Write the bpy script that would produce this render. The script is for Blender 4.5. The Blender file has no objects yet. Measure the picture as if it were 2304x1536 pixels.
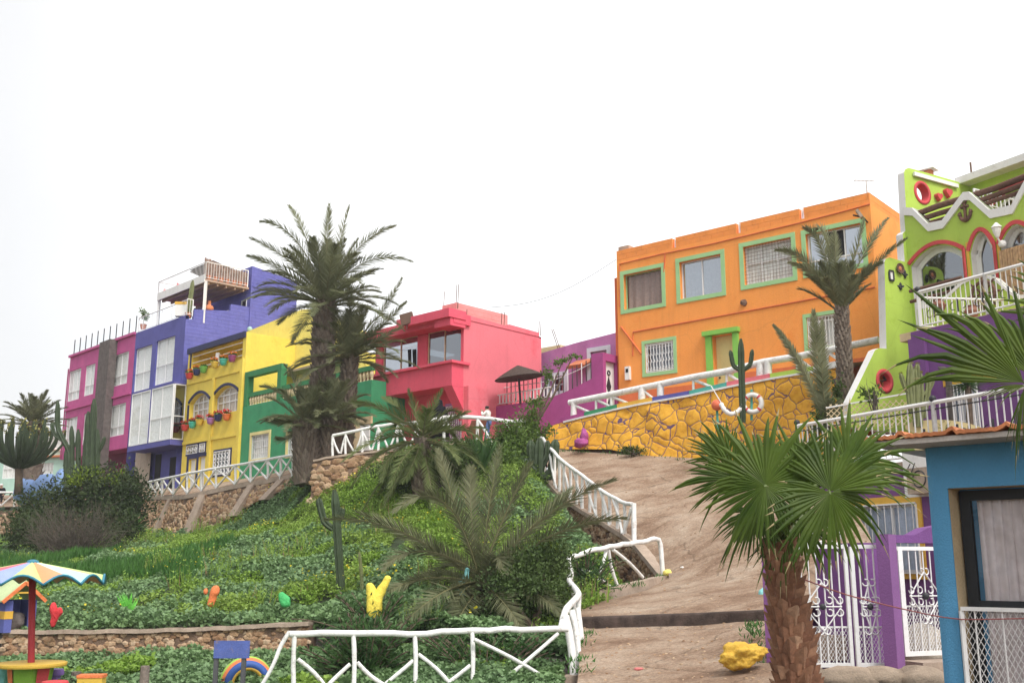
import bpy, math, random
import numpy as np
from mathutils import Vector, Matrix, noise
from mathutils.bvhtree import BVHTree
rnd = random.Random(7)
R = math.radians
scene = bpy.context.scene
col = scene.collection
# ---------------------------------------------------------------- camera
F, HOR = 2345.0, 1270.0                       # focal length and horizon row, in pixels of the 2304 px photograph
PIT = math.atan((HOR - 768) / F)
CP, SP = math.cos(PIT), math.sin(PIT)
cd = bpy.data.cameras.new("camera"); cam = bpy.data.objects.new("camera", cd); col.objects.link(cam)
cd.sensor_width = 36; cd.lens = F / 2304 * 36; cd.clip_start = .1; cd.clip_end = 4000
cam.location = (0, 0, 0); cam.rotation_euler = (math.pi / 2 + PIT, 0, 0)
scene.camera = cam

def ray(px, py):
    x, y = (px - 1152) / F, -(py - 768) / F
    return Vector((x, CP - SP * y, SP + CP * y))
def P(px, py, Y):
    d = ray(px, py); return d * (Y / d.y)
def V(*a): return Vector(a)
UP = V(0, 0, 1)
def lerp(a, b, t): return a + (b - a) * t

# ---------------------------------------------------------------- mesh builder
WORLD = {}                                     # object -> world origin (none of the roots is rotated while parts are built)
class MB:
    def __init__(s): s.v = []; s.f = []; s.mi = []; s.m = 0
    def add(s, pts, faces):
        o = len(s.v); s.v.extend([tuple(p) for p in pts])
        for f in faces: s.f.append([i + o for i in f]); s.mi.append(s.m)
    def poly(s, pts): s.add(pts, [list(range(len(pts)))])
    def hexa(s, p):                            # 8 points: bottom ring 0-3, top ring 4-7
        s.add(p, [[3, 2, 1, 0], [4, 5, 6, 7], [0, 1, 5, 4], [1, 2, 6, 5], [2, 3, 7, 6], [3, 0, 4, 7]])
    def box(s, fr, u0, u1, n0, n1, z0, z1):
        q = [fr.p(u, n, z) for z in (z0, z1) for (u, n) in ((u0, n1), (u1, n1), (u1, n0), (u0, n0))]
        s.hexa(q)
    def bar(s, a, b, w, h=None, side=None):    # rectangular bar between two points
        a, b = Vector(a), Vector(b); h = h or w
        d = (b - a).normalized(); sd = side or (d.cross(UP) if abs(d.z) < .95 else d.cross(V(0, 1, 0)))
        sd = sd.normalized(); up = sd.cross(d).normalized()
        q = [c + sd * (w / 2 * i) + up * (h / 2 * j) for c in (a, b) for i, j in ((-1, -1), (1, -1), (1, 1), (-1, 1))]
        s.hexa(q)
    def tube(s, pts, rad, n=8, cap=True, star=0.0, squash=1.0):
        pts = [Vector(p) for p in pts]; k = len(pts)
        if not hasattr(rad, '__len__'): rad = [rad] * k
        ref = None; ring = []
        for i, p in enumerate(pts):
            d = (pts[min(i + 1, k - 1)] - pts[max(i - 1, 0)])
            d = d.normalized() if d.length > 1e-9 else UP
            if ref is None: ref = d.cross(V(.3, .9, .1) if abs(d.z) > .9 else UP).normalized()
            ref = (ref - d * ref.dot(d)).normalized(); b = d.cross(ref)
            for j in range(n):
                a = 2 * math.pi * j / n; r = rad[i] * (1 - star * (j % 2))
                ring.append(p + ref * (math.cos(a) * r) + b * (math.sin(a) * r * squash))
        fs = [[i * n + j, i * n + (j + 1) % n, (i + 1) * n + (j + 1) % n, (i + 1) * n + j] for i in range(k - 1) for j in range(n)]
        if cap: fs += [list(range(n))[::-1], [(k - 1) * n + j for j in range(n)]]
        s.add(ring, fs)
    def lathe(s, c, prof, n=16, ax=None):      # prof: (radius, height) pairs round a vertical (or given) axis
        c = Vector(c); A = (ax or UP).normalized(); e = A.cross(V(1, 0, 0) if abs(A.x) < .8 else V(0, 1, 0)).normalized(); g = A.cross(e)
        ring = [c + A * z + (e * math.cos(2 * math.pi * j / n) + g * math.sin(2 * math.pi * j / n)) * r for r, z in prof for j in range(n)]
        k = len(prof)
        fs = [[i * n + j, i * n + (j + 1) % n, (i + 1) * n + (j + 1) % n, (i + 1) * n + j] for i in range(k - 1) for j in range(n)]
        fs += [list(range(n))[::-1], [(k - 1) * n + j for j in range(n)]]
        s.add(ring, fs)
    def torus(s, c, ax, R1, r, n=28, m=10, a0=0, a1=2 * math.pi):
        A = ax.normalized(); e = A.cross(UP if abs(A.z) < .9 else V(1, 0, 0)).normalized(); g = A.cross(e)
        k = n if a1 - a0 > 6.28 else n + 1
        pts = []
        for i in range(k):
            t = a0 + (a1 - a0) * i / n; d = e * math.cos(t) + g * math.sin(t)
            for j in range(m):
                q = 2 * math.pi * j / m; pts.append(Vector(c) + d * (R1 + r * math.cos(q)) + A * (r * math.sin(q)))
        L = n if k == n else k - 1
        s.add(pts, [[i * m + j, i * m + (j + 1) % m, ((i + 1) % k) * m + (j + 1) % m, ((i + 1) % k) * m + j] for i in range(L) for j in range(m)])
    def extrude(s, fr, poly, n0, n1, sides=True):   # (u,z) outline -> solid between two offsets along the normal
        k = len(poly); a = [fr.p(u, n1, z) for u, z in poly]; b = [fr.p(u, n0, z) for u, z in poly]
        s.add(a + b, [list(range(k)), list(range(2 * k - 1, k - 1, -1))] + [[i, i + k, (i + 1) % k + k, (i + 1) % k] for i in range(k)])
    def blob(s, c, rx, ry, rz, sub=2, amp=.2, fq=1.5, seed=0, rot=0.0):
        vs, fs = ICO[sub]; o = V(seed * 7.31, seed * 3.7, seed * 1.9); ca, sa = math.cos(rot), math.sin(rot); pts = []
        for v in vs:
            k = 1 + amp * noise.noise(v * fq + o) + amp * .5 * noise.noise(v * fq * 2.3 + o)
            x, y, z = v.x * rx * k, v.y * ry * k, v.z * rz * k
            pts.append((c[0] + x * ca - y * sa, c[1] + x * sa + y * ca, c[2] + z))
        s.add(pts, fs)
    def build(s, name, mats, parent=None, smooth=False, origin=None, angle=None):
        if not isinstance(mats, (list, tuple)): mats = [mats]
        o = Vector(origin) if origin is not None else (WORLD[parent.name] if parent else V(0, 0, 0))
        me = bpy.data.meshes.new(name)
        if o.length > 0: vv = (np.array(s.v, dtype=np.float64) - np.array(o)).tolist()
        else: vv = s.v
        me.from_pydata(vv, [], s.f)
        for m in mats: me.materials.append(m)
        if len(mats) > 1: me.polygons.foreach_set('material_index', np.array(s.mi, dtype=np.int32))
        if smooth: me.polygons.foreach_set('use_smooth', np.ones(len(me.polygons), dtype=bool))
        if smooth and angle is not None:
            try: me.set_sharp_from_angle(angle=R(angle))
            except Exception: pass
        me.update()
        ob = bpy.data.objects.new(name, me); col.objects.link(ob)
        if parent:
            ob.parent = parent; ob.location = o - WORLD[parent.name]
        else: ob.location = o
        WORLD[ob.name] = o
        return ob
def _ico():
    import bmesh
    out = {}
    for k in (1, 2, 3, 4):
        bm = bmesh.new(); bmesh.ops.create_icosphere(bm, subdivisions=k, radius=1)
        out[k] = ([v.co.copy() for v in bm.verts], [[v.index for v in f.verts] for f in bm.faces]); bm.free()
    return out
ICO = _ico()
def arr_mesh(name, co, quads, mat, parent=None, origin=(0, 0, 0), kind=None):   # fast mesh from numpy arrays (equal-length faces)
    co = np.asarray(co, dtype=np.float32).reshape(-1, 3) - np.array(origin, dtype=np.float32)
    quads = np.asarray(quads, dtype=np.int32); nf, k = quads.shape
    me = bpy.data.meshes.new(name); me.vertices.add(len(co)); me.vertices.foreach_set('co', co.ravel())
    me.loops.add(nf * k); me.loops.foreach_set('vertex_index', quads.ravel())
    me.polygons.add(nf); me.polygons.foreach_set('loop_start', np.arange(0, nf * k, k, dtype=np.int32))
    try: me.polygons.foreach_set('loop_total', np.full(nf, k, dtype=np.int32))
    except Exception: pass
    for m in (mat if isinstance(mat, (list, tuple)) else [mat]): me.materials.append(m)
    me.update(calc_edges=True); me.validate()
    ob = bpy.data.objects.new(name, me); col.objects.link(ob)
    if parent: ob.parent = parent; ob.location = Vector(origin) - WORLD[parent.name]
    else: ob.location = origin
    WORLD[ob.name] = Vector(origin)
    if kind: ob['kind'] = kind
    return ob
def thing(name, label, cat, loc, group=None):
    o = bpy.data.objects.new(name, None); col.objects.link(o); o.location = loc; o.empty_display_size = .3
    o['label'] = label; o['category'] = cat
    if group: o['group'] = group
    WORLD[o.name] = Vector(loc); return o
def tag(o, label, cat, group=None):
    o['label'] = label; o['category'] = cat
    if group: o['group'] = group
    return o
def struct(o): o['kind'] = 'structure'; return o
def copy_tree(o, parent=None):
    c = o.copy(); col.objects.link(c); c.parent = parent
    for ch in list(o.children): copy_tree(ch, c)
    return c

class Fr:                                      # vertical plane: origin (x,y), right direction, outward normal
    def __init__(s, x, y, dx, dy):
        l = math.hypot(dx, dy); s.o = V(x, y, 0); s.u = V(dx / l, dy / l, 0); s.n = V(dy / l, -dx / l, 0)
    def p(s, u, n, z): return V(s.o.x + s.u.x * u + s.n.x * n, s.o.y + s.u.y * u + s.n.y * n, z)
    def at(s, px, py, off=0.0):
        d = ray(px, py); o = s.o + s.n * off
        t = o.dot(s.n) / d.dot(s.n); q = d * t
        return (q - o).dot(s.u), q.z
    def w(s, px, py, off=0.0):
        u, z = s.at(px, py, off); return s.p(u, off, z)
    def rect(s, xl, ytl, ybl, xr, ytr, ybr, off=0.0):
        a, b, c, d = s.at(xl, ytl, off), s.at(xl, ybl, off), s.at(xr, ytr, off), s.at(xr, ybr, off)
        return ((a[0] + b[0]) / 2, (c[0] + d[0]) / 2, (b[1] + d[1]) / 2, (a[1] + c[1]) / 2)
    def shift(s, n): q = s.o + s.n * n; return Fr(q.x, q.y, s.u.x, s.u.y)
def fr_px(px, py, Y, dx, dy): q = P(px, py, Y); return Fr(q.x, q.y, dx, dy)

# ---------------------------------------------------------------- materials
def nodes(name):
    m = bpy.data.materials.new(name); m.use_nodes = True; t = m.node_tree
    return m, t, t.nodes['Principled BSDF']
def N(t, typ, **kw):
    n = t.nodes.new(typ)
    for k, v in kw.items():
        if k in n.inputs.keys(): n.inputs[k].default_value = v
        else: setattr(n, k, v)
    return n
def ramp(t, stops):
    n = t.nodes.new('ShaderNodeValToRGB'); e = n.color_ramp.elements
    while len(e) < len(stops): e.new(.5)
    for i, (p, c) in enumerate(stops):
        e[i].position = p; e[i].color = (*c, 1) if len(c) == 3 else c
    return n
def mixc(t, fac, a, b, mode='MIX'):
    n = t.nodes.new('ShaderNodeMix'); n.data_type = 'RGBA'; n.blend_type = mode
    for i, v in ((0, fac), (6, a), (7, b)):
        if isinstance(v, bpy.types.NodeSocket): t.links.new(v, n.inputs[i])
        else: n.inputs[i].default_value = v if i == 0 else (*v[:3], 1)
    return n.outputs[2]
def sc(c, k): return tuple(min(1, x * k) for x in c)
def mat(name, c, rough=.75, var=.10, scale=1.3, bump=.25, bscale=35, dirt=None, dscale=2.2, damt=.5, metal=0, spec=.35, brick=None, dist=.02):
    lu = .3 * c[0] + .55 * c[1] + .15 * c[2]; c = tuple(x * .90 + lu * .10 + .004 for x in c)
    m, t, b = nodes(name)
    tc = N(t, 'ShaderNodeTexCoord'); co = tc.outputs['Object']
    n1 = N(t, 'ShaderNodeTexNoise', Scale=scale, Detail=5.0, Roughness=.6); t.links.new(co, n1.inputs['Vector'])
    r1 = ramp(t, [(.3, sc(c, 1 - var * 1.3)), (.72, sc(c, 1 + var))]); t.links.new(n1.outputs['Fac'], r1.inputs['Fac'])
    out = r1.outputs['Color']
    n2 = N(t, 'ShaderNodeTexNoise', Scale=bscale, Detail=4.0, Roughness=.65); t.links.new(co, n2.inputs['Vector'])
    r2 = ramp(t, [(.35, (.86,) * 3), (.65, (1.06,) * 3)]); t.links.new(n2.outputs['Fac'], r2.inputs['Fac'])
    out = mixc(t, min(1, var * 6), out, r2.outputs['Color'], 'MULTIPLY')
    if dirt:
        n3 = N(t, 'ShaderNodeTexNoise', Scale=dscale, Detail=7.0, Roughness=.75); t.links.new(co, n3.inputs['Vector'])
        r3 = ramp(t, [(.55, (0,) * 3), (.72, (damt,) * 3)]); t.links.new(n3.outputs['Fac'], r3.inputs['Fac'])
        out = mixc(t, r3.outputs['Color'], out, dirt)
        mp = N(t, 'ShaderNodeMapping'); mp.inputs['Scale'].default_value = (2.6, 2.6, .16); t.links.new(co, mp.inputs['Vector'])
        n4 = N(t, 'ShaderNodeTexNoise', Scale=1.0, Detail=6.0, Roughness=.7); t.links.new(mp.outputs[0], n4.inputs['Vector'])
        r4 = ramp(t, [(.52, (1,) * 3), (.70, (.86, .85, .84))]); t.links.new(n4.outputs['Fac'], r4.inputs['Fac'])   # rain streaks and patched plaster
        out = mixc(t, .55, out, r4.outputs['Color'], 'MULTIPLY')
        vo = N(t, 'ShaderNodeTexVoronoi', Scale=.45, feature='DISTANCE_TO_EDGE'); t.links.new(mixc(t, .35, co, n1.outputs['Color']), vo.inputs['Vector'])
        rv = ramp(t, [(.0, (.72,) * 3), (.006, (1,) * 3)]); t.links.new(vo.outputs['Distance'], rv.inputs['Fac']); out = mixc(t, .3, out, rv.outputs['Color'], 'MULTIPLY')
    h = n2.outputs['Fac']
    if brick:
        dt = N(t, 'ShaderNodeVectorMath', operation='DOT_PRODUCT'); t.links.new(co, dt.inputs[0]); dt.inputs[1].default_value = (*brick, 0)
        sx = N(t, 'ShaderNodeSeparateXYZ'); t.links.new(co, sx.inputs[0]); cx = N(t, 'ShaderNodeCombineXYZ'); t.links.new(dt.outputs['Value'], cx.inputs[0]); t.links.new(sx.outputs[2], cx.inputs[1])
        bt = N(t, 'ShaderNodeTexBrick', Scale=1.0); t.links.new(cx.outputs[0], bt.inputs['Vector'])
        bt.inputs['Color1'].default_value = (1, 1, 1, 1); bt.inputs['Color2'].default_value = (.9, .9, .9, 1); bt.inputs['Mortar'].default_value = (.1, .1, .1, 1)
        bt.inputs['Brick Width'].default_value = .5; bt.inputs['Row Height'].default_value = .22; bt.inputs['Mortar Size'].default_value = .012; bt.inputs['Mortar Smooth'].default_value = .6
        h = mixc(t, .6, n2.outputs['Color'], bt.outputs['Color'])
    if bump:
        bp = N(t, 'ShaderNodeBump', Strength=bump, Distance=dist); t.links.new(h, bp.inputs['Height']); t.links.new(bp.outputs['Normal'], b.inputs['Normal'])
    t.links.new(out, b.inputs['Base Color'])
    b.inputs['Roughness'].default_value = rough; b.inputs['Metallic'].default_value = metal; b.inputs['Specular IOR Level'].default_value = spec
    return m
def leafmat(name, c1, c2, c3=None, rough=.5, trans=.25, scale=.35, yellow=None):
    m, t, b = nodes(name)
    g = N(t, 'ShaderNodeNewGeometry'); tc = N(t, 'ShaderNodeTexCoord')
    n1 = N(t, 'ShaderNodeTexNoise', Scale=scale, Detail=3.0); t.links.new(tc.outputs['Object'], n1.inputs['Vector'])
    r1 = ramp(t, [(.38, c1), (.62, c3 or c2)]); t.links.new(n1.outputs['Fac'], r1.inputs['Fac'])
    r2 = ramp(t, [(0, sc(c1, .75)), (.6, c2), (1, yellow or sc(c2, 1.35))]); t.links.new(g.outputs['Random Per Island'], r2.inputs['Fac'])
    out = mixc(t, .5, r1.outputs['Color'], r2.outputs['Color'])
    t.links.new(out, b.inputs['Base Color']); b.inputs['Roughness'].default_value = rough; b.inputs['Specular IOR Level'].default_value = .18
    if trans:
        tr = N(t, 'ShaderNodeBsdfTranslucent'); t.links.new(out, tr.inputs['Color'])
        mx = N(t, 'ShaderNodeMixShader', Fac=trans); t.links.new(b.outputs[0], mx.inputs[1]); t.links.new(tr.outputs[0], mx.inputs[2])
        t.links.new(mx.outputs[0], t.nodes['Material Output'].inputs['Surface'])
    return m
def glassmat(name, tint, gloss=.35, rough=.03):
    m, t, b = nodes(name)
    tr = N(t, 'ShaderNodeBsdfTransparent'); tr.inputs[0].default_value = (*tint, 1)
    gl = N(t, 'ShaderNodeBsdfGlossy', Roughness=rough); gl.inputs['Color'].default_value = (.86, .92, 1, 1)
    fr = N(t, 'ShaderNodeFresnel', IOR=1.5)
    mth = N(t, 'ShaderNodeMath', operation='MULTIPLY_ADD'); mth.inputs[1].default_value = 1.0; mth.inputs[2].default_value = gloss; mth.use_clamp = True
    ge = N(t, 'ShaderNodeNewGeometry'); inv = N(t, 'ShaderNodeMath', operation='SUBTRACT'); inv.inputs[0].default_value = 1; t.links.new(ge.outputs['Backfacing'], inv.inputs[1])
    f2 = N(t, 'ShaderNodeMath', operation='MULTIPLY'); t.links.new(fr.outputs[0], f2.inputs[0]); t.links.new(inv.outputs[0], f2.inputs[1]); t.links.new(f2.outputs[0], mth.inputs[0])   # one sheet of glass: no total reflection from behind
    mx = N(t, 'ShaderNodeMixShader'); t.links.new(mth.outputs[0], mx.inputs[0]); t.links.new(tr.outputs[0], mx.inputs[1]); t.links.new(gl.outputs[0], mx.inputs[2])
    t.links.new(mx.outputs[0], t.nodes['Material Output'].inputs['Surface'])
    return m
def stonemat(name, c1, c2, c3):
    m, t, b = nodes(name)
    g = N(t, 'ShaderNodeNewGeometry'); tc = N(t, 'ShaderNodeTexCoord')
    r = ramp(t, [(0, c1), (.5, c2), (1, c3)]); t.links.new(g.outputs['Random Per Island'], r.inputs['Fac'])
    n = N(t, 'ShaderNodeTexNoise', Scale=22.0, Detail=6.0, Roughness=.7); t.links.new(tc.outputs['Object'], n.inputs['Vector'])
    r2 = ramp(t, [(.3, (.6,) * 3), (.7, (1.15,) * 3)]); t.links.new(n.outputs['Fac'], r2.inputs['Fac'])
    t.links.new(mixc(t, 1.0, r.outputs['Color'], r2.outputs['Color'], 'MULTIPLY'), b.inputs['Base Color'])
    bp = N(t, 'ShaderNodeBump', Strength=.5, Distance=.02); t.links.new(n.outputs['Fac'], bp.inputs['Height']); t.links.new(bp.outputs['Normal'], b.inputs['Normal'])
    b.inputs['Roughness'].default_value = .9
    return m
def pathmat():
    m, t, b = nodes('packed_earth')
    tc = N(t, 'ShaderNodeTexCoord'); co = tc.outputs['Object']
    mp = N(t, 'ShaderNodeMapping'); mp.inputs['Scale'].default_value = (.7, 1.1, 1.6); t.links.new(co, mp.inputs['Vector'])
    n1 = N(t, 'ShaderNodeTexNoise', Scale=.75, Detail=9.0, Roughness=.72, Distortion=.25); t.links.new(mp.outputs[0], n1.inputs['Vector'])
    r1 = ramp(t, [(.30, (.21, .130, .088)), (.44, (.32, .215, .148)), (.56, (.43, .32, .235)), (.72, (.54, .435, .34))]); t.links.new(n1.outputs['Fac'], r1.inputs['Fac'])
    n2 = N(t, 'ShaderNodeTexNoise', Scale=14.0, Detail=6.0, Roughness=.75); t.links.new(co, n2.inputs['Vector'])
    r2 = ramp(t, [(.32, (.55,) * 3), (.6, (1.08,) * 3)]); t.links.new(n2.outputs['Fac'], r2.inputs['Fac'])
    out = mixc(t, .85, r1.outputs['Color'], r2.outputs['Color'], 'MULTIPLY')
    vo = N(t, 'ShaderNodeTexVoronoi', Scale=.6, feature='DISTANCE_TO_EDGE'); 
    mv = N(t, 'ShaderNodeMapping'); mv.inputs['Scale'].default_value = (.6, 1.3, 1.0)
    nd = N(t, 'ShaderNodeTexNoise', Scale=2.0, Detail=4.0); t.links.new(co, nd.inputs['Vector'])
    t.links.new(mixc(t, .25, co, nd.outputs['Color']), mv.inputs['Vector']); t.links.new(mv.outputs[0], vo.inputs['Vector'])
    rv = ramp(t, [(.0, (.45,) * 3), (.012, (1,) * 3)]); t.links.new(vo.outputs['Distance'], rv.inputs['Fac'])
    out = mixc(t, .7, out, rv.outputs['Color'], 'MULTIPLY')
    t.links.new(out, b.inputs['Base Color']); b.inputs['Roughness'].default_value = .95; b.inputs['Specular IOR Level'].default_value = .15
    n5 = N(t, 'ShaderNodeTexNoise', Scale=55.0, Detail=4.0, Roughness=.8); t.links.new(co, n5.inputs['Vector'])
    r5 = ramp(t, [(.36, (.62,) * 3), (.62, (1.12,) * 3)]); t.links.new(n5.outputs['Fac'], r5.inputs['Fac']); out = mixc(t, .8, out, r5.outputs['Color'], 'MULTIPLY'); t.links.new(out, b.inputs['Base Color'])
    h = mixc(t, .4, n1.outputs['Color'], mixc(t, .35, n2.outputs['Color'], n5.outputs['Color']))
    bp = N(t, 'ShaderNodeBump', Strength=1.0, Distance=.10); t.links.new(h, bp.inputs['Height']); t.links.new(bp.outputs['Normal'], b.inputs['Normal'])
    return m
def crazymat():
    m, t, b = nodes('crazy_paving_plaster')
    tc = N(t, 'ShaderNodeTexCoord'); co = tc.outputs['Object']
    nd = N(t, 'ShaderNodeTexNoise', Scale=1.2, Detail=2.0); t.links.new(co, nd.inputs['Vector'])
    vec = mixc(t, .30, co, nd.outputs['Color'])
    vo = N(t, 'ShaderNodeTexVoronoi', Scale=3.2, feature='DISTANCE_TO_EDGE'); t.links.new(vec, vo.inputs['Vector'])
    n1 = N(t, 'ShaderNodeTexNoise', Scale=5.0, Detail=7.0, Roughness=.7); t.links.new(co, n1.inputs['Vector'])
    r1 = ramp(t, [(.30, (.46, .20, .022)), (.44, (.68, .33, .022)), (.7, (.78, .43, .04))]); t.links.new(n1.outputs['Fac'], r1.inputs['Fac'])
    rl = ramp(t, [(.012, (1,) * 3), (.028, (0,) * 3)]); t.links.new(vo.outputs['Distance'], rl.inputs['Fac'])
    t.links.new(mixc(t, rl.outputs['Color'], r1.outputs['Color'], (.10, .055, .13)), b.inputs['Base Color'])
    rb = ramp(t, [(.0, (0,) * 3), (.12, (.8,) * 3), (.4, (1,) * 3)]); t.links.new(vo.outputs['Distance'], rb.inputs['Fac'])
    h = mixc(t, .35, rb.outputs['Color'], n1.outputs['Color'])
    bp = N(t, 'ShaderNodeBump', Strength=.7, Distance=.07); t.links.new(h, bp.inputs['Height']); t.links.new(bp.outputs['Normal'], b.inputs['Normal'])
    b.inputs['Roughness'].default_value = .8
    return m
def clothmat(name, c, stripes=None):
    m, t, b = nodes(name)
    tc = N(t, 'ShaderNodeTexCoord'); n = N(t, 'ShaderNodeTexNoise', Scale=9.0, Detail=4.0); t.links.new(tc.outputs['Object'], n.inputs['Vector'])
    r = ramp(t, [(.3, sc(c, .88)), (.7, sc(c, 1.08))]); t.links.new(n.outputs['Fac'], r.inputs['Fac']); t.links.new(r.outputs['Color'], b.inputs['Base Color'])
    b.inputs['Roughness'].default_value = .95; b.inputs['Specular IOR Level'].default_value = .1
    return m
def flat(name, c, rough=.6, metal=0): return mat(name, c, rough, var=.06, bump=.08, metal=metal)
M = {}
BR = (.69, -.724)
M['white'] = mat('white_paint', (.80, .79, .77), .6, var=.05, bump=.3, dirt=(.42, .36, .29), dscale=3.5, damt=.45)
M['whitelog'] = mat('white_painted_log', (.82, .81, .79), .6, var=.09, scale=5, bump=.8, bscale=14, dirt=(.28, .22, .16), dscale=6.5, damt=.85)
M['pvc'] = flat('white_window_frame', (.80, .80, .80), .4)
M['whiteiron'] = mat('white_iron', (.82, .81, .80), .45, var=.04, bump=.1, dirt=(.45, .3, .2), dscale=9, damt=.3)
M['blackiron'] = flat('black_iron', (.03, .03, .035), .5)
M['pink'] = mat('pink_plaster', (.56, .075, .28), .8, dirt=(.36, .05, .2), damt=.5)
M['pinkd'] = mat('deep_pink_paint', (.33, .03, .14), .8)
M['grey'] = mat('bare_concrete_block', (.14, .115, .105), .95, var=.25, scale=4, bump=.8, brick=BR, dirt=(.09, .075, .07), dscale=5, damt=.7)
M['conc'] = mat('concrete', (.41, .31, .235), .95, var=.2, scale=2, bump=.6, bscale=18, dirt=(.22, .16, .12), dscale=3, damt=.6)
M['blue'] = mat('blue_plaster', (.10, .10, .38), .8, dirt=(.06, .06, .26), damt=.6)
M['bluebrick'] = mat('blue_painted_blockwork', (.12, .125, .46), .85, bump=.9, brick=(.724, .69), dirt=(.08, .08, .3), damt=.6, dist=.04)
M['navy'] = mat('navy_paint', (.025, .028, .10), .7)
M['yellow'] = mat('yellow_plaster', (.86, .64, .04), .8, var=.07, bump=.5, dirt=(.62, .40, .03), damt=.5)
M['yellow2'] = mat('bright_yellow_plaster', (.90, .77, .14), .85, var=.05, bump=.8, bscale=25, dirt=(.74, .52, .06), damt=.5)
M['green'] = mat('green_plaster', (.03, .30, .125), .8, dirt=(.02, .18, .07), damt=.5)
M['greend'] = mat('green_wood_paint', (.025, .22, .07), .7)
M['cream'] = mat('cream_paint', (.74, .58, .34), .8)
M['paleyel'] = mat('pale_yellow_paint', (.78, .66, .26), .8)
M['red'] = mat('coral_red_plaster', (.82, .075, .14), .85, var=.08, scale=.6, bump=.6, bscale=20, dirt=(.78, .17, .19), dscale=.45, damt=.8)
M['redside'] = mat('lit_coral_plaster', (.82, .165, .21), .85, var=.06, scale=.5, bump=.6, bscale=20, dirt=(.70, .045, .08), dscale=.4, damt=.7)  # paler copy of the coral: the light on the side wall is in the colour
M['redbrick'] = mat('pink_painted_brick', (.76, .30, .28), .9, bump=1, brick=(.685, .73))
M['magenta'] = mat('magenta_plaster', (.42, .055, .255), .8, dirt=(.40, .07, .26), damt=.5)
M['lilac'] = mat('lilac_plaster', (.48, .18, .44), .85, dirt=(.28, .08, .26), damt=.5)
M['paleblue'] = flat('pale_blue_paint', (.55, .64, .72))
M['orange'] = mat('orange_plaster', (.96, .325, .03), .85, var=.05, scale=.7, bump=.6, bscale=22, dirt=(.80, .20, .02), dscale=.8, damt=.5)
M['orangebk'] = mat('orange_painted_blockwork', (.92, .28, .025), .85, bump=1, brick=(.77, -.64), dist=.04)
M['oranged'] = mat('deep_orange_paint', (.72, .15, .03), .85)
M['mint'] = mat('mint_green_paint', (.33, .60, .26), .75, var=.06)
M['limeg'] = mat('leaf_green_paint', (.22, .56, .06), .75, var=.06)
M['lime'] = mat('lime_plaster', (.43, .62, .05), .85, var=.06, bump=.4, dirt=(.28, .42, .02), damt=.5)
M['redpaint'] = mat('red_paint', (.66, .05, .06), .7)
M['violet'] = mat('violet_plaster', (.19, .06, .25), .85, var=.1, bump=.5, dirt=(.22, .09, .28), damt=.5)
M['violetl'] = mat('faded_violet_plaster', (.25, .09, .29), .85, var=.1, bump=.5)
M['sea'] = mat('sea_blue_plaster', (.085, .36, .64), .85, var=.05, bump=.7, bscale=60)
M['sand'] = mat('sand_plaster', (.66, .50, .28), .9, var=.12, bump=.5, dirt=(.45, .25, .12), damt=.5)
M['ochre'] = mat('ochre_paint', (.76, .42, .015), .8)
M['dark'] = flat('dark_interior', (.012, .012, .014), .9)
M['darkframe'] = flat('dark_grey_frame', (.022, .026, .032), .5)
M['log'] = mat('brown_log', (.155, .072, .045), .85, var=.3, scale=3, bump=.8, bscale=12)
M['rust'] = mat('rusty_steel', (.16, .09, .06), .8)
M['terra'] = mat('terracotta', (.60, .19, .07), .85, var=.15, bump=.3)
M['tile'] = mat('roof_tile', (.62, .20, .06), .8, var=.2, scale=4, bump=.5, dirt=(.25, .12, .07), damt=.6)
M['straw'] = mat('dark_straw', (.070, .047, .036), .95, var=.3, scale=12, bump=1, bscale=40)
M['reed'] = mat('dry_reed', (.30, .20, .155), .95, var=.35, scale=6, bump=1)
M['curtw'] = clothmat('white_curtain', (.74, .74, .71))
M['curtb'] = clothmat('brown_curtain', (.30, .215, .185))
M['curtp'] = clothmat('pale_pink_curtain', (.70, .62, .63))
M['curtbl'] = clothmat('blue_white_curtain', (.50, .57, .70))
M['beige'] = clothmat('beige_curtain', (.50, .42, .34))
M['glass'] = glassmat('clear_glass', (.99, 1, 1), .0)
M['glassd'] = glassmat('sky_glass', (.10, .12, .14), .24)
M['glassm'] = glassmat('mirror_glass', (.05, .06, .08), .52, .02)
M['mirrorpane'] = glassmat('pale_blue_glass', (.42, .47, .52), .38, .05)
M['stone'] = stonemat('rubble_stone', (.27, .15, .08), (.42, .27, .155), (.54, .40, .27))
M['mortar'] = mat('earth_mortar', (.20, .125, .08), .95, var=.3, scale=5, bump=.8)
M['path'] = pathmat()
M['crazy'] = crazymat()
M['soil'] = mat('soil', (.10, .07, .04), .95, var=.4, scale=2, bump=.9)
M['turf'] = mat('undergrowth_soil', (.035, .055, .018), .95, var=.4, scale=2, bump=.9)
M['skin'] = flat('skin', (.42, .23, .15), .55)
M['hair'] = flat('black_hair', (.012, .01, .009), .6)
M['hoodie'] = clothmat('white_fleece', (.78, .77, .74))
M['denim'] = clothmat('blue_denim', (.10, .16, .33))
M['blackcloth'] = clothmat('black_cloth', (.012, .012, .016))
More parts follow.
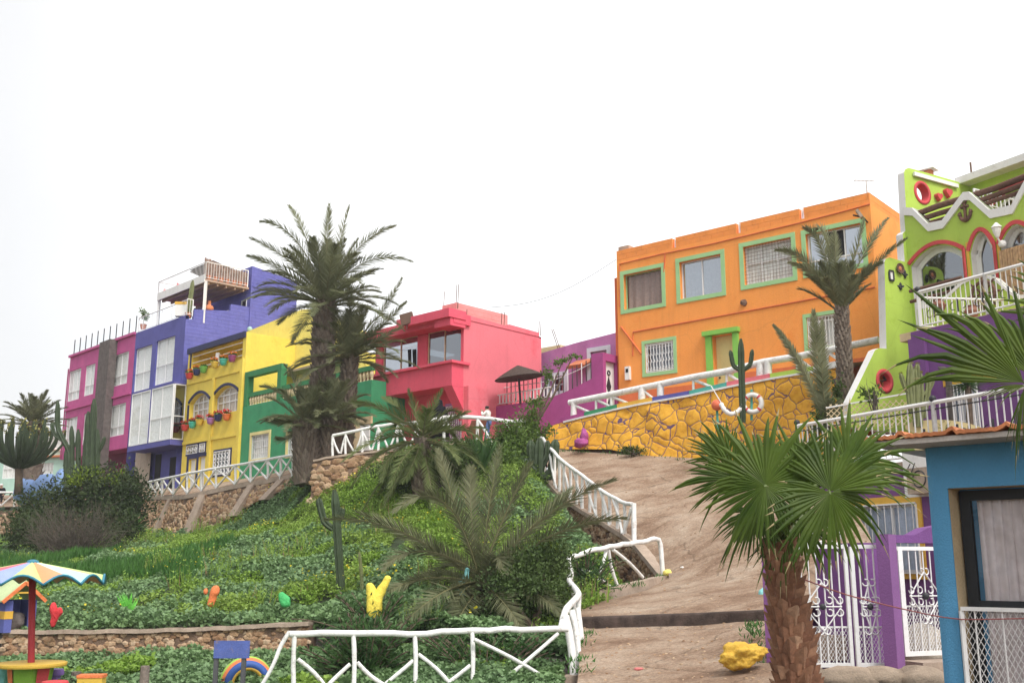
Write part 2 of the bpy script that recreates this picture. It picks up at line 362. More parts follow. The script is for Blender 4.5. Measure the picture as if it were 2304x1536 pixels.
# ---------------------------------------------------------------- terrain
def resample(pts, n):
    pts = [Vector(p) for p in pts]; L = [0]
    for a, b in zip(pts, pts[1:]): L.append(L[-1] + (b - a).length)
    out = []
    for i in range(n):
        s = L[-1] * i / (n - 1); k = 0
        while k < len(pts) - 2 and s > L[k + 1]: k += 1
        t = (s - L[k]) / max(1e-9, L[k + 1] - L[k])
        p0, p1, p2, p3 = pts[max(k - 1, 0)], pts[k], pts[k + 1], pts[min(k + 2, len(pts) - 1)]
        lin = p1.lerp(p2, t)
        cr = .5 * ((2 * p1) + (p2 - p0) * t + (2 * p0 - 5 * p1 + 4 * p2 - p3) * t * t + (3 * p1 - p0 - 3 * p2 + p3) * t ** 3)
        out.append(lin.lerp(cr, .6))
    return out
def smooth_rows(rows, nv):
    cols = list(zip(*rows))
    return list(zip(*[resample(c, nv) for c in cols]))
def loft(name, rows, nu, nv, m, rough=.0, fq=.5, conv=True, lab=None):
    rs = [resample([P(*p) for p in r] if conv else r, nu) for r in rows]
    g = smooth_rows(rs, nv); mb = MB(); pts = []
    for j, r in enumerate(g):
        for i, p in enumerate(r):
            k = noise.noise(V(p.x * fq, p.y * fq, 3.1)) + .4 * noise.noise(V(p.x * fq * 3, p.y * fq * 3, 9.1))
            pts.append(V(p.x, p.y, p.z + rough * k))
    mb.add(pts, [[j * nu + i, j * nu + i + 1, (j + 1) * nu + i + 1, (j + 1) * nu + i] for j in range(nv - 1) for i in range(nu - 1)])
    ob = mb.build(name, m, smooth=True); struct(ob)
    return ob, BVHTree.FromPolygons(mb.v, mb.f)
mb = MB(); mb.poly([V(-900, -200, -4.2), V(900, -200, -4.2), V(900, 1800, -4.2), V(-900, 1800, -4.2)]); struct(mb.build('ground', M['soil']))
slope, bSlope = loft('hillside', [
    [(-120, 1436, 23), (0, 1432, 23), (350, 1426, 22.6), (700, 1416, 22), (900, 1425, 21.4), (1100, 1450, 20.4), (1275, 1492, 19.8)],
    [(-120, 1350, 28), (100, 1346, 27.5), (350, 1338, 27), (620, 1322, 26.5), (850, 1325, 25.5), (1080, 1375, 23.5), (1290, 1420, 22)],
    [(-120, 1285, 38), (120, 1283, 36), (340, 1272, 34), (560, 1238, 33), (840, 1200, 31), (1120, 1255, 28), (1400, 1318, 26.8)],
    [(-120, 1210, 63), (100, 1215, 60), (330, 1208, 52), (500, 1200, 44.5), (680, 1112, 40), (880, 1072, 36.2), (1150, 1040, 36.2), (1238, 1128, 35)],
    [(-120, 1160, 65), (100, 1160, 62), (336, 1150, 56.5), (500, 1150, 47.5), (680, 1065, 42.2), (860, 1024, 38.5), (1150, 1010, 39), (1215, 1070, 38)]],
    70, 60, M['turf'], .14, .55)
garden, bGarden = loft('garden_bed', [
    [(-120, 1490, 22.6), (0, 1488, 22.6), (350, 1482, 22.2), (700, 1472, 21.6), (900, 1462, 20.9), (1100, 1480, 20.2), (1268, 1505, 19.5)],
    [(-120, 1545, 19.5), (200, 1545, 19.5), (500, 1545, 19), (800, 1545, 18.6), (1100, 1540, 18.6), (1262, 1530, 18.7)],
    [(-300, 1790, 12), (0, 1790, 12), (500, 1790, 12), (900, 1760, 12.5), (1262, 1720, 13)]], 40, 30, M['turf'], .06, .8)
pa, bPathA = loft('path', [
    [(1196, 975, 43.6), (1330, 975, 43), (1480, 985, 41.5), (1700, 1000, 39)],
    [(1225, 1006, 40.6), (1330, 1007, 40), (1440, 1016, 38.3), (1760, 1050, 34)],
    [(1235, 1064, 36.8), (1390, 1062, 35.8), (1540, 1075, 34), (1860, 1100, 30)],
    [(1275, 1115, 34.6), (1420, 1122, 33), (1580, 1140, 31), (1930, 1160, 26.5)],
    [(1345, 1166, 32.4), (1480, 1176, 30.7), (1620, 1190, 28.5), (1960, 1210, 24)],
    [(1424, 1219, 30.4), (1530, 1232, 28.5), (1640, 1245, 26.3), (1960, 1260, 22.5)],
    [(1478, 1314, 26.5), (1560, 1296, 25.8), (1650, 1298, 24.4), (1960, 1310, 21)],
    [(1306, 1364, 23.5), (1450, 1350, 23.0), (1590, 1340, 22.2), (1900, 1340, 20)],
    [(1304, 1389, 21.6), (1450, 1384, 21.2), (1590, 1379, 20.6), (1790, 1370, 19.6)]], 40, 60, M['path'], .035, 1.3)
pb, bPathB = loft('path_foot', [
    [(1304, 1411, 21.5), (1450, 1410, 21.1), (1590, 1404, 20.5), (1790, 1393, 19.5)],
    [(1304, 1455, 19.7), (1450, 1452, 19.4), (1590, 1446, 18.9), (1790, 1436, 18)],
    [(1300, 1530, 17.6), (1450, 1524, 17.3), (1590, 1516, 16.9), (1790, 1505, 16.2)],
    [(1270, 1700, 13.6), (1450, 1690, 13.4), (1590, 1680, 13.2), (1800, 1660, 12.8)]], 30, 30, M['path'], .03, 1.3)
# the step across the path
top = resample([P(1304, 1388, 21.58), P(1450, 1383, 21.18), P(1590, 1378, 20.58), P(1790, 1369, 19.58)], 24)
mb = MB(); pts = []
for p in top:
    k = .05 * noise.noise(p * 2) + .03 * noise.noise(p * 6)
    pts += [p + V(0, .02 + k, .012), p + V(0, -.10 + k, .0), p + V(0, -.12 + k * 2, -.04), p + V(0, -.11 + k, -.30)]
mb.add(pts, [[i * 4 + j, i * 4 + j + 1, i * 4 + j + 5, i * 4 + j + 4] for i in range(23) for j in range(3)])
step = mb.build('path_step', mat('dark_step_earth', (.075, .05, .04), .95, var=.4, scale=5, bump=1), smooth=True); struct(step)
terr, bTerr = loft('terrace', [
    [(-120, 1143, 64), (20, 1140, 62), (336, 1114, 56), (417, 1113, 48.6), (527, 1090, 46.1), (670, 1064, 42.1), (745, 1022, 39), (900, 1008, 38.6), (1000, 1003, 39.2), (1120, 1003, 39.8), (1215, 1002, 40.5)],
    [(-120, 1115, 78), (60, 1112, 75), (300, 1100, 66), (430, 1098, 58), (550, 1080, 54), (700, 1050, 50), (800, 1030, 47), (900, 1010, 46), (1040, 1000, 44.5), (1130, 990, 43.5), (1230, 975, 43)],
    [(-300, 1150, 120), (60, 1150, 120), (300, 1150, 115), (430, 1145, 110), (550, 1140, 100), (700, 1120, 90), (800, 1100, 85), (900, 1090, 80), (1040, 1080, 80), (1130, 1070, 80), (1230, 1060, 80)]],
    60, 24, M['path'], .03, .6)
def ground(px, py, bvh=None):                 # the terrain point under a pixel
    d = ray(px, py).normalized()
    for b in ([bvh] if bvh else [bPathA, bPathB, bGarden, bSlope, bTerr]):
        h = b.ray_cast(V(0, 0, 0), d)
        if h[0] is not None: return h[0]
    return None
def zat(x, y, bvhs=None):
    for b in bvhs or [bPathA, bPathB, bGarden, bSlope, bTerr]:
        h = b.ray_cast(V(x, y, 60), V(0, 0, -1))
        if h[0] is not None: return h[0].z
    return -2.0

# ---------------------------------------------------------------- rubble walls
def rubble_wall(name, label, toppx, botz, size, thick=.5, batter=.15, cap=None, n=40, seed=1, cat='stone wall', capout=.06):
    r = random.Random(seed); top = resample([P(*p) for p in toppx], n); bot = botz if hasattr(botz, '__call__') else None
    t = thing(name, label, cat, top[n // 2])
    mb = MB(); L = []; zb = []
    for i, p in enumerate(top):
        d = (top[min(i + 1, n - 1)] - top[max(i - 1, 0)]); d.z = 0; d.normalize(); nn = V(d.y, -d.x, 0)
        if nn.y > 0: nn = -nn
        L.append(nn); zb.append(bot(i / (n - 1), p) if bot else p.z - botz)
    pts = []
    for p, nn, z in zip(top, L, zb):
        b = V(p.x, p.y, z) + nn * batter
        pts += [p - nn * thick + V(0, 0, 0), p, b, V(p.x, p.y, z) - nn * thick]
    mb.add(pts, [[i * 4 + j, i * 4 + (j + 1) % 4, (i + 1) * 4 + (j + 1) % 4, (i + 1) * 4 + j] for i in range(n - 1) for j in range(4)] + [[0, 1, 2, 3], [(n - 1) * 4 + k for k in (3, 2, 1, 0)]])
    mb.m = 1
    for i in range(n - 1):
        a, b = top[i], top[i + 1]; seg = (b - a).length; H = max(.1, (a.z + b.z) / 2 - (zb[i] + zb[i + 1]) / 2)
        cnt = max(1, int(seg * H / (size * size * .30)))
        d = (b - a).normalized(); rot = math.atan2(d.y, d.x)
        for _ in range(cnt):
            s_, h_ = r.random(), r.random(); p = a.lerp(b, s_); z = lerp(lerp(zb[i], zb[i + 1], s_), p.z - size * .3, h_)
            k = size * r.uniform(.55, 1.05); q = V(p.x, p.y, z) + L[i] * (batter * (1 - h_) + .01)
            mb.blob(q, k * .62, k * .30, k * .44, 1, .5, 1.6, r.random() * 50, rot)
    mb.build('rubble', [M['mortar'], M['stone']], t, smooth=False)
    if cap:
        mb = MB(); pts = []
        for i, (p, nn) in enumerate(zip(top, L)):
            k = .02 * noise.noise(p * 3)
            pts += [p - nn * (thick + .03) + V(0, 0, cap + k), p + nn * (capout + k) + V(0, 0, cap + k), p + nn * (capout + .01 + k) + V(0, 0, -.03 + k), p - nn * (thick + .03) + V(0, 0, -.02)]
        mb.add(pts, [[i * 4 + j, i * 4 + (j + 1) % 4, (i + 1) * 4 + (j + 1) % 4, (i + 1) * 4 + j] for i in range(n - 1) for j in range(4)] + [[0, 1, 2, 3], [(n - 1) * 4 + k for k in (3, 2, 1, 0)]])
        mb.build('coping', M['conc'], t, smooth=False)
    return t, top, L, zb
w1, tp1, nn1, zb1 = rubble_wall('stone_wall', 'tall rubble retaining wall with sloping concrete ribs below the yellow house', [(300, 1124, 56.6), (336, 1122, 56), (417, 1121, 48.5), (527, 1098, 46), (600, 1086, 44), (676, 1071, 42)],
    lambda s, p: min(p.z - .6, zat(p.x, p.y - .4, [bSlope]) - .15), .30, batter=.55, cap=.16, seed=3)
for px in (385, 463, 565, 640):                # sloping concrete ribs
    i = min(range(len(tp1)), key=lambda k: abs((tp1[k].x / tp1[k].y) - ray(px, 1100).x / ray(px, 1100).y))
    p, nn, z = tp1[i], nn1[i], zb1[i]; sd = V(-nn.y, nn.x, 0)
    a, b = p + nn * .10, V(p.x, p.y, z - .2) + nn * .95; w = .26
    mb = MB(); mb.hexa([b - sd * w, b + sd * w, V(p.x, p.y, z - .2) + sd * w, V(p.x, p.y, z - .2) - sd * w, a - sd * w + V(0, 0, .02), a + sd * w + V(0, 0, .02), p - nn * .1 + sd * w, p - nn * .1 - sd * w])
    mb.build('concrete_rib', M['conc'], w1)
rubble_wall('stone_wall', 'short rubble wall at the far left below the white fence by the dark bush', [(-120, 1150, 64), (20, 1148, 62), (60, 1147, 61), (180, 1138, 59), (298, 1126, 56.8)], 1.7, .3, batter=.3, n=24, seed=5)
rubble_wall('stone_wall', 'dry stone wall of round boulders beside the tall palm trunks', [(706, 1037, 38.4), (760, 1027, 38.2), (870, 1014, 38), (1000, 1009, 38.4), (1110, 1008, 38.8)],
    lambda s, p: min(p.z - .3, zat(p.x, p.y - .35, [bSlope]) - .15), .34, batter=.25, n=26, seed=8, cap=.05)
rubble_wall('stone_wall', 'long low rubble garden wall with earth coping behind the striped parasol', [(8, 1422, 22.9), (120, 1422, 22.9), (350, 1419, 22.6), (520, 1412, 22.3), (697, 1404, 21.9)],
    lambda s, p: p.z - .72, .17, thick=.35, batter=.1, cap=.05, n=60, seed=11, capout=.08)
rubble_wall('stone_wall', 'rubble kerb wall carrying the picket fence beside the earth path', [(1222, 1072, 36.8), (1262, 1118, 34.9), (1312, 1152, 33.2), (1360, 1180, 31.9), (1424, 1222, 30.3), (1490, 1300, 27.1)],
    lambda s, p: min(p.z - .3, zat(p.x - .3, p.y, [bSlope]) - .1), .2, thick=.3, batter=.12, cap=.10, n=40, seed=14, capout=.1)
# concrete kerbs
def kerb(label, pts, w, h):
    t = resample([P(*p) for p in pts], 16); mb = MB(); q = []
    for i, p in enumerate(t):
        d = t[min(i + 1, 15)] - t[max(i - 1, 0)]; d.z = 0; d.normalize(); nn = V(d.y, -d.x, 0); k = .015 * noise.noise(p * 4)
        q += [p - nn * w / 2 + V(0, 0, k), p + nn * (w / 2 + k) + V(0, 0, k), p + nn * (w / 2 + .02) - V(0, 0, h), p - nn * w / 2 - V(0, 0, h)]
    mb.add(q, [[i * 4 + j, i * 4 + (j + 1) % 4, (i + 1) * 4 + (j + 1) % 4, (i + 1) * 4 + j] for i in range(15) for j in range(4)] + [[0, 1, 2, 3], [63, 62, 61, 60]])
    tag(mb.build('kerb', M['conc'], origin=t[8]), label, 'kerb')
kerb('cracked concrete kerb under the white log rail with the bent end, beside the path', [(1300, 1340, 24), (1394, 1316, 25.4), (1502, 1292, 26.9)], .22, .42)
kerb('low concrete kerb under the front white log fence', [(640, 1556, 17.6), (900, 1546, 18), (1100, 1533, 18.5), (1300, 1516, 19)], .3, .5)
mb = MB(); a = P(1505, 1295, 26.6); mb.bar(a, a + V(.85, -.15, .02), .2, .14); tag(mb.build('kerb', [M['conc']], origin=a), 'short loose kerb stone lying on the path past the bent rail end', 'kerb')
mb = MB(); a = P(1502, 1288, 26.75); mb.blob(a, .12, .1, .09, 2, .2); tag(mb.build('stone', M['yellow2'], smooth=True, origin=a), 'small yellow painted stone at the foot of the bent white rail end', 'stone')

# ---------------------------------------------------------------- white log fences
def wob(p, s=.02): return V(p.x + s * noise.noise(p * 3), p.y, p.z + s * noise.noise(p * 3 + V(5, 5, 5)))
def log(name, a, b, r, parent, bend=.02, m='whitelog', n=5):
    a, b = Vector(a), Vector(b); pts = []
    for i in range(n):
        p = a.lerp(b, i / (n - 1)); k = bend * math.sin(math.pi * i / (n - 1)) * (1 if noise.noise(a * 5) > 0 else -1)
        pts.append(p + V(k, 0, k * .6))
    mb = MB(); mb.tube(pts, [r * (1 + .12 * noise.noise(p * 4)) for p in pts], 8)
    return mb.build(name, M[m], parent, smooth=True, angle=50)
def line_at(px, line):                        # interpolate (py, Y) along a pixel polyline sorted by px
    for a, b in zip(line, line[1:]):
        if a[0] <= px <= b[0]:
            t = (px - a[0]) / max(1e-6, b[0] - a[0]); return lerp(a[1], b[1], t), lerp(a[2], b[2], t)
    e = line[0] if px < line[0][0] else line[-1]; return e[1], e[2]
def log_fence(label, rail, base, posts, braces='X', r=.05, rr=.055, group=None):
    base_p = [P(*b) for b in base]; t = thing('log_fence', label, 'fence', base_p[len(base_p) // 2], group)
    pts = resample([P(*q) for q in rail], max(12, len(rail) * 3)); mb = MB(); mb.tube([wob(p, .03) for p in pts], rr, 8); mb.build('rail', M['whitelog'], t, smooth=True, angle=60)
    T = lambda px: P(px, *line_at(px, rail)); B = lambda px: P(px, *line_at(px, base))
    for px in posts: log('post', B(px) - V(0, 0, .1), T(px), r, t)
    if braces == 'X':
        for i, (a, b) in enumerate(zip(posts, posts[1:])):
            o = V(0, r * .8, 0); log('brace', T(a) - V(0, 0, .05) + o, B(b) + o, r * .8, t); log('brace', B(a) - o, T(b) - V(0, 0, .05) - o, r * .8, t)
    elif braces == 'V':
        for i, (a, b) in enumerate(zip(posts, posts[1:])):
            m_ = (a + b) / 2; log('brace', T(a) - V(0, 0, .08), B(m_), r * .8, t); log('brace', T(b) - V(0, 0, .08), B(m_) + V(.06, 0, 0), r * .8, t)
    else:
        for a, b in braces: log('brace', P(*a), P(*b), r * .85, t, .03)
    return t
log_fence('white log fence with crossed braces in front of the yellow and green houses', [(334, 1084, 56), (400, 1070, 49.5), (417, 1066, 48.5), (470, 1056, 47), (529, 1046, 46), (600, 1034, 44), (662, 1023, 42)],
    [(334, 1112, 56), (400, 1113, 49.5), (417, 1112, 48.5), (527, 1090, 46), (600, 1079, 44), (672, 1063, 42)], [338, 352, 366, 391, 422, 454, 487, 529, 565, 602, 631, 658], 'X', .055, .06)
log_fence('white log fence at the far left edge behind the dark bush', [(-40, 1106, 62), (30, 1108, 62), (95, 1109, 61)], [(-40, 1137, 62), (30, 1136, 62), (95, 1135, 61)], [-30, 32, 63, 92], 'V', .06, .065)
log_fence('white log fence with leaning braces on the boulder wall before the coral house', [(749, 979, 38.4), (800, 969, 38.3), (851, 958, 38.2), (920, 951, 38.2), (975, 945, 38.5)],
    [(744, 1022, 38.4), (800, 1015, 38.3), (860, 1009, 38.1), (975, 1003, 38.4)], [749, 778, 815, 851, 895, 940], 'V', .05, .06)
log_fence('white log rail in front of the man in white between palm fronds and cactus', [(972, 946, 38.5), (998, 939, 38.5), (1073, 939, 38.6), (1159, 949, 38.8), (1174, 946, 38.7), (1184, 953, 38.5), (1205, 972, 38.2), (1222, 990, 37.6)],
    [(972, 1006, 38.5), (1073, 1006, 38.6), (1160, 1010, 38.7), (1222, 1060, 37)], [1000, 1075, 1168], 
    [((1002, 944, 38.5), (1030, 1006, 38.5)), ((1075, 944, 38.6), (1110, 1006, 38.6)), ((1137, 950, 38.7), (1168, 1000, 38.7)), ((1168, 955, 38.7), (1215, 1020, 37.8))], .06, .075)
rail = [(1221, 986, 37.2), (1229, 997, 36.8), (1259, 1031, 35.1), (1309, 1069, 33.4), (1337, 1091, 32.6), (1367, 1112, 31.8), (1405, 1131, 30.9), (1424, 1134, 30.5)]
base = [(1221, 1062, 37.2), (1262, 1114, 35), (1312, 1150, 33.3), (1360, 1179, 32), (1424, 1219, 30.4)]
t = log_fence('white picket log fence curving down the left edge of the earth path', rail, base, [1226, 1236, 1247, 1258, 1270, 1283, 1297, 1311, 1326, 1341, 1356, 1371, 1388, 1405], 
    [((1236, 1008, 36.3), (1252, 1100, 35.4)), ((1262, 1036, 35), (1284, 1128, 34.2)), ((1290, 1058, 34), (1310, 1146, 33.3)), ((1318, 1078, 33.1), (1345, 1168, 32.3)), ((1350, 1102, 32.2), (1371, 1184, 31.6)), ((1378, 1120, 31.5), (1400, 1200, 30.8)), ((1402, 1201, 30.8), (1420, 1142, 30.5))], .05, .06)
log('post', P(1427, 1224, 30.3), P(1426, 1132, 30.5), .075, t, 0)
rail = [(1279, 1256, 24), (1310, 1245, 24.4), (1341, 1236, 24.8), (1400, 1225, 25.6), (1450, 1217, 26.4), (1476, 1211, 26.8), (1484, 1217, 26.9), (1487, 1240, 26.9), (1491, 1292, 26.9)]
base = [(1279, 1346, 24), (1394, 1314, 25.5), (1491, 1292, 26.9)]
log_fence('white log rail with bent metal end standing on the cracked kerb', rail, base, [], [((1369, 1235, 25.2), (1388, 1314, 25.5)), ((1364, 1238, 25.2), (1334, 1330, 24.7)), ((1379, 1236, 25.3), (1446, 1298, 26.3)), ((1311, 1279, 24.5), (1371, 1318, 25.2))], .05, .06)
rail = [(1279, 1256, 24), (1282, 1272, 23.4), (1286, 1291, 22.8), (1280, 1306, 22.2), (1296, 1325, 21.4), (1302, 1338, 21), (1288, 1354, 20.5), (1274, 1370, 20), (1268, 1390, 19.5), (1264, 1412, 19)]
t = thing('log_fence', 'crooked white log rail running toward the viewer at the foot of the path', 'fence', P(1290, 1510, 19.2))
mb = MB(); mb.tube(resample([P(*q) for q in rail], 30), [lerp(.05, .07, i / 29) for i in range(30)], 9); mb.build('rail', M['whitelog'], t, smooth=True, angle=60)
for a, b, r in (((1272, 1385, 19.3), (1292, 1524, 19.0), .075), ((1287, 1372, 19.6), (1304, 1515, 19.3), .055), ((1299, 1368, 20.6), (1307, 1490, 20.2), .06), ((1302, 1340, 21), (1309, 1440, 21), .055), ((1284, 1300, 22.4), (1290, 1372, 22.6), .05), ((1270, 1270, 23.3), (1290, 1330, 23.4), .04)):
    log('post', P(*b) - V(0, 0, .05), P(*a), r, t, .03)
rail = [(652, 1425, 17.6), (780, 1424, 17.9), (916, 1425, 18.2), (1023, 1419, 18.45), (1140, 1416, 18.7), (1276, 1413, 19)]
base = [(588, 1560, 17.5), (654, 1556, 17.6), (900, 1547, 18), (1064, 1536, 18.4), (1280, 1517, 19)]
t = log_fence('long white log fence with zigzag braces across the foreground', rail, base, [663, 795, 933, 1062],
    [((670, 1482, 17.6), (735, 1548, 17.8)), ((788, 1493, 17.9), (733, 1546, 17.75)), ((804, 1489, 17.9), (872, 1545, 18)), ((930, 1485, 18.2), (858, 1545, 18.05)), ((941, 1471, 18.2), (1016, 1542, 18.3)), ((1058, 1496, 18.4), (1002, 1540, 18.3)), ((1067, 1438, 18.35), (1226, 1524, 18.9)), ((1256, 1424, 18.95), (1130, 1532, 18.6)), ((652, 1420, 17.6), (624, 1472, 17.55)), ((624, 1472, 17.55), (584, 1548, 17.5))], .040, .052)
# ---------------------------------------------------------------- building helpers
def top_at(top, u):
    for a, b in zip(top, top[1:]):
        if a[0] <= u <= b[0] + 1e-9: return lerp(a[1], b[1], (u - a[0]) / max(1e-9, b[0] - a[0]))
    return top[0][1] if u < top[0][0] else top[-1][1]
def arch_pts(h, arch, k=10):
    u0, u1, z0, z1 = h; uc, w = (u0 + u1) / 2, (u1 - u0) / 2
    return [(lerp(u0, u1, i / k), z1 - arch * ((lerp(u0, u1, i / k) - uc) / w) ** 2) for i in range(k + 1)]
def grid_wall(mb, fr, u0, u1, zb, top, holes=(), rev=.2, n=0.0):
    zm = min([top_at(top, u0), top_at(top, u1)] + [z for u, z in top if u0 <= u <= u1])
    us = sorted({round(x, 5) for x in [u0, u1] + [x for h in holes for x in h[0][:2]] + [u for u, z in top if u0 < u < u1]})
    zs = sorted({round(z, 5) for z in [zb, zm] + [z for h in holes for z in h[0][2:4]]})
    q = lambda u, z: fr.p(u, n, z)
    for a, b in zip(us, us[1:]):
        for c, d in zip(zs, zs[1:]):
            um, zc = (a + b) / 2, (c + d) / 2
            if zc > zm or any(h[0][0] < um < h[0][1] and h[0][2] < zc < h[0][3] for h in holes): continue
            mb.poly([q(a, c), q(b, c), q(b, d), q(a, d)])
        ta, tb = top_at(top, a), top_at(top, b)
        if max(ta, tb) > zm + 1e-4:
            p = [q(a, zm), q(b, zm)] + ([q(b, tb)] if tb > zm + 1e-4 else []) + ([q(a, ta)] if ta > zm + 1e-4 else [])
            if len(p) > 2: mb.poly(p)
    for h in holes:
        (a, b, c, d), ar = h[0], (h[1] if len(h) > 1 else 0)
        rv = h[2] if len(h) > 2 else rev
        e = lambda u, z: fr.p(u, n - rv, z)
        mb.poly([q(a, c), q(a, d - ar), e(a, d - ar), e(a, c)]); mb.poly([q(b, c), e(b, c), e(b, d - ar), q(b, d - ar)])
        mb.poly([q(a, c), e(a, c), e(b, c), q(b, c)])
        if ar:
            pts = arch_pts(h[0], ar)
            for (x0, z0), (x1, z1) in zip(pts, pts[1:]):
                mb.poly([q(x0, z0), q(x1, z1), e(x1, z1), e(x0, z0)])
                if z0 < d - 1e-4 or z1 < d - 1e-4: mb.poly([q(x0, z0), q(x1, z1), q(x1, d), q(x0, d)] if z0 < d - 1e-4 and z1 < d - 1e-4 else ([q(x0, z0), q(x1, z1), q(x1, d)] if z0 < d - 1e-4 else [q(x0, z0), q(x1, z1), q(x0, d)]))
        else: mb.poly([q(a, d), q(b, d), e(b, d), e(a, d)])
def shell(mb, fr, u0, u1, zb, top, depth, n=0.0, parapet=.35, left=True, right=True):
    ta, tb = top_at(top, u0), top_at(top, u1); q = fr.p
    if left: mb.poly([q(u0, n, zb), q(u0, n, ta), q(u0, n - depth, ta), q(u0, n - depth, zb)])
    if right: mb.poly([q(u1, n, zb), q(u1, n - depth, zb), q(u1, n - depth, tb), q(u1, n, tb)])
    mb.poly([q(u0, n - depth, zb), q(u0, n - depth, ta), q(u1, n - depth, tb), q(u1, n - depth, zb)])
    mb.poly([q(u0, n, ta - parapet), q(u1, n, tb - parapet), q(u1, n - depth, tb - parapet), q(u0, n - depth, ta - parapet)])
    mb.poly([q(u0, n - .2, ta), q(u1, n - .2, tb), q(u1, n - .2, tb - parapet), q(u0, n - .2, ta - parapet)])   # inner face of the parapet
    mb.poly([q(u0, n, ta), q(u1, n, tb), q(u1, n - .2, tb), q(u0, n - .2, ta)])
def curtain(parent, fr, rect, n, m, folds=9, amp=.018, name='curtain'):
    u0, u1, z0, z1 = rect; mb = MB(); K = folds * 6; pts = []
    for i in range(K + 1):
        u = lerp(u0, u1, i / K); w = amp * math.sin(i * 2 * math.pi / 6 + .8 * math.sin(i * .31))
        pts += [fr.p(u, n + w, z0), fr.p(u + .02 * math.sin(i), n + w * .6, z1)]
    mb.add(pts, [[2 * i, 2 * i + 2, 2 * i + 3, 2 * i + 1] for i in range(K)])
    return mb.build(name, M[m], parent, smooth=True)
def bars(mb, fr, rect, n, nb, w=.016, cross=(), frame=.03, curly=0, bow=0):
    u0, u1, z0, z1 = rect
    for i in range(nb):
        u = lerp(u0, u1, (i + .5) / nb); mb.tube([fr.p(u, n, z0), fr.p(u, n, z1)] if not curly else [fr.p(u + curly * (.5 if 2 < k < 8 else 0) * math.sin(k * 1.9), n, lerp(z0, z1, k / 10)) for k in range(11)], w / 2, 5)
    for f in cross: mb.bar(fr.p(u0, n, lerp(z0, z1, f)), fr.p(u1, n, lerp(z0, z1, f)), w)
    if frame:
        mb.bar(fr.p(u0, n, z0), fr.p(u1, n, z0), frame); mb.bar(fr.p(u0, n, z1), fr.p(u1, n, z1), frame)
        mb.bar(fr.p(u0, n, z0 + frame / 2), fr.p(u0, n, z1 - frame / 2), frame); mb.bar(fr.p(u1, n, z0 + frame / 2), fr.p(u1, n, z1 - frame / 2), frame)
def scrolls(mb, fr, rect, n, nu, nz, r=.07, w=.012):
    u0, u1, z0, z1 = rect
    for i in range(nu):
        for j in range(nz):
            c = fr.p(lerp(u0, u1, (i + .5) / nu), n, lerp(z0, z1, (j + .5) / nz)); mb.torus(c, fr.n, r, w, 10, 4, 0, 5.2)
def win(parent, fr, rect, rev=.2, nv=2, nh=(), frame=.055, fm='pvc', glass='glass', curt='curtw', surround=None, arch=0, folds=None, gap=.10, name='window', curtrect=None):
    u0, u1, z0, z1 = rect; n0, n1 = -rev, -rev + .06; mb = MB(); e = .004
    mb.box(fr, u0 + e, u0 + frame, n0, n1, z0 + e, z1 - arch - e); mb.box(fr, u1 - frame, u1 - e, n0, n1, z0 + e, z1 - arch - e)
    mb.box(fr, u0 + frame, u1 - frame, n0, n1, z0 + e, z0 + frame)
    if arch:
        pts = arch_pts((u0 + frame / 2, u1 - frame / 2, z0, z1 - frame / 2), arch, 12)
        for a, b in zip(pts, pts[1:]): mb.bar(fr.p(a[0], (n0 + n1) / 2, a[1]), fr.p(b[0], (n0 + n1) / 2, b[1]), .06, frame)
    else: mb.box(fr, u0 + frame, u1 - frame, n0, n1, z1 - frame, z1 - e)
    for i in range(1, nv):
        u = lerp(u0, u1, i / nv); zt = z1 - frame if not arch else top_at(arch_pts(rect, arch), u) - frame
        mb.box(fr, u - frame * .4, u + frame * .4, n0 + .003, n1 - .003, z0 + frame, zt)
    for f in nh:
        z = lerp(z0, z1, f); mb.box(fr, u0 + frame, u1 - frame, n0 + .006, n1 - .006, z - frame * .4, z + frame * .4)
    w = mb.build(name, M[fm], parent)
    mb = MB()
    if arch: mb.poly([fr.p(u0 + .01, n0 + .02, z0 + .01), fr.p(u1 - .01, n0 + .02, z0 + .01)] + [fr.p(u, n0 + .02, z) for u, z in reversed(arch_pts((u0 + .01, u1 - .01, z0, z1 - .01), arch, 12))])
    else: mb.poly([fr.p(u0 + .01, n0 + .02, z0 + .01), fr.p(u1 - .01, n0 + .02, z0 + .01), fr.p(u1 - .01, n0 + .02, z1 - .01), fr.p(u0 + .01, n0 + .02, z1 - .01)])
    mb.build('pane', M[glass], w)
    if curt:
        cr = curtrect or (u0 + .02, u1 - .02, z0 + .02, z1 - .02)
        curtain(w, fr, cr, n0 - gap * .25, curt, folds or max(3, int((cr[1] - cr[0]) / .16)), .055 if curt == 'curtb' else .018)
    if surround:
        sm, sw, pr = surround; mb = MB(); b = 0.003
        mb.box(fr, u0 - sw, u1 + sw, -.05, pr, z1 + b, z1 + sw); mb.box(fr, u0 - sw, u1 + sw, -.05, pr, z0 - sw, z0 - b)
        mb.box(fr, u0 - sw, u0 - b, -.05, pr - .003, z0 - b, z1 + b); mb.box(fr, u1 + b, u1 + sw, -.05, pr - .003, z0 - b, z1 + b)
        mb.build('surround', M[sm], w)
    return w
def grille(w, fr, rect, n, nb, cross=(), wd=.016, frame=.03, curly=0, sc_=None, m='whiteiron'):
    mb = MB(); bars(mb, fr, rect, n, nb, wd, cross, frame, curly)
    if sc_: scrolls(mb, fr, rect, n, *sc_)
    return mb.build('grille', M[m], w)
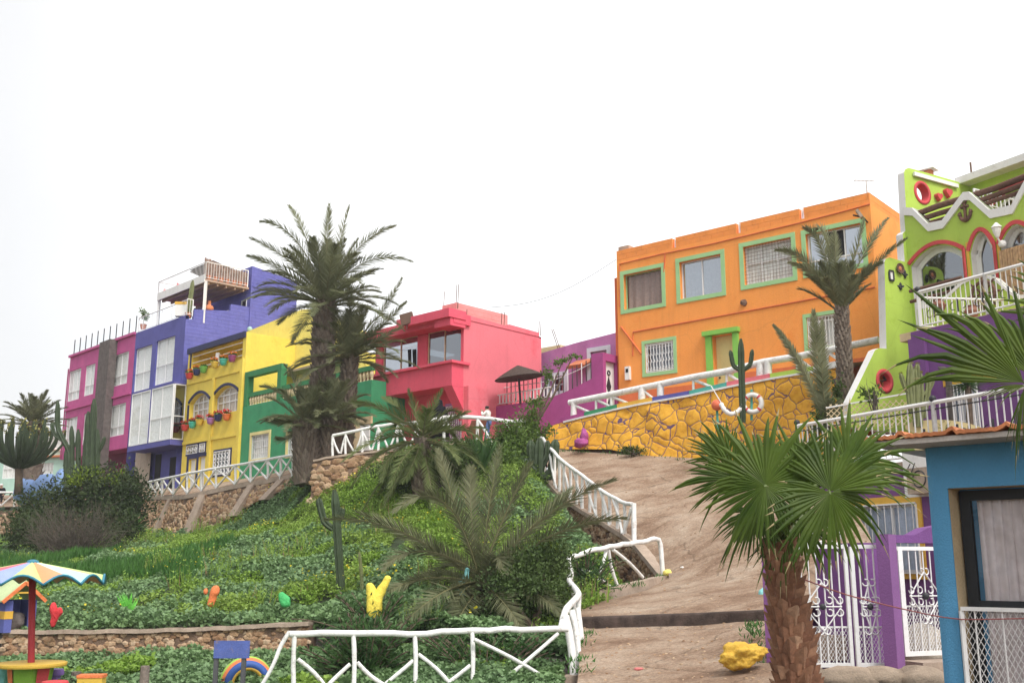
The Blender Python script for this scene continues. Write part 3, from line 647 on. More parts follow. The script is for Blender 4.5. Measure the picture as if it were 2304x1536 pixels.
def door(parent, fr, rect, m, rev=.2, panels=0, handle=True, frame=None):
    u0, u1, z0, z1 = rect; mb = MB(); mb.box(fr, u0 + .003, u1 - .003, -rev, -rev + .06, z0, z1 - .003)
    for k in range(panels): 
        za = lerp(z0 + .15, z1 - .15, k / panels); zb_ = lerp(z0 + .15, z1 - .15, (k + .85) / panels); mb.box(fr, u0 + .12, u1 - .12, -rev + .06, -rev + .075, za, zb_)
    d = mb.build('door', M[m], parent)
    if handle:
        mb = MB(); c = fr.p(u0 + .12, -rev + .09, lerp(z0, z1, .5)); mb.lathe(c, [(.03, -.05), (.045, 0), (.03, .05)], 8, fr.n); mb.build('handle', M['blackiron'], d)
    return d
def railing(parent, pts, h, spacing, name='railing', m='whiteiron', top=.03, w=.012, posts=True, zig=None):
    mb = MB()
    for a, b in zip(pts, pts[1:]):
        a, b = Vector(a), Vector(b); L = (b - a).length; k = max(1, int(L / spacing))
        mb.tube([a + UP * h, b + UP * h], top, 6); mb.tube([a + UP * .1, b + UP * .1], top * .6, 5)
        for i in range(k + 1):
            p = a.lerp(b, i / k); mb.tube([p + UP * .1, p + UP * h], w, 4)
        for p in (a, b): mb.tube([p, p + UP * (h + .02)], top * 1.1, 6)
    return mb.build(name, M[m], parent)
def hplane(name, parent, m, pts, th):
    mb = MB(); k = len(pts); b = [Vector(p) - UP * th for p in pts]
    mb.add([*pts, *b], [list(range(k)), list(range(2 * k - 1, k - 1, -1))] + [[i, i + k, (i + 1) % k + k, (i + 1) % k] for i in range(k)])
    return mb.build(name, M[m], parent)

# ---------------------------------------------------------------- row of houses at the left
L = fr_px(550, 900, 54, .69, -.724)
def uz(fr, *pts): return [fr.at(x, y) for x, y in pts]
# pink house
uA, uB = L.at(150, 900)[0], L.at(296, 880)[0]
ztop = (L.at(155, 803)[1] + L.at(298, 752)[1]) / 2; zg = 4.0
pink = thing('pink_house', 'magenta pink three storey house with white windows and a grey block pillar', 'house', L.p((uA + uB) / 2, 0, zg))
W_ = [L.rect(153, 837, 904, 180, 828, 896), L.rect(190, 824, 892, 212, 818, 884), L.rect(237, 808, 876, 288, 788, 860), L.rect(231, 919, 988, 281, 904, 975), L.rect(146, 943, 1007, 172, 936, 1000), L.rect(186, 932, 1002, 210, 925, 994)]
zo = (L.at(226, 1020)[1] + L.at(290, 1003)[1]) / 2
mb = MB(); topP = [(uA, ztop), (uB, ztop)]
grid_wall(mb, L, uA, uB - .01, zo, topP, [(w, 0, .12) for w in W_], .12); shell(mb, L, uA, uB - .01, zo, topP, 9)
mb.poly([L.p(uA, 0, zo), L.p(uB - .01, 0, zo), L.p(uB - .01, -9, zo), L.p(uA, -9, zo)])
mb.box(L, uA - .05, uB, .0, .14, ztop - .1, ztop + .06)
mb.build('wall', M['pink'], pink)
mb = MB(); zc = (L.at(233, 902)[1] + L.at(286, 886)[1]) / 2; mb.box(L, uA, uB - .02, 0.002, .12, zc - .06, zc + .06); mb.build('ledge', M['pink'], pink)
for w in W_: win(pink, L, w, .12, 3 if w[1] - w[0] > 2 else 2, (.33,) if w[1] - w[0] < 2 else (.3,), .07)
mb = MB(); grid_wall(mb, L, uA, uB - .01, zg - 1, [(uA, zo), (uB, zo)], [], .1, n=-1.2); mb.build('ground_floor_wall', M['pinkd'], pink)
for px in (250, 297):
    fs = L.shift(-1.2); r = fs.rect(px - 9, 1040, 1080, px + 9, 1036, 1076); mb = MB(); mb.box(fs, *r[:2], 0, .05, *r[2:]); mb.build('shutter', M['grey'], pink)
ub = L.rect(214, 776, 1010, 238, 771, 1003, .5); mb = MB(); mb.box(L, ub[0], ub[1], .0, .5, ub[2] - 1.5, ub[3] + .1); mb.build('block_pillar', M['grey'], pink)
mb = MB(); mb.box(L, uA + .2, uB - .2, -.13, -.07, ztop - .02, ztop + .06); pr = mb.build('roof_railing', M['blackiron'], pink)
for i in range(11): p = L.p(lerp(uA + .3, uB - .3, i / 10), -.1, ztop + .065); mb = MB(); mb.bar(p, p + UP * 1.1, .05); mb.build('post', M['blackiron'], pr)
for i in range(10):
    mb = MB(); a, b = lerp(uA + .34, uB - .34, i / 10), lerp(uA + .26, uB - .34, (i + 1) / 10); mb.poly([L.p(a, -.1, ztop + .1), L.p(b, -.1, ztop + .1), L.p(b, -.1, ztop + .8), L.p(a, -.1, ztop + .8)]); mb.build('glass_panel', M['glass'], pr)
mb = MB(); mb.tube([L.p(uA + .05, .08, zo), L.p(uA + .05, .08, ztop - .9)], .05, 6); mb.build('drain_pipe', M['pinkd'], pink)

# blue house
uC = L.at(409, 850)[0]; S = Fr(*L.p(uC, 0, 0).xy, .724, .69)
zb_ = (L.at(300, 750)[1] + L.at(396, 718)[1]) / 2
blue = thing('blue_house', 'violet blue house with a glazed bay and a steel roof deck', 'house', L.p((uB + uC) / 2, 0, zg))
W_ = [L.rect(302, 786, 881, 339, 776, 873), L.rect(349, 769, 867, 391, 755, 856)]
zbay0 = (L.at(286, 1016)[1] + L.at(388, 995)[1]) / 2; zbay1 = L.at(339, 884)[1]
mb = MB(); grid_wall(mb, L, uB, uC, zbay1 - .02, [(uB, zb_), (uC, zb_)], [(w, 0, .15) for w in W_], .15)
u1 = S.at(561, 700)[0]; u2 = S.at(668, 640)[0]
st = [(0, S.at(409, 716)[1]), (S.at(437, 700)[0] - .01, S.at(437, 718)[1]), (S.at(437, 700)[0], S.at(437, 696)[1]), (S.at(519, 700)[0] - .01, S.at(519, 699)[1]), (S.at(519, 700)[0], S.at(519, 684)[1]), (u1, S.at(561, 690)[1])]
grid_wall(mb, L, uB, uC, zg - 1, [(uB, zbay0), (uC, zbay0)], [], .1, n=-.6)
mb.poly([L.p(uB, 0, zb_ - .3), L.p(uC, 0, zb_ - .3), L.p(uC, -12, zb_ - .3), L.p(uB, -12, zb_ - .3)])
mb.poly([L.p(uB, .0, zg - 1), L.p(uB, 0, zb_), L.p(uB, -12, zb_), L.p(uB, -12, zg - 1)])
mb.poly([L.p(uB, -.2, zb_ - .3), L.p(uC, -.2, zb_ - .3), L.p(uC, -.2, zb_), L.p(uB, -.2, zb_)]); mb.poly([L.p(uB, -.2, zb_), L.p(uC, -.2, zb_), L.p(uC, 0, zb_), L.p(uB, 0, zb_)])
mb.build('wall', M['blue'], blue)
mb = MB(); grid_wall(mb, S, 0.004, u1, zg - 1, st); mb.extrude(S, [(u, z) for u, z in st] + [(u1, zb_ - .35), (0.004, zb_ - .35)], -.22, -.002); mb.build('side_wall', M['bluebrick'], blue)
zt = (S.at(563, 598)[1] + S.at(669, 637)[1]) / 2; dT = 5.5
mb = MB(); grid_wall(mb, S, u1 + .002, u2, zg, [(u1, S.at(563, 598)[1]), (u2, S.at(668, 634)[1])], [], n=.06); shell(mb, S, u1 + .002, u2, zg, [(u1, S.at(563, 598)[1]), (u2, S.at(668, 634)[1])], dT, n=.06)
za = S.at(620, 655)[1]; mb.box(S, u1 + .1, u2 - .1, .06, .11, za - .05, za + .05); mb.build('tower', M['bluebrick'], blue)
uF = Fr(*S.p(u1 + .05, 0, 0).xy, .69, -.724)          # front of the upper room, at the back of the terrace
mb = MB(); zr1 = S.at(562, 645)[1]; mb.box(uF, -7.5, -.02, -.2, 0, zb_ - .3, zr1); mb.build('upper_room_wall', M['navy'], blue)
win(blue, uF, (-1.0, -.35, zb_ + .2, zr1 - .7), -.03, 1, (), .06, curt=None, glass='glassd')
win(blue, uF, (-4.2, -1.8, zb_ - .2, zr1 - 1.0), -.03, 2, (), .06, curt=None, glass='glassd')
for w in W_: win(blue, L, w, .15, 2, (.42,), .06)
# bay
b0, b1 = L.at(292, 950, .75)[0], L.at(388, 930, .75)[0]; bay = MB()
bay.box(L, b0, b1, -.6, .77, zbay0 - .25, zbay0 + .05); bay.box(L, b0, b1, -.02, .77, zbay1 - .06, zbay1 + .03); bay.box(L, b0 - .0, b0 + .1, 0, .75, zbay0 + .05, zbay1 - .06)
um = L.at(338, 930, .75)[0]; bay.box(L, um - .06, um + .06, .6, .78, zbay0 + .05, zbay1 - .06)
bay.build('bay', M['blue'], blue)
Lb = L.shift(.75)
for a, b, nh in ((b0 + .12, um - .08, ()), (um + .08, b1 - .03, (.42,))):
    win(blue, Lb, (a, b, zbay0 + .06, zbay1 - .08), .03, 2, nh, .07)
Sb = Fr(*Lb.p(b1, 0, 0).xy, .724, .69); win(blue, Sb, (.03, .73, zbay0 + .06, zbay1 - .08), .03, 1, (.42,), .06, curt=None, glass='glassd')
fs = L.shift(-.6)
mb = MB(); r = fs.rect(382, 1030, 1090, 398, 1026, 1086); mb.box(fs, r[0], r[1], 0, .03, zg, r[3]); mb.build('door', M['dark'], blue)
r = fs.rect(349, 1024, 1090, 362, 1020, 1086); mb = MB(); mb.box(fs, r[0], r[1], 0, .03, zg, r[3]); mb.build('doorway', M['dark'], blue)
mb = MB(); r = fs.rect(312, 1019, 1090, 347, 1013, 1086)
cw = curtain(blue, fs, (r[0], r[1], zg, r[3]), .25, 'beige', 7, .05, 'hanging_curtain')
# terrace railings, steel deck
a = L.p(uB + .1, -.08, zb_); b = L.p(uC - .1, -.08, zb_); c = S.p(S.at(437, 700)[0] - .05, -.1, zb_)
rl = railing(blue, [a, b], .95, .6, 'terrace_railing', w=.02); railing(blue, [b, c], 1.0, .17, 'terrace_railing', w=.014)
mb = MB(); mb.poly([a + UP * .12, b + UP * .12, b + UP * .9, a + UP * .9]); mb.build('glass_panel', M['glass'], rl)
c0 = S.w(462, 627); zd = c0.z; lu = (S.at(560, 645)[0] - S.at(462, 627)[0])
D0 = Fr(c0.x, c0.y, .69, -.724); uL = D0.at(355, 673)[0]
q = [D0.p(uL, 0, zd), D0.p(0, 0, zd), D0.p(0, -lu, zd), D0.p(uL, -lu, zd)]
M['beam'] = mat('deck_timber', (.42, .29, .22), .85); dk = hplane('roof_deck', blue, 'beam', q, .12)
mb = MB()
for k in range(5): mb.bar(D0.p(uL + .1, -lu * (k + .5) / 5, zd - .2), D0.p(-.1, -lu * (k + .5) / 5, zd - .2), .1, .16)
mb.build('deck_beam', M['beam'], dk)
mb = MB(); mb.box(D0, uL, 0, .002, .05, zd - .2, zd + .28); mb.build('deck_fascia', M['white'], dk)
railing(dk, [D0.p(uL, -lu + .1, zd), q[0], q[1], D0.p(0, -lu + .1, zd)], 1.05, .17, 'railing', w=.012)
for p in (D0.p(uL + .05, -.08, 0), D0.p(-.06, -.08, 0)):
    mb = MB(); mb.bar(V(p.x, p.y, zb_ - .3), V(p.x, p.y, zd - .12), .16); mb.build('deck_post', M['white'], blue)
sc_ = thing('reed_screen', 'brown reed screen with sagging thatch behind the deck railing of the blue house', 'reed screen', D0.p(-.5, -1, zd))
Sd = Fr(*D0.p(-.35, 0, 0).xy, .724, .69)
mb = MB()
for i in range(46): 
    u = lerp(.1, lu + .0, i / 45); h = lerp(1.42, 1.05, min(1, i / 22)) + rnd.uniform(-.05, .05); mb.tube([Sd.p(u, rnd.uniform(-.02, .02), zd), Sd.p(u + rnd.uniform(-.05, .05), rnd.uniform(-.03, .03), zd + h)], .055, 4)
mb.build('reeds', M['reed'], sc_)
mb = MB(); g = [[Sd.p(lerp(.6, lu + 3.2, i / 8), -lerp(0, 3, j / 3), zd + 1.35 - .35 * math.sin(math.pi * i / 8) - .02 * i + .06 * noise.noise(V(i, j, 0))) for i in range(9)] for j in range(4)]
pts = [p for r in g for p in r]; pts += [p - UP * .12 for p in pts]; fs_ = [[j * 9 + i, j * 9 + i + 1, j * 9 + i + 10, j * 9 + i + 9] for j in range(3) for i in range(8)]
mb.add(pts, fs_ + [[k + 36 for k in f[::-1]] for f in fs_] + [[i, i + 36, i + 37, i + 1] for i in range(8)]); mb.build('thatch', M['straw'], sc_, smooth=True)

# yellow house
uY0, uY1 = L.at(415, 940)[0] , L.at(547, 900)[0]
yel = thing('yellow_house', 'narrow yellow house with arched white windows, navy trim and hanging flower pots', 'house', L.p((uY0 + uY1) / 2, 0, zg))
zt = (L.at(428, 785)[1] + L.at(551, 749)[1]) / 2; zp = (L.at(424, 866)[1] + L.at(540, 832)[1]) / 2
op = (uY0 + .45, uY1 - .35, (L.at(430, 840)[1] + L.at(548, 806)[1]) / 2, zt - .28)
wl, wr = L.rect(426, 893, 951, 470, 880, 943), L.rect(480, 877, 935, 535, 862, 922)
gl = (*L.rect(482, 1019, 1070, 518, 1010, 1062),)
d1, d2 = L.rect(423, 1034, 1110, 438, 1031, 1106), L.rect(445, 1029, 1106, 460, 1025, 1102)
t1, t2 = L.rect(421, 1004, 1022, 445, 1000, 1018), L.rect(450, 999, 1017, 462, 997, 1015)
d1 = (d1[0], d1[1], zg - .3, d1[3]); d2 = (d2[0], d2[1], zg - .3, d2[3])
mb = MB(); grid_wall(mb, L, uY0, uY1, zg - 1, [(uY0, zt), (uY1, zt)], [(op, 0, 1.4), (wl, .45, .3), (wr, .45, .3), (gl, 0, .12), (d1, 0, .2), (d2, 0, .2), (t1, 0, .15), (t2, 0, .15)])
shell(mb, L, uY0, uY1, zg - 1, [(uY0, zt), (uY1, zt)], 10)
mb.poly([L.p(op[0], -1.4, op[2]), L.p(op[1], -1.4, op[2]), L.p(op[1], -1.4, op[3]), L.p(op[0], -1.4, op[3])])
mb.build('wall', M['yellow'], yel)
mb = MB(); mb.box(L, uY0 - .02, uY1 - .05, .002, .10, zt - .28, zt + .04); mb.box(L, uY0 + .3, uY0 + .42, .002, .05, op[2] - .3, zt - .29); mb.build('navy_cornice', M['navy'], yel)
zl2 = (L.at(411, 1001)[1] + L.at(527, 975)[1]) / 2; urib = L.at(477, 960)[0]
mb = MB(); mb.box(L, uY0 + .1, uY1 - .3, .002, .07, zp - .06, zp + .04); mb.box(L, uY0 + .1, urib - .12, .002, .09, zl2 - .08, zl2 + .08); mb.box(L, urib + .12, uY1 - .3, .002, .09, zl2 - .08, zl2 + .08)
mb.box(L, urib - .1, urib + .1, .003, .12, zg - 1, zp - .065); mb.box(L, uY1 - .28, uY1 - .02, .003, .14, zg - 1, zp + .6); mb.build('trim', M['yellow'], yel)
mb = MB(); u0 = L.at(487, 815)[0]; mb.box(L, u0 - .12, u0 + .12, -.12, .01, op[2] + .002, op[2] + .75)
for k in (.2, .5, .82): mb.tube([L.p(op[0], -.06, lerp(op[2], op[3], k)), L.p(op[1], -.06, lerp(op[2], op[3], k))], .025, 5)
mb.build('terrace_bars', M['white'], yel)
for w in (wl, wr):
    ww = win(yel, L, w, .3, 4, (.45, .72), .085, arch=.45, curt='beige')
    mb = MB(); pts = arch_pts((w[0] - .1, w[1] + .1, w[2], w[3] + .12), .5, 12)
    for a, b in zip(pts, pts[1:]): mb.bar(L.p(a[0], .02, a[1]), L.p(b[0], .02, b[1]), .07, .14)
    mb.box(L, w[0] - .16, w[0] - .005, -.02, .05, w[2], w[3] - .5); mb.build('navy_surround', M['navy'], ww)
w = win(yel, L, gl, .12, 1, (), .03, curt=None, glass='glassd', surround=('navy', .12, .03)); grille(w, L, gl, .05, 5, (.33, .66), .025, .04, 0, (5, 6, .09, .02))
for d in (d1, d2):
    dd = door(yel, L, d, 'white', .2, 2); mb = MB(); mb.box(L, d[0] - .22, d[0] - .003, -.03, .03, d[2], d[3] + .2); mb.box(L, d[0] - .003, d[1] + .1, -.03, .03, d[3] + .003, d[3] + .2); mb.build('navy_frame', M['navy'], dd)
for r in (t1, t2):
    w = win(yel, L, r, .15, 2, (), .03, curt=None, glass='glassd', surround=('navy', .1, .03)); grille(w, L, r, .04, 4, (.5,), .03, .03, 0, (3, 1, .1, .025))
# number characters painted upright between the doors
mb = MB(); u0 = L.at(442, 1060)[0]
for k, s_ in enumerate(('|', '-', 'o', 'n')): mb.torus(L.p(u0, .03, L.at(442, 1040 + 11 * k)[1]), L.n, .09, .025, 8, 4)
POTC = {k: mat('glazed_pot_' + k, c, .35, var=.08, bump=.05) for k, c in dict(red=(.62, .04, .03), navy=(.02, .03, .12), green=(.14, .42, .05), yellow=(.75, .50, .02), teal=(.05, .48, .36), plum=(.33, .06, .20), orange=(.75, .17, .03), lilac=(.42, .16, .42)).items()}
M['geranium'] = leafmat('geranium_flowers', (.60, .02, .02), (.75, .06, .04), trans=.1)
M['oflower'] = leafmat('orange_flowers', (.75, .16, .02), (.8, .3, .03), trans=.1)
M['herb'] = leafmat('herb_leaves', (.05, .13, .03), (.10, .22, .04))
def leafball(mb, c, rx, rz, n, s, r=rnd):
    for _ in range(n):
        d = V(r.gauss(0, 1), r.gauss(0, 1), r.gauss(0, 1)).normalized() * r.random() ** .4
        p = V(c[0] + d.x * rx, c[1] + d.y * rx, c[2] + d.z * rz); a = V(r.gauss(0, 1), r.gauss(0, 1), r.gauss(0, 1)).normalized(); b = a.cross(V(.3, .5, .8)).normalized(); k = s * r.uniform(.6, 1.2)
        mb.poly([p - a * k, p + b * k * .5, p + a * k, p - b * k * .5])
def wall_pot(px, py, colr, where, fl='geranium'):
    base = L.w(px, py, .02); c = base + L.n * .2
    t = thing('flower_pot', f'{colr} half-round pot with {"red" if fl == "geranium" else "orange" if fl == "oflower" else "green"} {"flowers" if fl != "herb" else "leaves"} {where}', 'flower pot', c, 'flower pots on the yellow house')
    mb = MB(); mb.lathe(c, [(.10, -.20), (.16, -.14), (.20, .08), (.225, .09), (.225, .15), (.18, .15)], 14); mb.build('pot', POTC[colr], t, smooth=True, angle=40)
    mb = MB(); leafball(mb, c + UP * .18, .24, .10, 60, .09); mb.build('foliage', M['herb'], t)
    if fl != 'herb': mb = MB(); leafball(mb, c + UP * .30, .25, .11, 70, .065); mb.build('flowers', M[fl], t)
for a in ((433, 846, 'red', 'at the left end of the upper terrace', 'oflower'), (450, 838, 'navy', 'between the red and green pots of the upper terrace', 'oflower'), (465, 832, 'green', 'left of the lamp arm on the upper terrace', 'herb'),
          (490, 821, 'yellow', 'under the middle pier of the upper terrace', 'oflower'), (510, 815, 'teal', 'on the upper terrace near its right end', 'oflower'), (530, 807, 'plum', 'at the right end of the upper terrace', 'oflower'),
          (423, 962, 'red', 'lowest of the row under the left arched window', 'geranium'), (440, 956, 'teal', 'below the middle of the left arched window', 'geranium'), (456, 950, 'yellow', 'below the right corner of the left arched window', 'geranium'),
          (481, 947, 'lilac', 'below the left corner of the right arched window', 'geranium'), (498, 940, 'navy', 'below the middle of the right arched window', 'geranium'), (517, 938, 'orange', 'below the right corner of the right arched window', 'geranium')): wall_pot(*a)

# green house with the bright yellow upper storey
uG0, uG1 = uY1 + .02, L.at(835, 900)[0]
grn = thing('green_house', 'green house with yellow framed windows, a green roof frame and bright yellow upper storey', 'house', L.p((uG0 + uG1) / 2, 0, zg))
zt = (L.at(548, 916)[1] + L.at(612, 906)[1]) / 2; zt = max(zt, L.at(560, 912)[1])
W_ = [L.rect(566, 980, 1034, 605, 974, 1028), L.rect(648, 979, 1024, 684, 972, 1016)]
mb = MB(); grid_wall(mb, L, uG0, uG1, 3.0, [(uG0, zt), (uG1, zt)], [(w, 0, .18) for w in W_]); shell(mb, L, uG0, uG1, 3.0, [(uG0, zt), (uG1, zt)], 9, parapet=.02); mb.build('wall', M['green'], grn)
for w in W_:
    x = win(grn, L, w, .18, 2, (.5,), .05, surround=('paleyel', .16, .05)); grille(x, L, (w[0] + .02, w[1] - .02, w[2] + .02, w[3] - .02), -.03, 9, (.25, .75), .022, .03)
x = L.rect(812, 958, 1004, 833, 952, 999); mb = MB(); mb.box(L, *x[:2], .002, .06, x[2] - .6, x[3]); mb.build('door', M['white'], grn)
mb = MB(); x2 = L.rect(797, 942, 1010, 838, 936, 1004); mb.box(L, x2[0], x[0] - .004, .002, .1, x2[2] - .6, x2[3]); mb.box(L, x[0] - .004, x2[1], .002, .1, x[3] + .003, x2[3]); mb.build('door_surround', M['sand'], grn)
pA, pB = L.at(556, 840)[0], L.at(630, 822)[0]; zf = (L.at(558, 834)[1] + L.at(636, 819)[1]) / 2; zr = L.at(558, 889)[1]
mb = MB(); mb.box(L, pA - .17, pA + .17, -.32, .02, zt, zf - .3); mb.box(L, pB - .17, pB + .17, -.32, .02, zt, zf - .3); mb.box(L, pA - .17, pB + .19, -.32, .03, zf - .298, zf); mb.box(L, pA + .172, pB - .172, -.25, -.05, zr - .1, zr + .12)
mb.box(L, pB + .172, uG1 - .1, -.25, -.05, zr - .1, zr + .12); mb.build('roof_frame', M['greend'], grn)
mb = MB()
for i in range(40):
    u = lerp(pA + .3, uG1 - .2, i / 39); mb.lathe(L.p(u, -.15, zt), [(.09, 0), (.05, .08), (.10, .3), (.05, .5), (.09, zr - .1 - zt)], 8)
mb.build('baluster', M['cream'], grn)
Ly = L.shift(-3.0); tp = [Ly.at(553, 747), Ly.at(678, 696), Ly.at(704, 695), Ly.at(812, 745)]; tp[0] = (tp[0][0], tp[0][1]); zq = L.at(560, 870)[1] - .6
mb = MB(); grid_wall(mb, Ly, tp[0][0], tp[-1][0], zq - 1.6, tp); shell(mb, Ly, tp[0][0], tp[-1][0], zq - 1.6, [(tp[0][0], tp[0][1]), (tp[-1][0], tp[-1][1])], .4, parapet=.05)
mb.extrude(Ly, tp + [(tp[-1][0], zq), (tp[0][0], zq)], -.4, -.003)
mb.poly([L.p(uY1 + .01, -.3, zg), L.p(uY1 + .01, -.3, L.at(553, 752)[1]), Ly.p(tp[0][0], 0, tp[0][1]), Ly.p(tp[0][0], 0, zg)])
mb.build('upper_storey', M['yellow2'], grn)
mb = MB(); za = Ly.at(600, 862)[1]; mb.box(Ly, tp[0][0] + .1, tp[-1][0] - .1, .003, .06, zt, za); mb.build('terrace_wall', M['cream'], grn)
mb = MB(); mb.box(Ly, tp[0][0] + 1.6, tp[-1][0], .06, .9, za, za + .12); mb.build('terrace_roof', M['conc'], grn)
def lining(mb, fr, h, rev, arch=0, n=0.0, k=12):
    u0, u1, z0, z1 = h; P0 = [(u0, z0)] + arch_pts(h, arch, k) + [(u1, z0)] if arch else [(u0, z0), (u0, z1), (u1, z1), (u1, z0)]
    for a, b in zip(P0, P0[1:] + P0[:1]): mb.poly([fr.p(a[0], n, a[1]), fr.p(a[0], n - rev, a[1]), fr.p(b[0], n - rev, b[1]), fr.p(b[0], n, b[1])])
def strip(mb, fr, pts, h, n0, n1):            # a band of height h hanging below a polyline
    for a, b in zip(pts, pts[1:]): mb.hexa([fr.p(u, n, z) for dz in (-h, 0) for (u, n, z) in ((a[0], n1, a[1] + dz), (b[0], n1, b[1] + dz), (b[0], n0, b[1] + dz), (a[0], n0, a[1] + dz))])
def diamond(mb, fr, rect, n, sp, w, asp=1.0):
    u0, u1, z0, z1 = rect; H = z1 - z0; W = u1 - u0; run = H * asp
    k = int((W + run) / sp) + 1
    for i in range(k):
        for s in (1, -1):
            a = u0 - run + i * sp; p, q = (a, z0), (a + run, z1)
            if s < 0: p, q = (a, z1), (a + run, z0)
            t0, t1 = max(0, (u0 - p[0]) / run), min(1, (u1 - p[0]) / run)
            if t1 > t0: mb.bar(fr.p(lerp(p[0], q[0], t0), n + .004 * s, lerp(p[1], q[1], t0)), fr.p(lerp(p[0], q[0], t1), n + .004 * s, lerp(p[1], q[1], t1)), w, w * .6, fr.n)
def cut(ob, cutter_mb):                        # real round holes through a wall
    me = bpy.data.meshes.new('c'); me.from_pydata([tuple(Vector(v) - WORLD[ob.name]) for v in cutter_mb.v], [], cutter_mb.f); me.update()
    for m in ob.data.materials: me.materials.append(m)
    c = bpy.data.objects.new('c', me); col.objects.link(c); c.matrix_world = Matrix.Translation(WORLD[ob.name])
    bpy.context.view_layer.update()
    md = ob.modifiers.new('b', 'BOOLEAN'); md.operation = 'DIFFERENCE'; md.object = c; md.solver = 'EXACT'
    dg = bpy.context.evaluated_depsgraph_get(); nm = bpy.data.meshes.new_from_object(ob.evaluated_get(dg)); ob.modifiers.clear(); ob.data = nm
    bpy.data.objects.remove(c)

# ---------------------------------------------------------------- coral red house
Fd = fr_px(1043, 800, 44, .73, -.685); Sd_ = Fr(*Fd.p(0, 0, 0).xy, .685, .73)
red = thing('coral_house', 'coral red house with a jutting balcony front and a side wall coloured lighter as if lit', 'house', Fd.p(-2, 0, 5))
zs = Fd.at(1013, 815, .7)[1]; zbb = Fd.at(1016, 866, .7)[1]; zc0 = Sd_.at(1045, 733)[1]; zc1 = Sd_.at(1045, 709)[1]
uL0, uW, uE = Fd.at(805, 870, .7)[0], Fd.at(846, 800)[0], Sd_.at(1218, 800)[0]; zg = 4.6
wl, wr = Fd.rect(861, 770, 838, 939, 754, 822), Fd.rect(961, 748, 815, 1037, 734, 808)
wl = (*wl[:2], zs - .1, wl[3]); wr = (*wr[:2], zs - .1, wl[3])
mb = MB(); grid_wall(mb, Fd, uW, 0, zs - .12, [(uW, zc0), (0, zc0)], [(wl, 0, .12), (wr, 0, .12)]); mb.box(Fd, uL0, -.004, -.6, .68, zbb, zs - .02)
mb.poly([Fd.p(uW, 0, zs - .1), Fd.p(uW, 0, zc0), Fd.p(uW, -6, zc0), Fd.p(uW, -6, zs - .1)])
mb.build('wall', M['red'], red)
mb = MB(); mb.box(Fd, uL0 - .1, .12, -.3, .80, zs - .02, zs + .09); mb.build('ledge', M['red'], red)
mb = MB(); mb.box(Fd, Fd.at(826, 750, .5)[0], .12, -.3, .72, zc0 + .02, zc1); mb.box(Fd, Fd.at(913, 720, .5)[0], .16, .0, 1.05, zc0 + .22, zc1 + .12); mb.box(Fd, -.9, .1, .0, .9, zc0 - .12, zc0 + .21); mb.build('roof_slab', M['red'], red)
tS = [(0.0, Sd_.at(1045, 721)[1]), (uE, Sd_.at(1218, 762)[1])]
mb = MB(); grid_wall(mb, Sd_, 0, uE, zg - .5, tS); mb.poly([Sd_.p(uE, 0, zg), Sd_.p(uE, 0, tS[1][1]), Sd_.p(uE, -8, tS[1][1]), Sd_.p(uE, -8, zg)])
mb.box(Sd_, Sd_.at(1020, 900)[0] + .6, Sd_.at(1089, 900)[0], -.1, .3, zg - .5, Sd_.at(1060, 872)[1]); mb.build('side_wall', M['redside'], red)
mb = MB(); zp0 = tS[0][1]; mb.extrude(Sd_, [(0, tS[0][1] + .003), (uE - .1, tS[1][1] + .003), (uE - .1, tS[1][1] + .28), (2.9, lerp(tS[0][1], tS[1][1], 2.9 / uE) + .33), (2.85, lerp(tS[0][1], tS[1][1], 2.9 / uE) + .22), (0, tS[0][1] + .3)], -.3, -.03); mb.build('parapet', M['redside'], red)
mb = MB(); mb.poly([Fd.p(uW, -.01, zc0 + .3), Fd.p(0, -.01, zc0 + .3), Fd.p(0, -uE, zc0 + .3), Fd.p(uW, -uE, zc0 + .3)]); mb.poly([Fd.p(uW, -uE, zg), Fd.p(0, -uE, zg), Fd.p(0, -uE, zc0 + .3), Fd.p(uW, -uE, zc0 + .3)])
mb.box(Fd, uL0 + .2, -.1, -.7, -.4, zg - .6, zbb + .1); mb.build('back_wall', M['red'], red)
for a, b in ((uL0, uL0 + .5), (-.55, -.01)):
    mb = MB(); q = [(.66, zbb - .002), (-.4, zbb - .002), (-.4, zbb - 1.5)]; mb.add([Fd.p(a, n, z) for n, z in q] + [Fd.p(b, n, z) for n, z in q], [[0, 1, 2], [5, 4, 3], [0, 3, 4, 1], [1, 4, 5, 2], [2, 5, 3, 0]]); mb.build('corbel', M['red'], red)
zr = Fd.at(1011, 702, -.2)[1]
mb = MB(); mb.box(Fd, Fd.at(995, 690, -.3)[0], Fd.at(1027, 690, -.3)[0], -3.6, -.3, zr - .3, Fd.at(1011, 684, -.3)[1]); mb.build('roof_box', M['redbrick'], red)
rb_ = []
for px, py, h in ((998, 690, .7), (1026, 684, .9), (1030, 684, .9), (1128, 722, .4), (1134, 724, .45), (1212, 745, .5), (1216, 746, .4), (1049, 716, .4)):
    p = Fd.w(px, py, -.35) if px < 1040 else Sd_.w(px, py, -.15); rb_.append((p - UP * .2, p + UP * h + V(.03, 0, 0)))
for k in range(4): p = Fd.p(Fd.at(826, 840)[0] + .2 * (k % 2), -.5 - .2 * (k // 2), zs); rb_.append((p, p + UP * 2.2))
for a, b in rb_: mb = MB(); mb.tube([a, b], .018, 4); mb.build('rebar', M['rust'], red)
for w in (wl, wr): win(red, Fd, w, .12, 2, (), .05, glass='glassm' if w is wl else 'glassd', curt=None, fm='cream')
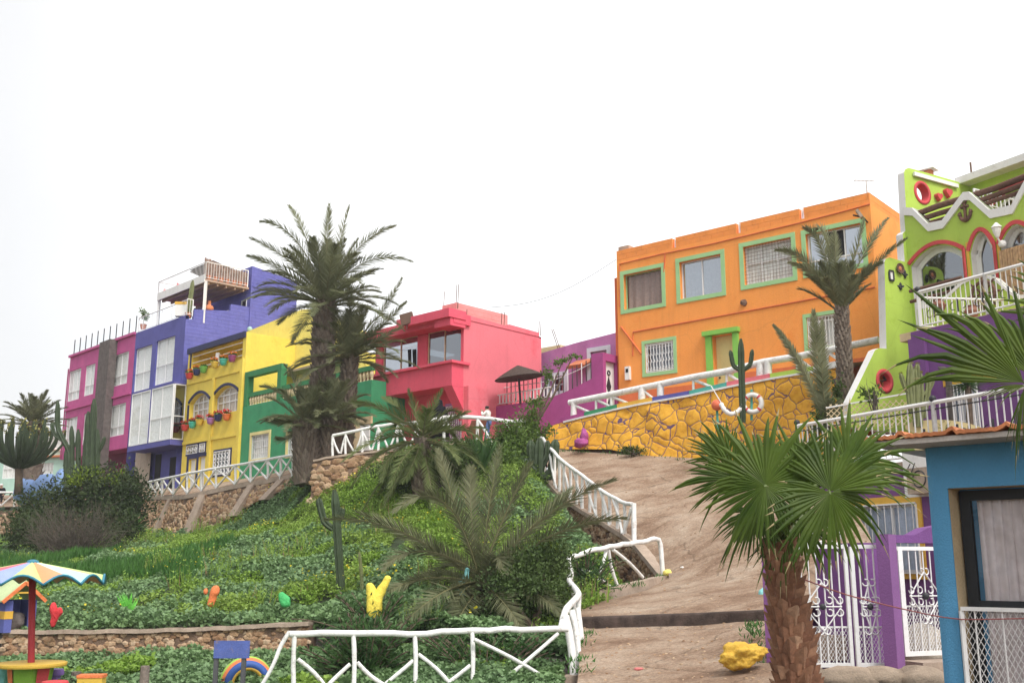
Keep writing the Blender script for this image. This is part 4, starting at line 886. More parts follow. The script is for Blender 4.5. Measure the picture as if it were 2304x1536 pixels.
p = Fd.w(916, 722, 1.05); mb = MB(); mb.bar(p + V(-.28, 0, .02), p + V(.28, -.1, .16), .16, .5); l = mb.build('floodlight', M['rust'], red); mb = MB(); mb.bar(p - V(0, 0, .35), p, .05); mb.build('bracket', M['rust'], l)
r = Fd.rect(1003, 918, 975, 1045, 910, 968, -.4); f4 = Fd.shift(-.4); mb = MB(); mb.box(f4, r[0], min(r[1], -.3), -.05, .05, zg, r[3] + .15); x = mb.build('window', M['lilac'], red); grille(x, f4, (r[0] + .1, min(r[1], -.3) - .1, zg + .6, r[3]), .09, 8, (), .03, .03)
tr = thing('trousers', 'black trousers hanging at the left window of the coral house', 'trousers', Fd.w(927, 785, .03))
for px, w in ((922, .22), (933, .26)): 
    a = Fd.w(px, 786, .04); mb = MB(); b = Fd.w(px + 1, 825, .04); mb.hexa([b + Fd.u * s * w * .8 + Fd.n * n for s, n in ((-.5, .03), (.5, .03), (.5, 0), (-.5, 0))] + [a + Fd.u * s * w + Fd.n * n for s, n in ((-.5, .03), (.5, .03), (.5, 0), (-.5, 0))]); mb.build('leg', M['blackcloth'], tr)
mb = MB(); mb.tube([Fd.w(863, 782, .05), Fd.w(900, 786, .05), Fd.w(938, 778, .05)], .008, 4); tag(mb.build('clothes_line', M['whiteiron'], origin=Fd.w(900, 786)), 'thin clothes line strung across the left window of the coral house', 'clothes line')

# ---------------------------------------------------------------- purple house and patio
Mg = fr_px(1331, 870, 42, .75, -.66); u = lambda px, py, off=0: Mg.at(px, py, off)[0]
pur = thing('purple_house', 'light purple house with pale blue window frames behind a magenta yard wall', 'house', Mg.p(-2, -4, 6))
Lb_ = Mg.shift(-3.6); tp = [Lb_.at(1200, 800), Lb_.at(1222, 793), Lb_.at(1300, 770), Lb_.at(1388, 747)]; tp = [(a, z) for a, z in tp]; ue = tp[-1][0] + .2
wA, wB = Lb_.rect(1330, 795, 850, 1366, 784, 838), Lb_.rect(1238, 851, 885, 1270, 843, 877)
mb = MB(); grid_wall(mb, Lb_, tp[0][0], ue, 5, tp[:-1] + [(ue, tp[-1][1])], [(wA, 0, .2), (wB, 0, .2)]); shell(mb, Lb_, tp[0][0], ue, 5, [(tp[0][0], tp[0][1]), (ue, tp[-1][1])], 7); mb.build('wall', M['lilac'], pur)
for w in (wA, wB): win(pur, Lb_, w, .2, 2, (.5,), .06, fm='paleblue', glass='glassd', curt=None, surround=('paleblue', .2, .05))
mb = MB()
for i in range(9): uu = lerp(Lb_.at(1300, 822)[0], Lb_.at(1332, 815)[0], i / 8); z = Lb_.at(1316, 822)[1]; mb.tube([Lb_.p(uu, .02, z + .2), Lb_.p(uu, .75, z - .15)], .09, 6)
mb.build('awning', M['terra'], pur)
mb = MB()
for px in (1258, 1262): p = Lb_.w(px, 782, -.3); mb.tube([p - UP * .2, p + V(-.35, 0, .9)], .018, 4)
mb.build('rebar', M['rust'], pur)
mb = MB(); r = Lb_.shift(-8); a = r.rect(1205, 782, 830, 1262, 778, 830); mb.box(r, a[0], a[1], -3, 0, a[2], a[3]); tag(mb.build('block_hut', M['sand'], origin=r.p(a[0], 0, a[2])), 'plain tan block building peeping over the purple house roof', 'building')
wal = thing('yard_wall', 'magenta yard wall stepping up to a doorway with a patterned white door', 'wall', Mg.p(-3, 0, 5))
tp = [Mg.at(x, y) for x, y in ((1090, 917), (1098, 916), (1205, 902), (1234, 896), (1285, 876), (1332, 851))]
mb = MB(); mb.extrude(Mg, [(tp[0][0], 4), (u(1331, 870), 4)] + tp[::-1], -.35, 0); mb.build('wall', M['magenta'], wal)
zf = tp[2][1] - .05
uP0, uP1 = u(1331, 830), u(1357, 830); Sp = Fr(*Mg.p(uP1, 0, 0).xy, .66, .75); uS = Sp.at(1397, 850)[0]; zt = Mg.at(1345, 794)[1]
dr = Sp.rect(1364, 811, 915, 1389, 817, 915); dr = (dr[0], dr[1], 4.6, dr[3])
mb = MB(); grid_wall(mb, Mg, uP0, uP1, 4, [(uP0, zt), (uP1, zt)]); grid_wall(mb, Sp, 0, uS, 4, [(0, zt), (uS, zt)], [(dr, 0, .25)])
mb.poly([Mg.p(uP0, 0, zt), Mg.p(uP1, 0, zt), Mg.p(uP1, -uS, zt), Mg.p(uP0, -uS, zt)]); mb.poly([Mg.p(uP0, 0, 4), Mg.p(uP0, 0, zt), Mg.p(uP0, -uS, zt), Mg.p(uP0, -uS, 4)]); mb.poly([Mg.p(uP0, -uS, 4), Mg.p(uP0, -uS, zt), Mg.p(uP1, -uS, zt), Mg.p(uP1, -uS, 4)])
mb.build('doorway', M['magenta'], wal)
d = door(wal, Sp, dr, 'white', .22, 0, False); uc = (dr[0] + dr[1]) / 2; zc = dr[3]
mb = MB()
for k, (zz, w, h) in enumerate(((zc - 1.0, .16, .42), (zc - 1.75, .10, .3))): mb.extrude(Sp, [(uc, zz + h), (uc + w, zz), (uc, zz - h), (uc - w, zz)], -.17, -.145)
mb.torus(Sp.p(uc, -.14, zc - .45), Sp.n, .09, .03, 12, 5); mb.build('pattern', M['blackiron'], d)
railing(wal, [Mg.p(u(1098, 915), -.12, tp[1][1]), Mg.p(u(1236, 896), -.12, tp[3][1])], .5, .19, 'railing', w=.03, top=.03)
mb = MB(); mb.box(Mg, u(1089, 880), u(1104, 880), -.5, -.06, 4.5, Mg.at(1096, 848)[1]); mb.build('pillar', M['lilac'], wal)
bf = thing('bar_fence', 'fence of thin black and white upright bars around the purple patio', 'fence', Mg.p(u(1170, 900), -.5, zf))
for i in range(24):
    uu = lerp(u(1104, 880, -.5), u(1330, 850, -.5), i / 23); z0 = top_at(tp, uu) - .05; mb = MB(); mb.tube([Mg.p(uu, -.5, z0), Mg.p(uu, -.5, z0 + 1.15 + rnd.uniform(-.05, .05))], .022, 5); mb.build('bar', M['blackiron'] if i % 3 else M['whiteiron'], bf)
mb = MB(); pr_ = [(u(1104, 880, -.5), 0), (u(1330, 850, -.5), 0)]
q = [Mg.p(lerp(pr_[0][0], pr_[1][0], i / 12), -.5, top_at(tp, lerp(pr_[0][0], pr_[1][0], i / 12)) + .88) for i in range(13)]; mb.tube(q, .018, 5); mb.build('rail', M['whiteiron'], bf)
hplane('patio_floor', wal, 'conc', [Mg.p(tp[0][0], -.3, zf), Mg.p(u(1331, 870), -.3, zf), Mg.p(u(1331, 870), -3.6, zf), Mg.p(tp[0][0], -3.6, zf)], .2)
c = P(1165, 823, 44.4); ps = thing('straw_parasol', 'tilted dark straw parasol on the purple patio', 'parasol', V(c.x, c.y, zf))
ax = V(-.13, -.05, 1).normalized(); mb = MB(); cc = c - ax * .52
mb.lathe(cc, [(1.06, -.03), (1.09, .0), (.75, .2), (.35, .40), (.04, .54), (.0, .5), (.3, .34), (.7, .13), (1.0, -.01)], 28, ax); mb.build('canopy', M['straw'], ps)
mb = MB(); mb.tube([V(c.x + .12, c.y, zf), cc + ax * .4], .05, 6); mb.build('pole', M['blackiron'], ps)

# ---------------------------------------------------------------- orange house
O = fr_px(1625, 800, 39, .77, -.64); uo = lambda px, py: O.at(px, py)[0]
ora = thing('orange_house', 'long orange two storey house with mint green window borders', 'house', O.p(0, 0, 6.3))
u0, u1 = uo(1390, 720), uo(1970, 620); z0 = 5.4; zA, zB = O.at(1395, 585)[1], O.at(1957, 458)[1]; zt = (zA + zB) / 2; TP = [(u0, zA), (u1, zB)]
W = dict(a=O.rect(1404, 619, 699, 1489, 601, 680), b=O.rect(1530, 590, 674, 1623, 571, 656), c=O.rect(1674, 556, 643, 1782, 533, 622), d=O.rect(1815, 526, 615, 1940, 502, 592),
         e=O.rect(1452, 775, 842, 1516, 764, 830), g=O.rect(1817, 716, 787, 1893, 702, 772))
dr = O.rect(1605, 756, 880, 1652, 748, 870); dr = (dr[0], dr[1], z0, dr[3])
mb = MB(); grid_wall(mb, O, u0, u1, z0, TP, [(w, 0, .22) for w in W.values()] + [(dr, 0, .35)]); shell(mb, O, u0, u1, z0, TP, 9); mb.build('wall', M['orange'], ora)
mb = MB(); cuts = [u0] + [uo(px, py) for px, py in ((1516, 545), (1661, 512), (1803, 478), (1950, 444))] + [u1]
for i, (a, b) in enumerate(zip(cuts, cuts[1:])):
    g = .09; a2, b2 = a + (g if i else 0), b - (g if i < len(cuts) - 2 else 0)
    if b2 > a2 + .1: mb.extrude(O, [(a2, top_at(TP, a2) + .003), (b2, top_at(TP, b2) + .003), (b2, top_at(TP, b2) + .42), (a2, top_at(TP, a2) + .42)], -.22, -.01)
So = Fr(*O.p(u1, 0, 0).xy, .64, .77); mb.box(So, .02, 8.5, -.22, -.01, zB, zB + .42); mb.build('parapet', M['orangebk'], ora)
mb = MB()
for a in cuts[1:-1]:
    for k in range(3): p = O.p(a + rnd.uniform(-.07, .07), -.12, top_at(TP, a)); mb = MB(); mb.tube([p, p + UP * rnd.uniform(.45, .6) + V(rnd.uniform(-.04, .04), 0, 0)], .014, 4); mb.build('rebar', M['whiteiron'], ora)
mb = MB(); a = O.at(1384, 590); mb.box(O, uo(1384, 570), uo(1407, 565), -.6, -.25, zA - .2, O.at(1395, 553)[1] + .05); mb.build('block_pillar', M['conc'], ora)
mb = MB(); mb.box(O, uo(1377, 740), u0 - .004, -3, -.25, z0, O.at(1380, 622)[1]); mb.build('side_strip', M['oranged'], ora)
for k, w in W.items():
    if k == 'a': x = win(ora, O, w, .22, 1, (), .03, curt='curtb', glass='glass', surround=('mint', .17, .035), fm='mint', folds=5, gap=.3)
    elif k == 'b': x = win(ora, O, w, .22, 2, (), .05, glass='mirrorpane', curt='curtw', surround=('mint', .17, .035))
    elif k == 'c':
        x = win(ora, O, w, .22, 3, (.55,), .06, curt='curtw', surround=('mint', .17, .035))
        mb = MB(); bars(mb, O, w, -.05, 16, .010, [i / 11 for i in range(1, 11)], .0); mb.build('grille', M['rust'], x)
    elif k == 'd':
        x = win(ora, O, w, .22, 3, (.3,), .06, glass='glassm', curt=None, surround=('mint', .17, .035)); mb = MB(); mb.box(O, lerp(w[0], w[1], .36), lerp(w[0], w[1], .64), -.155, -.15, lerp(w[2], w[3], .34), w[3] - .06); mb.build('open_sash_dark', M['dark'], x)  # dark sheet stands in for the unlit room behind the open pane
    elif k == 'e': x = win(ora, O, w, .22, 2, (), .04, glass='glassd', curt=None, surround=('mint', .14, .035)); grille(x, O, (w[0] + .03, w[1] - .03, w[2] + .03, w[3] - .03), -.02, 9, (.05, .95), .028, .03, .05, (9, 4, .045, .009))
    else: x = win(ora, O, w, .22, 2, (), .05, curt='curtw', surround=('mint', .14, .035)); grille(x, O, (w[0] + .03, w[1] - .03, w[2] + .03, w[3] - .03), -.02, 10, (.85,), .028, .03, .03)
d = door(ora, O, dr, 'paleyel', .33, 0); mb = MB(); mb.box(O, dr[0] - .26, dr[0] - .003, -.1, .10, z0, dr[3] + .003); mb.box(O, dr[1] + .003, dr[1] + .24, -.1, .10, z0, dr[3] + .003); mb.box(O, dr[0] - .34, dr[1] + .3, -.1, .22, dr[3] + .006, dr[3] + .18); mb.build('door_surround', M['limeg'], d)
mb = MB(); zc = O.at(1425, 747)[1]; mb.tube([O.p(uo(1425, 840), .015, O.at(1425, 800)[1]), O.p(uo(1425, 760), .015, zc), O.p(uo(1700, 700), .015, (zc + O.at(1970, 646)[1]) / 2), O.p(u1 - .05, .015, O.at(1970, 646)[1])], .03, 6)
cz = [(1394, 690), (1394, 594), (1440, 583), (1490, 571), (1600, 549), (1700, 525), (1800, 501), (1900, 475), (1957, 459)]; mb.tube([O.w(x, y, .02) for x, y in cz], .025, 5); mb.tube([O.w(1496, 570, .02), O.w(1494, 612, .02)], .03, 5)
mb.tube([O.w(1397, 735, .03), O.w(1420, 765, .03), O.w(1443, 796, .03)], .035, 6); mb.build('cable', M['oranged'], ora)
mb = MB(); r = O.rect(1410, 826, 856, 1420, 824, 854); mb.box(O, *r[:2], .003, .14, *r[2:]); x = mb.build('meter_box', M['white'], ora); mb = MB(); uc = (r[0] + r[1]) / 2; mb.box(O, uc - .06, uc + .06, .14, .15, r[3] - .25, r[3] - .1); mb.build('meter_window', M['dark'], x)
mb = MB(); mb.box(O, u0 + .05, dr[0] - .27, .002, .012, z0, O.at(1500, 872)[1]); mb.box(O, dr[1] + .25, u1 - .05, .002, .012, z0, O.at(1760, 815)[1] - .2); mb.build('plinth', M['oranged'], ora)
p = O.w(1932, 492, .1); mb = MB(); mb.tube([O.w(1952, 500, 0), O.w(1943, 490, .3), p + O.n * .5], .03, 6); l = mb.build('wall_lamp', M['blackiron'], ora); q = O.w(1928, 474, .55); mb = MB(); mb.bar(q, O.w(1940, 490, .5), .28, .1); mb.build('lamp_head', M['conc'], l)
mb = MB(); p = O.w(1674, 681, .03); mb.blob(p, .14, .08, .12, 2, .5); mb.build('hole_stain', M['rust'], ora)
p = O.w(1951, 440, -.3); t = thing('antenna', 'small television aerial on the roof corner of the orange house', 'antenna', p)
mb = MB(); mb.tube([p - UP * .3, p + UP * .55], .015, 4); mb.build('mast', M['conc'], t); mb = MB(); mb.tube([p + UP * .52 + V(-.45, 0, .05), p + UP * .55 + V(.3, 0, 0)], .012, 4)
for k in range(5): mb.tube([p + UP * .53 + V(-.4 + k * .15, -.14, .04), p + UP * .53 + V(-.4 + k * .15, .14, .04)], .008, 4)
mb.build('elements', M['conc'], t)
a, b = Sd_.w(1094, 692, -.2), O.w(1386, 584, -.4); mb = MB(); mb.tube([a.lerp(b, i / 12) - UP * (.55 * math.sin(math.pi * i / 12)) for i in range(13)], .012, 4); tag(mb.build('overhead_wire', M['blackiron'], origin=a), 'thin overhead wire sagging between the coral and the orange house', 'wire')

# ---------------------------------------------------------------- yellow crazy paving wall with the log handrail
C = fr_px(1625, 900, 36, .77, -.64)
tpx = [(1236, 959), (1269, 949), (1313, 938), (1388, 920), (1446, 908), (1550, 890), (1635, 871), (1733, 852), (1830, 836), (1892, 822)]
bpx = [(1236, 1012), (1382, 1012), (1452, 1024), (1514, 1032), (1640, 1060), (1892, 1100)]
TPc = [C.at(*q) for q in tpx]; BPc = [C.at(*q) for q in bpx]; NU, NZ = 120, 16; mb = MB(); pts = []
for i in range(NU):
    uu = lerp(TPc[0][0], TPc[-1][0], i / (NU - 1)); za, zb_ = top_at(TPc, uu), top_at(BPc, uu)
    for j in range(NZ):
        h = j / (NZ - 1); z = lerp(zb_, za, h); k = noise.noise(V(uu * .9, z * .9, 2)) * .16 + noise.noise(V(uu * 3, z * 3, 5)) * .05
        pts.append(C.p(uu, .35 * (1 - h) + k * (1 - .7 * (h > .9)), z))
mb.add(pts, [[i * NZ + j, (i + 1) * NZ + j, (i + 1) * NZ + j + 1, i * NZ + j + 1] for i in range(NU - 1) for j in range(NZ - 1)])
cw = thing('painted_wall', 'yellow retaining wall painted with a violet crazy paving pattern', 'wall', C.p(0, 0, 4.2))
mb.build('face', M['crazy'], cw, smooth=True)
capm = ['magenta', 'green', 'ochre', 'blue', 'teal', 'coral', 'lime', 'white']; M['teal'] = mat('teal_paint', (.06, .40, .33), .75); M['coral'] = M['redside']
for (a, b), m in zip(zip((1244, 1314, 1388, 1467, 1550, 1635, 1732, 1830), (1313, 1387, 1466, 1549, 1634, 1731, 1829, 1892)), capm):
    ua, ub = C.at(a, line_at(a, [(x, y, 0) for x, y in tpx])[0])[0], C.at(b, line_at(b, [(x, y, 0) for x, y in tpx])[0])[0]
    za, zb_ = top_at(TPc, ua), top_at(TPc, ub); mb = MB(); mb.extrude(C, [(ua, za + .02), (ub, zb_ + .02), (ub, zb_ + .19), (ua, za + .19)], -.45, -.03 + .02 * (len(m) % 2)); mb.build('coping', M[m], cw)
mb = MB(); strip(mb, C, [(x, z + .03) for x, z in TPc[1:]], .07, -.3, .06); mb.build('white_line', M['white'], cw)
yb = [C.p(q[0], -.3, q[1] + .1) for q in TPc]; ybk = [O.p(lerp(u0 - 1.5, u1 + 1.5, i / 9), -.5, lerp(5.9, 7.0, i / 9)) for i in range(10)]
mb = MB(); mb.add(yb + ybk, [[i, i + 1, i + 11, i + 10] for i in range(9)]); struct(mb.build('yard', M['conc']))
lf = thing('log_handrail', 'thick white log handrail standing on the crazy paving wall', 'fence', C.p(0, -.2, 6.3))
Cf = C.shift(-.2)
rl = [(1281, 907), (1330, 896), (1400, 882), (1470, 866), (1560, 848), (1640, 834), (1718, 815), (1800, 800), (1880, 784), (1978, 765)]
mb = MB(); mb.tube([wob(Cf.w(*q), .04) for q in rl], .12, 10); mb.build('rail', M['whitelog'], lf, smooth=True, angle=60)
def cap_y(px): return line_at(px, [(x, y, 0) for x, y in tpx])[0] - 6
for px, r in ((1291, .13), (1341, .05), (1376, .07), (1445, .15), (1486, .13), (1560, .05), (1635, .05), (1711, .14), (1728, .14), (1795, .06), (1860, .07)):
    y = line_at(px, [(a, b, 0) for a, b in rl])[0]; log('post', Cf.w(px, cap_y(px) + 4), Cf.w(px, y), r, lf, 0)
for px, d in ((1294, 40), (1345, 36), (1380, 40), (1449, 26), (1563, 45), (1640, 30), (1798, 32), (1866, 40)):
    y = line_at(px, [(a, b, 0) for a, b in rl])[0] + 8; log('brace', Cf.w(px, y), Cf.w(px + d, cap_y(px + d) + 3), .055, lf, .01)
# ---------------------------------------------------------------- lime house
Wg = fr_px(2040, 640, 31.5, .866, .5)
lime = thing('lime_house', 'lime green house with zigzag parapet, red arches and a stepped white edged wing wall', 'house', Wg.p(0, 0, 2))
wp = [(1912, 960), (1912, 905), (1969, 787), (1977, 783), (1994.5, 784), (1990, 590), (1993, 582), (2001, 579), (2035.5, 589), (2031, 526), (2036, 520), (2041, 519), (2034, 388), (2037, 381), (2044, 378), (2053, 380), (2100, 393), (2173, 414), (2240, 430), (2240, 1000)]
Q = [Wg.at(*q) for q in wp]; k = len(Q)
front = [Wg.p(a, 0, z) for a, z in Q]; back = [Wg.p(a, -.26, z) for a, z in Q]
mb = MB(); mb.add(front + back, [list(range(k))[::-1], list(range(k, 2 * k))]); mb.m = 1; mb.add(front + back, [[i, i + k, (i + 1) % k + k, (i + 1) % k] for i in range(k)])
wing = mb.build('wing_wall', [M['lime'], M['white']], lime)
for (px, py, r, rr) in ((2075, 434, .29, .40), (1990, 857, .24, .37)):
    c = Wg.w(px, py); cb = MB(); cb.lathe(c - Wg.n * .9, [(r, 0), (r, 1.8)], 28, Wg.n); cut(wing, cb)
    mb = MB(); mb.add([c + (Wg.u * math.cos(i * math.pi / 16) + UP * math.sin(i * math.pi / 16)) * q_ + Wg.n * d_ for q_, d_ in ((r, 0), (r, .025), (rr, .025), (rr, 0)) for i in range(32)], [[k_ * 32 + i, k_ * 32 + (i + 1) % 32, (k_ + 1) * 32 + (i + 1) % 32, (k_ + 1) * 32 + i] for k_ in range(3) for i in range(32)]); x = mb.build('round_opening_rim', M['redpaint'], lime, smooth=True)
    x.scale = (1, 1, 1)
    mb = MB(); 
    n_ = 28; e = Wg.u; pts = []
    for i in range(n_):
        t_ = 2 * math.pi * i / n_; d_ = e * math.cos(t_) + UP * math.sin(t_); pts += [c + d_ * (r - .004) + Wg.n * .02, c + d_ * (r - .004) - Wg.n * .25]
    mb.add(pts, [[2 * i, 2 * ((i + 1) % n_), 2 * ((i + 1) % n_) + 1, 2 * i + 1] for i in range(n_)]); mb.build('opening_lining', M['redpaint'], x, smooth=True)
mb = MB(); c = Wg.w(1990, 855, -.12)
for i in range(12): a_ = rnd.uniform(0, 6.28); mb.tube([c, c + (Wg.u * math.cos(a_) + UP * math.sin(a_)) * .2], [.03, .004], 4)
tag(mb.build('dried_plant', M['straw'], origin=c), 'dark spiky dried plant sitting in the lower round opening of the lime wall', 'plant')
for px, py, s_ in ((2112, 443, 'smaller left'), (2133, 434, 'larger right')):
    c = Wg.w(px, py, .08); r = .15 if 'left' in s_ else .18; mb = MB()
    q = [(r * .9 * math.sin(t) ** 3, r * .06 * (13 * math.cos(t) - 5 * math.cos(2 * t) - 2 * math.cos(3 * t) - math.cos(4 * t))) for t in [2 * math.pi * i / 24 for i in range(24)]]
    fr = Fr(c.x, c.y, Wg.u.x, Wg.u.y); mb.extrude(fr, [(a, z + c.z) for a, z in q], -.07, .07); tag(mb.build('heart_pot', M['redpaint'], origin=c), f'{s_} of two red heart shaped wall pots on the lime wing', 'wall pot', 'red heart wall pots')
mb = MB(); a, b = Wg.w(2056, 391, .06), Wg.w(2155, 419, .06); mb.bar(a, b, .07, .13); mb.build('tube_lamp', M['white'], lime)
c = Wg.w(2090, 392, -.16); t = thing('roof_lantern', 'small white pointed lantern standing on top of the lime wing wall', 'lantern', c)
mb = MB(); mb.lathe(c, [(.16, -.05), (.16, .12)], 4); mb.build('base', M['terra'], t); mb = MB(); mb.lathe(c + UP * .12, [(.36, 0), (.03, .30)], 4); mb.build('cap', M['white'], t)
# wall ornaments on the wing
c = Wg.w(2024, 604, .04); t = thing('wall_plate', 'round brown plate hanging on the lime wing wall', 'plate', c)
mb = MB(); mb.lathe(c, [(.03, .03), (.09, .02), (.165, .05), (.17, .03), (.05, -.02)], 20, Wg.n); mb.build('plate', M['log'], t); mb = MB(); mb.lathe(c, [(.07, .03), (.02, .045)], 12, Wg.n); mb.build('centre', M['terra'], t)
c = Wg.w(2006, 620, .03); t = thing('picture_frame', 'small white picture in a black frame on the lime wing wall', 'picture', c); fr = Fr(c.x, c.y, Wg.u.x, Wg.u.y)
mb = MB(); bars(mb, fr, (-.09, .09, c.z - .15, c.z + .15), 0, 0, frame=.05); mb.build('frame', M['blackiron'], t); mb = MB(); mb.box(fr, -.065, .065, -.02, .0, c.z - .125, c.z + .125); mb.build('picture', M['white'], t)
for px, py, w in ((2036, 617, 'cross shaped black iron ornament right of the round plate'), (2026, 644, 'small black bird ornament under the round plate')):
    c = Wg.w(px, py, .03); mb = MB(); mb.blob(c, .05, .05, .16, 1, .5, seed=px); mb.blob(c, .13, .05, .05, 1, .5, seed=py); tag(mb.build('iron_ornament', M['blackiron'], origin=c), w, 'ornament')
Gp = Wg.w(2047, 640); Gf = Fr(Gp.x, Gp.y, .5, -.866); uE = 8.0
zD = fr_px(2065, 700, 28, .5, -.866).at(2065, 742)[1]
zzpx = [(2030, 468), (2054, 468), (2089, 503), (2122, 496), (2169, 433), (2182, 432), (2228, 473), (2278, 462), (2315, 392), (2330, 390)]
zz = [Gf.at(*q) for q in zzpx]; zz += [(zz[-1][0] + .9, zz[-1][1] - 1.0), (uE, zz[-1][1] - 1.0)]
zz[0] = (0.0, zz[0][1]); zz = [q for q in zz if q[0] >= 0]
H1, H2, H3 = Gf.rect(2052, 562, 700, 2169, 541, 690), Gf.rect(2187, 523, 700, 2238, 517, 690), Gf.rect(2256, 516, 700, 2330, 492, 690)
H = [((*h[:2], zD, h[3]), a) for h, a in ((H1, .42), (H2, .55), (H3, .5))]
zhi = max(h[0][3] for h in H if h[0][0] < uE) + .03; mb = MB(); grid_wall(mb, Gf, 0, uE, zD - .3, zz, H, .03); mb.extrude(Gf, [q for q in zz] + [(uE, zhi), (0, zhi)], -.3, -.004); mb.build('wall', M['lime'], lime)
mb = MB(); strip(mb, Gf, zz, .26, -.34, .06); mb.build('zigzag_coping', M['white'], lime)
for h, a in H:
    w = win(lime, Gf, h, .3, 2 if h[1] - h[0] > 2 else 1, (.62,) if h[1] - h[0] < 2.4 else (), .17, fm='white', glass='glassd', curt=None, arch=a)
    mb = MB(); lining(mb, Gf, h, .28, a, -.031); mb.build('reveal', M['white'], w)
    mb = MB(); pts = arch_pts((h[0] - .06, h[1] + .06, h[2], h[3] + .09), a, 14); pts = pts + [(h[1] + .06, h[2])]
    for p, q in zip(pts, pts[1:]): mb.bar(Gf.p(p[0], .015, p[1]), Gf.p(q[0], .015, q[1]), .05, .12, None)
    mb.build('red_surround', M['redpaint'], w)
mb = MB()
for hh in H[:2]: uu = hh[0][1] + .20; mb.box(Gf, uu - .04, uu + .04, .0, .03, zD, hh[0][3] - .2)
mb.build('yellow_stripe', M['ochre'], lime)
for i, (px, py) in enumerate(((2110, 460), (2108, 477), (2106, 491))):
    z = Gf.at(px, py)[1]; mb = MB(); mb.tube([Gf.p(lerp(.15, uE, j / 8), -.2, z + .03 * math.sin(j * 1.7 + i)) for j in range(9)], .10 - .015 * i, 8); mb.build('log_rail', M['log'], lime, smooth=True, angle=60)
c = Gf.w(2171, 474, .03); fr = Fr(c.x, c.y, Gf.u.x, Gf.u.y); t = thing('anchor', 'brown wooden anchor fixed on the lime zigzag parapet', 'anchor', c)
k_ = .62
mb = MB(); mb.tube([c + UP * .38 * k_, c - UP * .40 * k_], .045, 6); mb.tube([c + UP * .2 * k_ - Gf.u * .2 * k_, c + UP * .2 * k_ + Gf.u * .2 * k_], .045, 6); mb.torus(c + UP * .45 * k_, Gf.n, .06, .03, 12, 5)
mb.tube([c + Gf.u * (.30 * k_ * math.cos(a)) + UP * k_ * (-.12 + .34 * math.sin(a)) for a in [math.pi * (1 + i / 10) for i in range(11)]], [.03, .05, .06, .065, .07, .075, .07, .065, .06, .05, .03], 6)
for s_ in (-1, 1): q = c + Gf.u * s_ * .30 * k_ - UP * .08; mb.tube([q - UP * .03, q + UP * .04, q + UP * .09 - Gf.u * s_ * .03], [.07, .05, .01], 5)
mb.build('anchor_body', M['log'], t, smooth=True, angle=50)
c = Gf.w(2243, 522, .25); t = thing('wall_lantern', 'white wall lantern between the two right arched windows of the lime house', 'lamp', c)
mb = MB(); mb.lathe(c, [(.05, -.16), (.11, .0), (.13, .12), (.16, .13), (.03, .28)], 8); mb.build('lamp', M['white'], t); mb = MB(); mb.tube([c - UP * .16, c - UP * .3 - Gf.n * .1, c - UP * .32 - Gf.n * .24], .03, 6); mb.blob(c - UP * .33 - Gf.n * .2, .12, .1, .12, 2, 0); mb.build('bracket', M['white'], t)
# upper back room
Gb = Gf.shift(-3.4); ub = Gb.at(2176, 414)[0]; zt = (Gb.at(2176, 412)[1] + Gb.at(2304, 382)[1]) / 2
rr = Gb.rect(2222, 430, 520, 2330, 402, 500); hh = (rr[0], rr[1] + 1.5, zD + 3.2, rr[3] - .05)
mb = MB(); grid_wall(mb, Gb, ub, ub + 8, zD + 3.0, [(ub, zt), (ub + 8, zt)], [(hh, .6)], .3); shell(mb, Gb, ub, ub + 8, zD + 3, [(ub, zt), (ub + 8, zt)], 4); mb.build('upper_room_wall', M['lime'], lime)
mb = MB(); mb.box(Gb, ub - .1, ub + 8, -.4, .5, zt - .02, zt + .22); mb.build('roof_edge', M['white'], lime)
w = win(lime, Gb, hh, .3, 4, (.5,), .09, glass='glassd', curt=None, arch=.6); mb = MB(); pts = arch_pts((hh[0] - .1, hh[1] + .1, hh[2], hh[3] + .12), .65, 14)
for p, q in zip(pts, pts[1:]): mb.bar(Gb.p(p[0], .02, p[1]), Gb.p(q[0], .02, q[1]), .06, .24)
mb.build('red_surround', M['redpaint'], w)
railing(lime, [Gf.p(Gf.at(2168, 432)[0], -.5, zz[4][1] - .3), Gf.p(Gf.at(2168, 432)[0], -3.2, zz[4][1] - .3)], .5, .2, 'white_rail', w=.02)
p = Gb.w(2188, 412, -.5); mb = MB(); mb.tube([p, p + UP * .75], .035, 5); mb.build('roof_post', M['rust'], lime)
hplane('roof', lime, 'conc', [Gf.p(0, -.3, zD + 3.1), Gf.p(uE, -.3, zD + 3.1), Gf.p(uE, -7, zD + 3.1), Gf.p(0, -7, zD + 3.1)], .15)
# reed panel at the right of the facade
mb = MB(); a = Gf.at(2262, 600)[0]
for i in range(26): mb.tube([Gf.p(a + i * .085, .14, zD), Gf.p(a + i * .085, .14 + rnd.uniform(0, .02), zD + 2.45)], .05, 4)
tag(mb.build('reed_mat', mat('tan_reed', (.55, .33, .16), .9, var=.25, scale=8, bump=.8), origin=Gf.p(a, .14, zD)), 'tan reed panel leaning on the front of the lime house', 'reed panel')
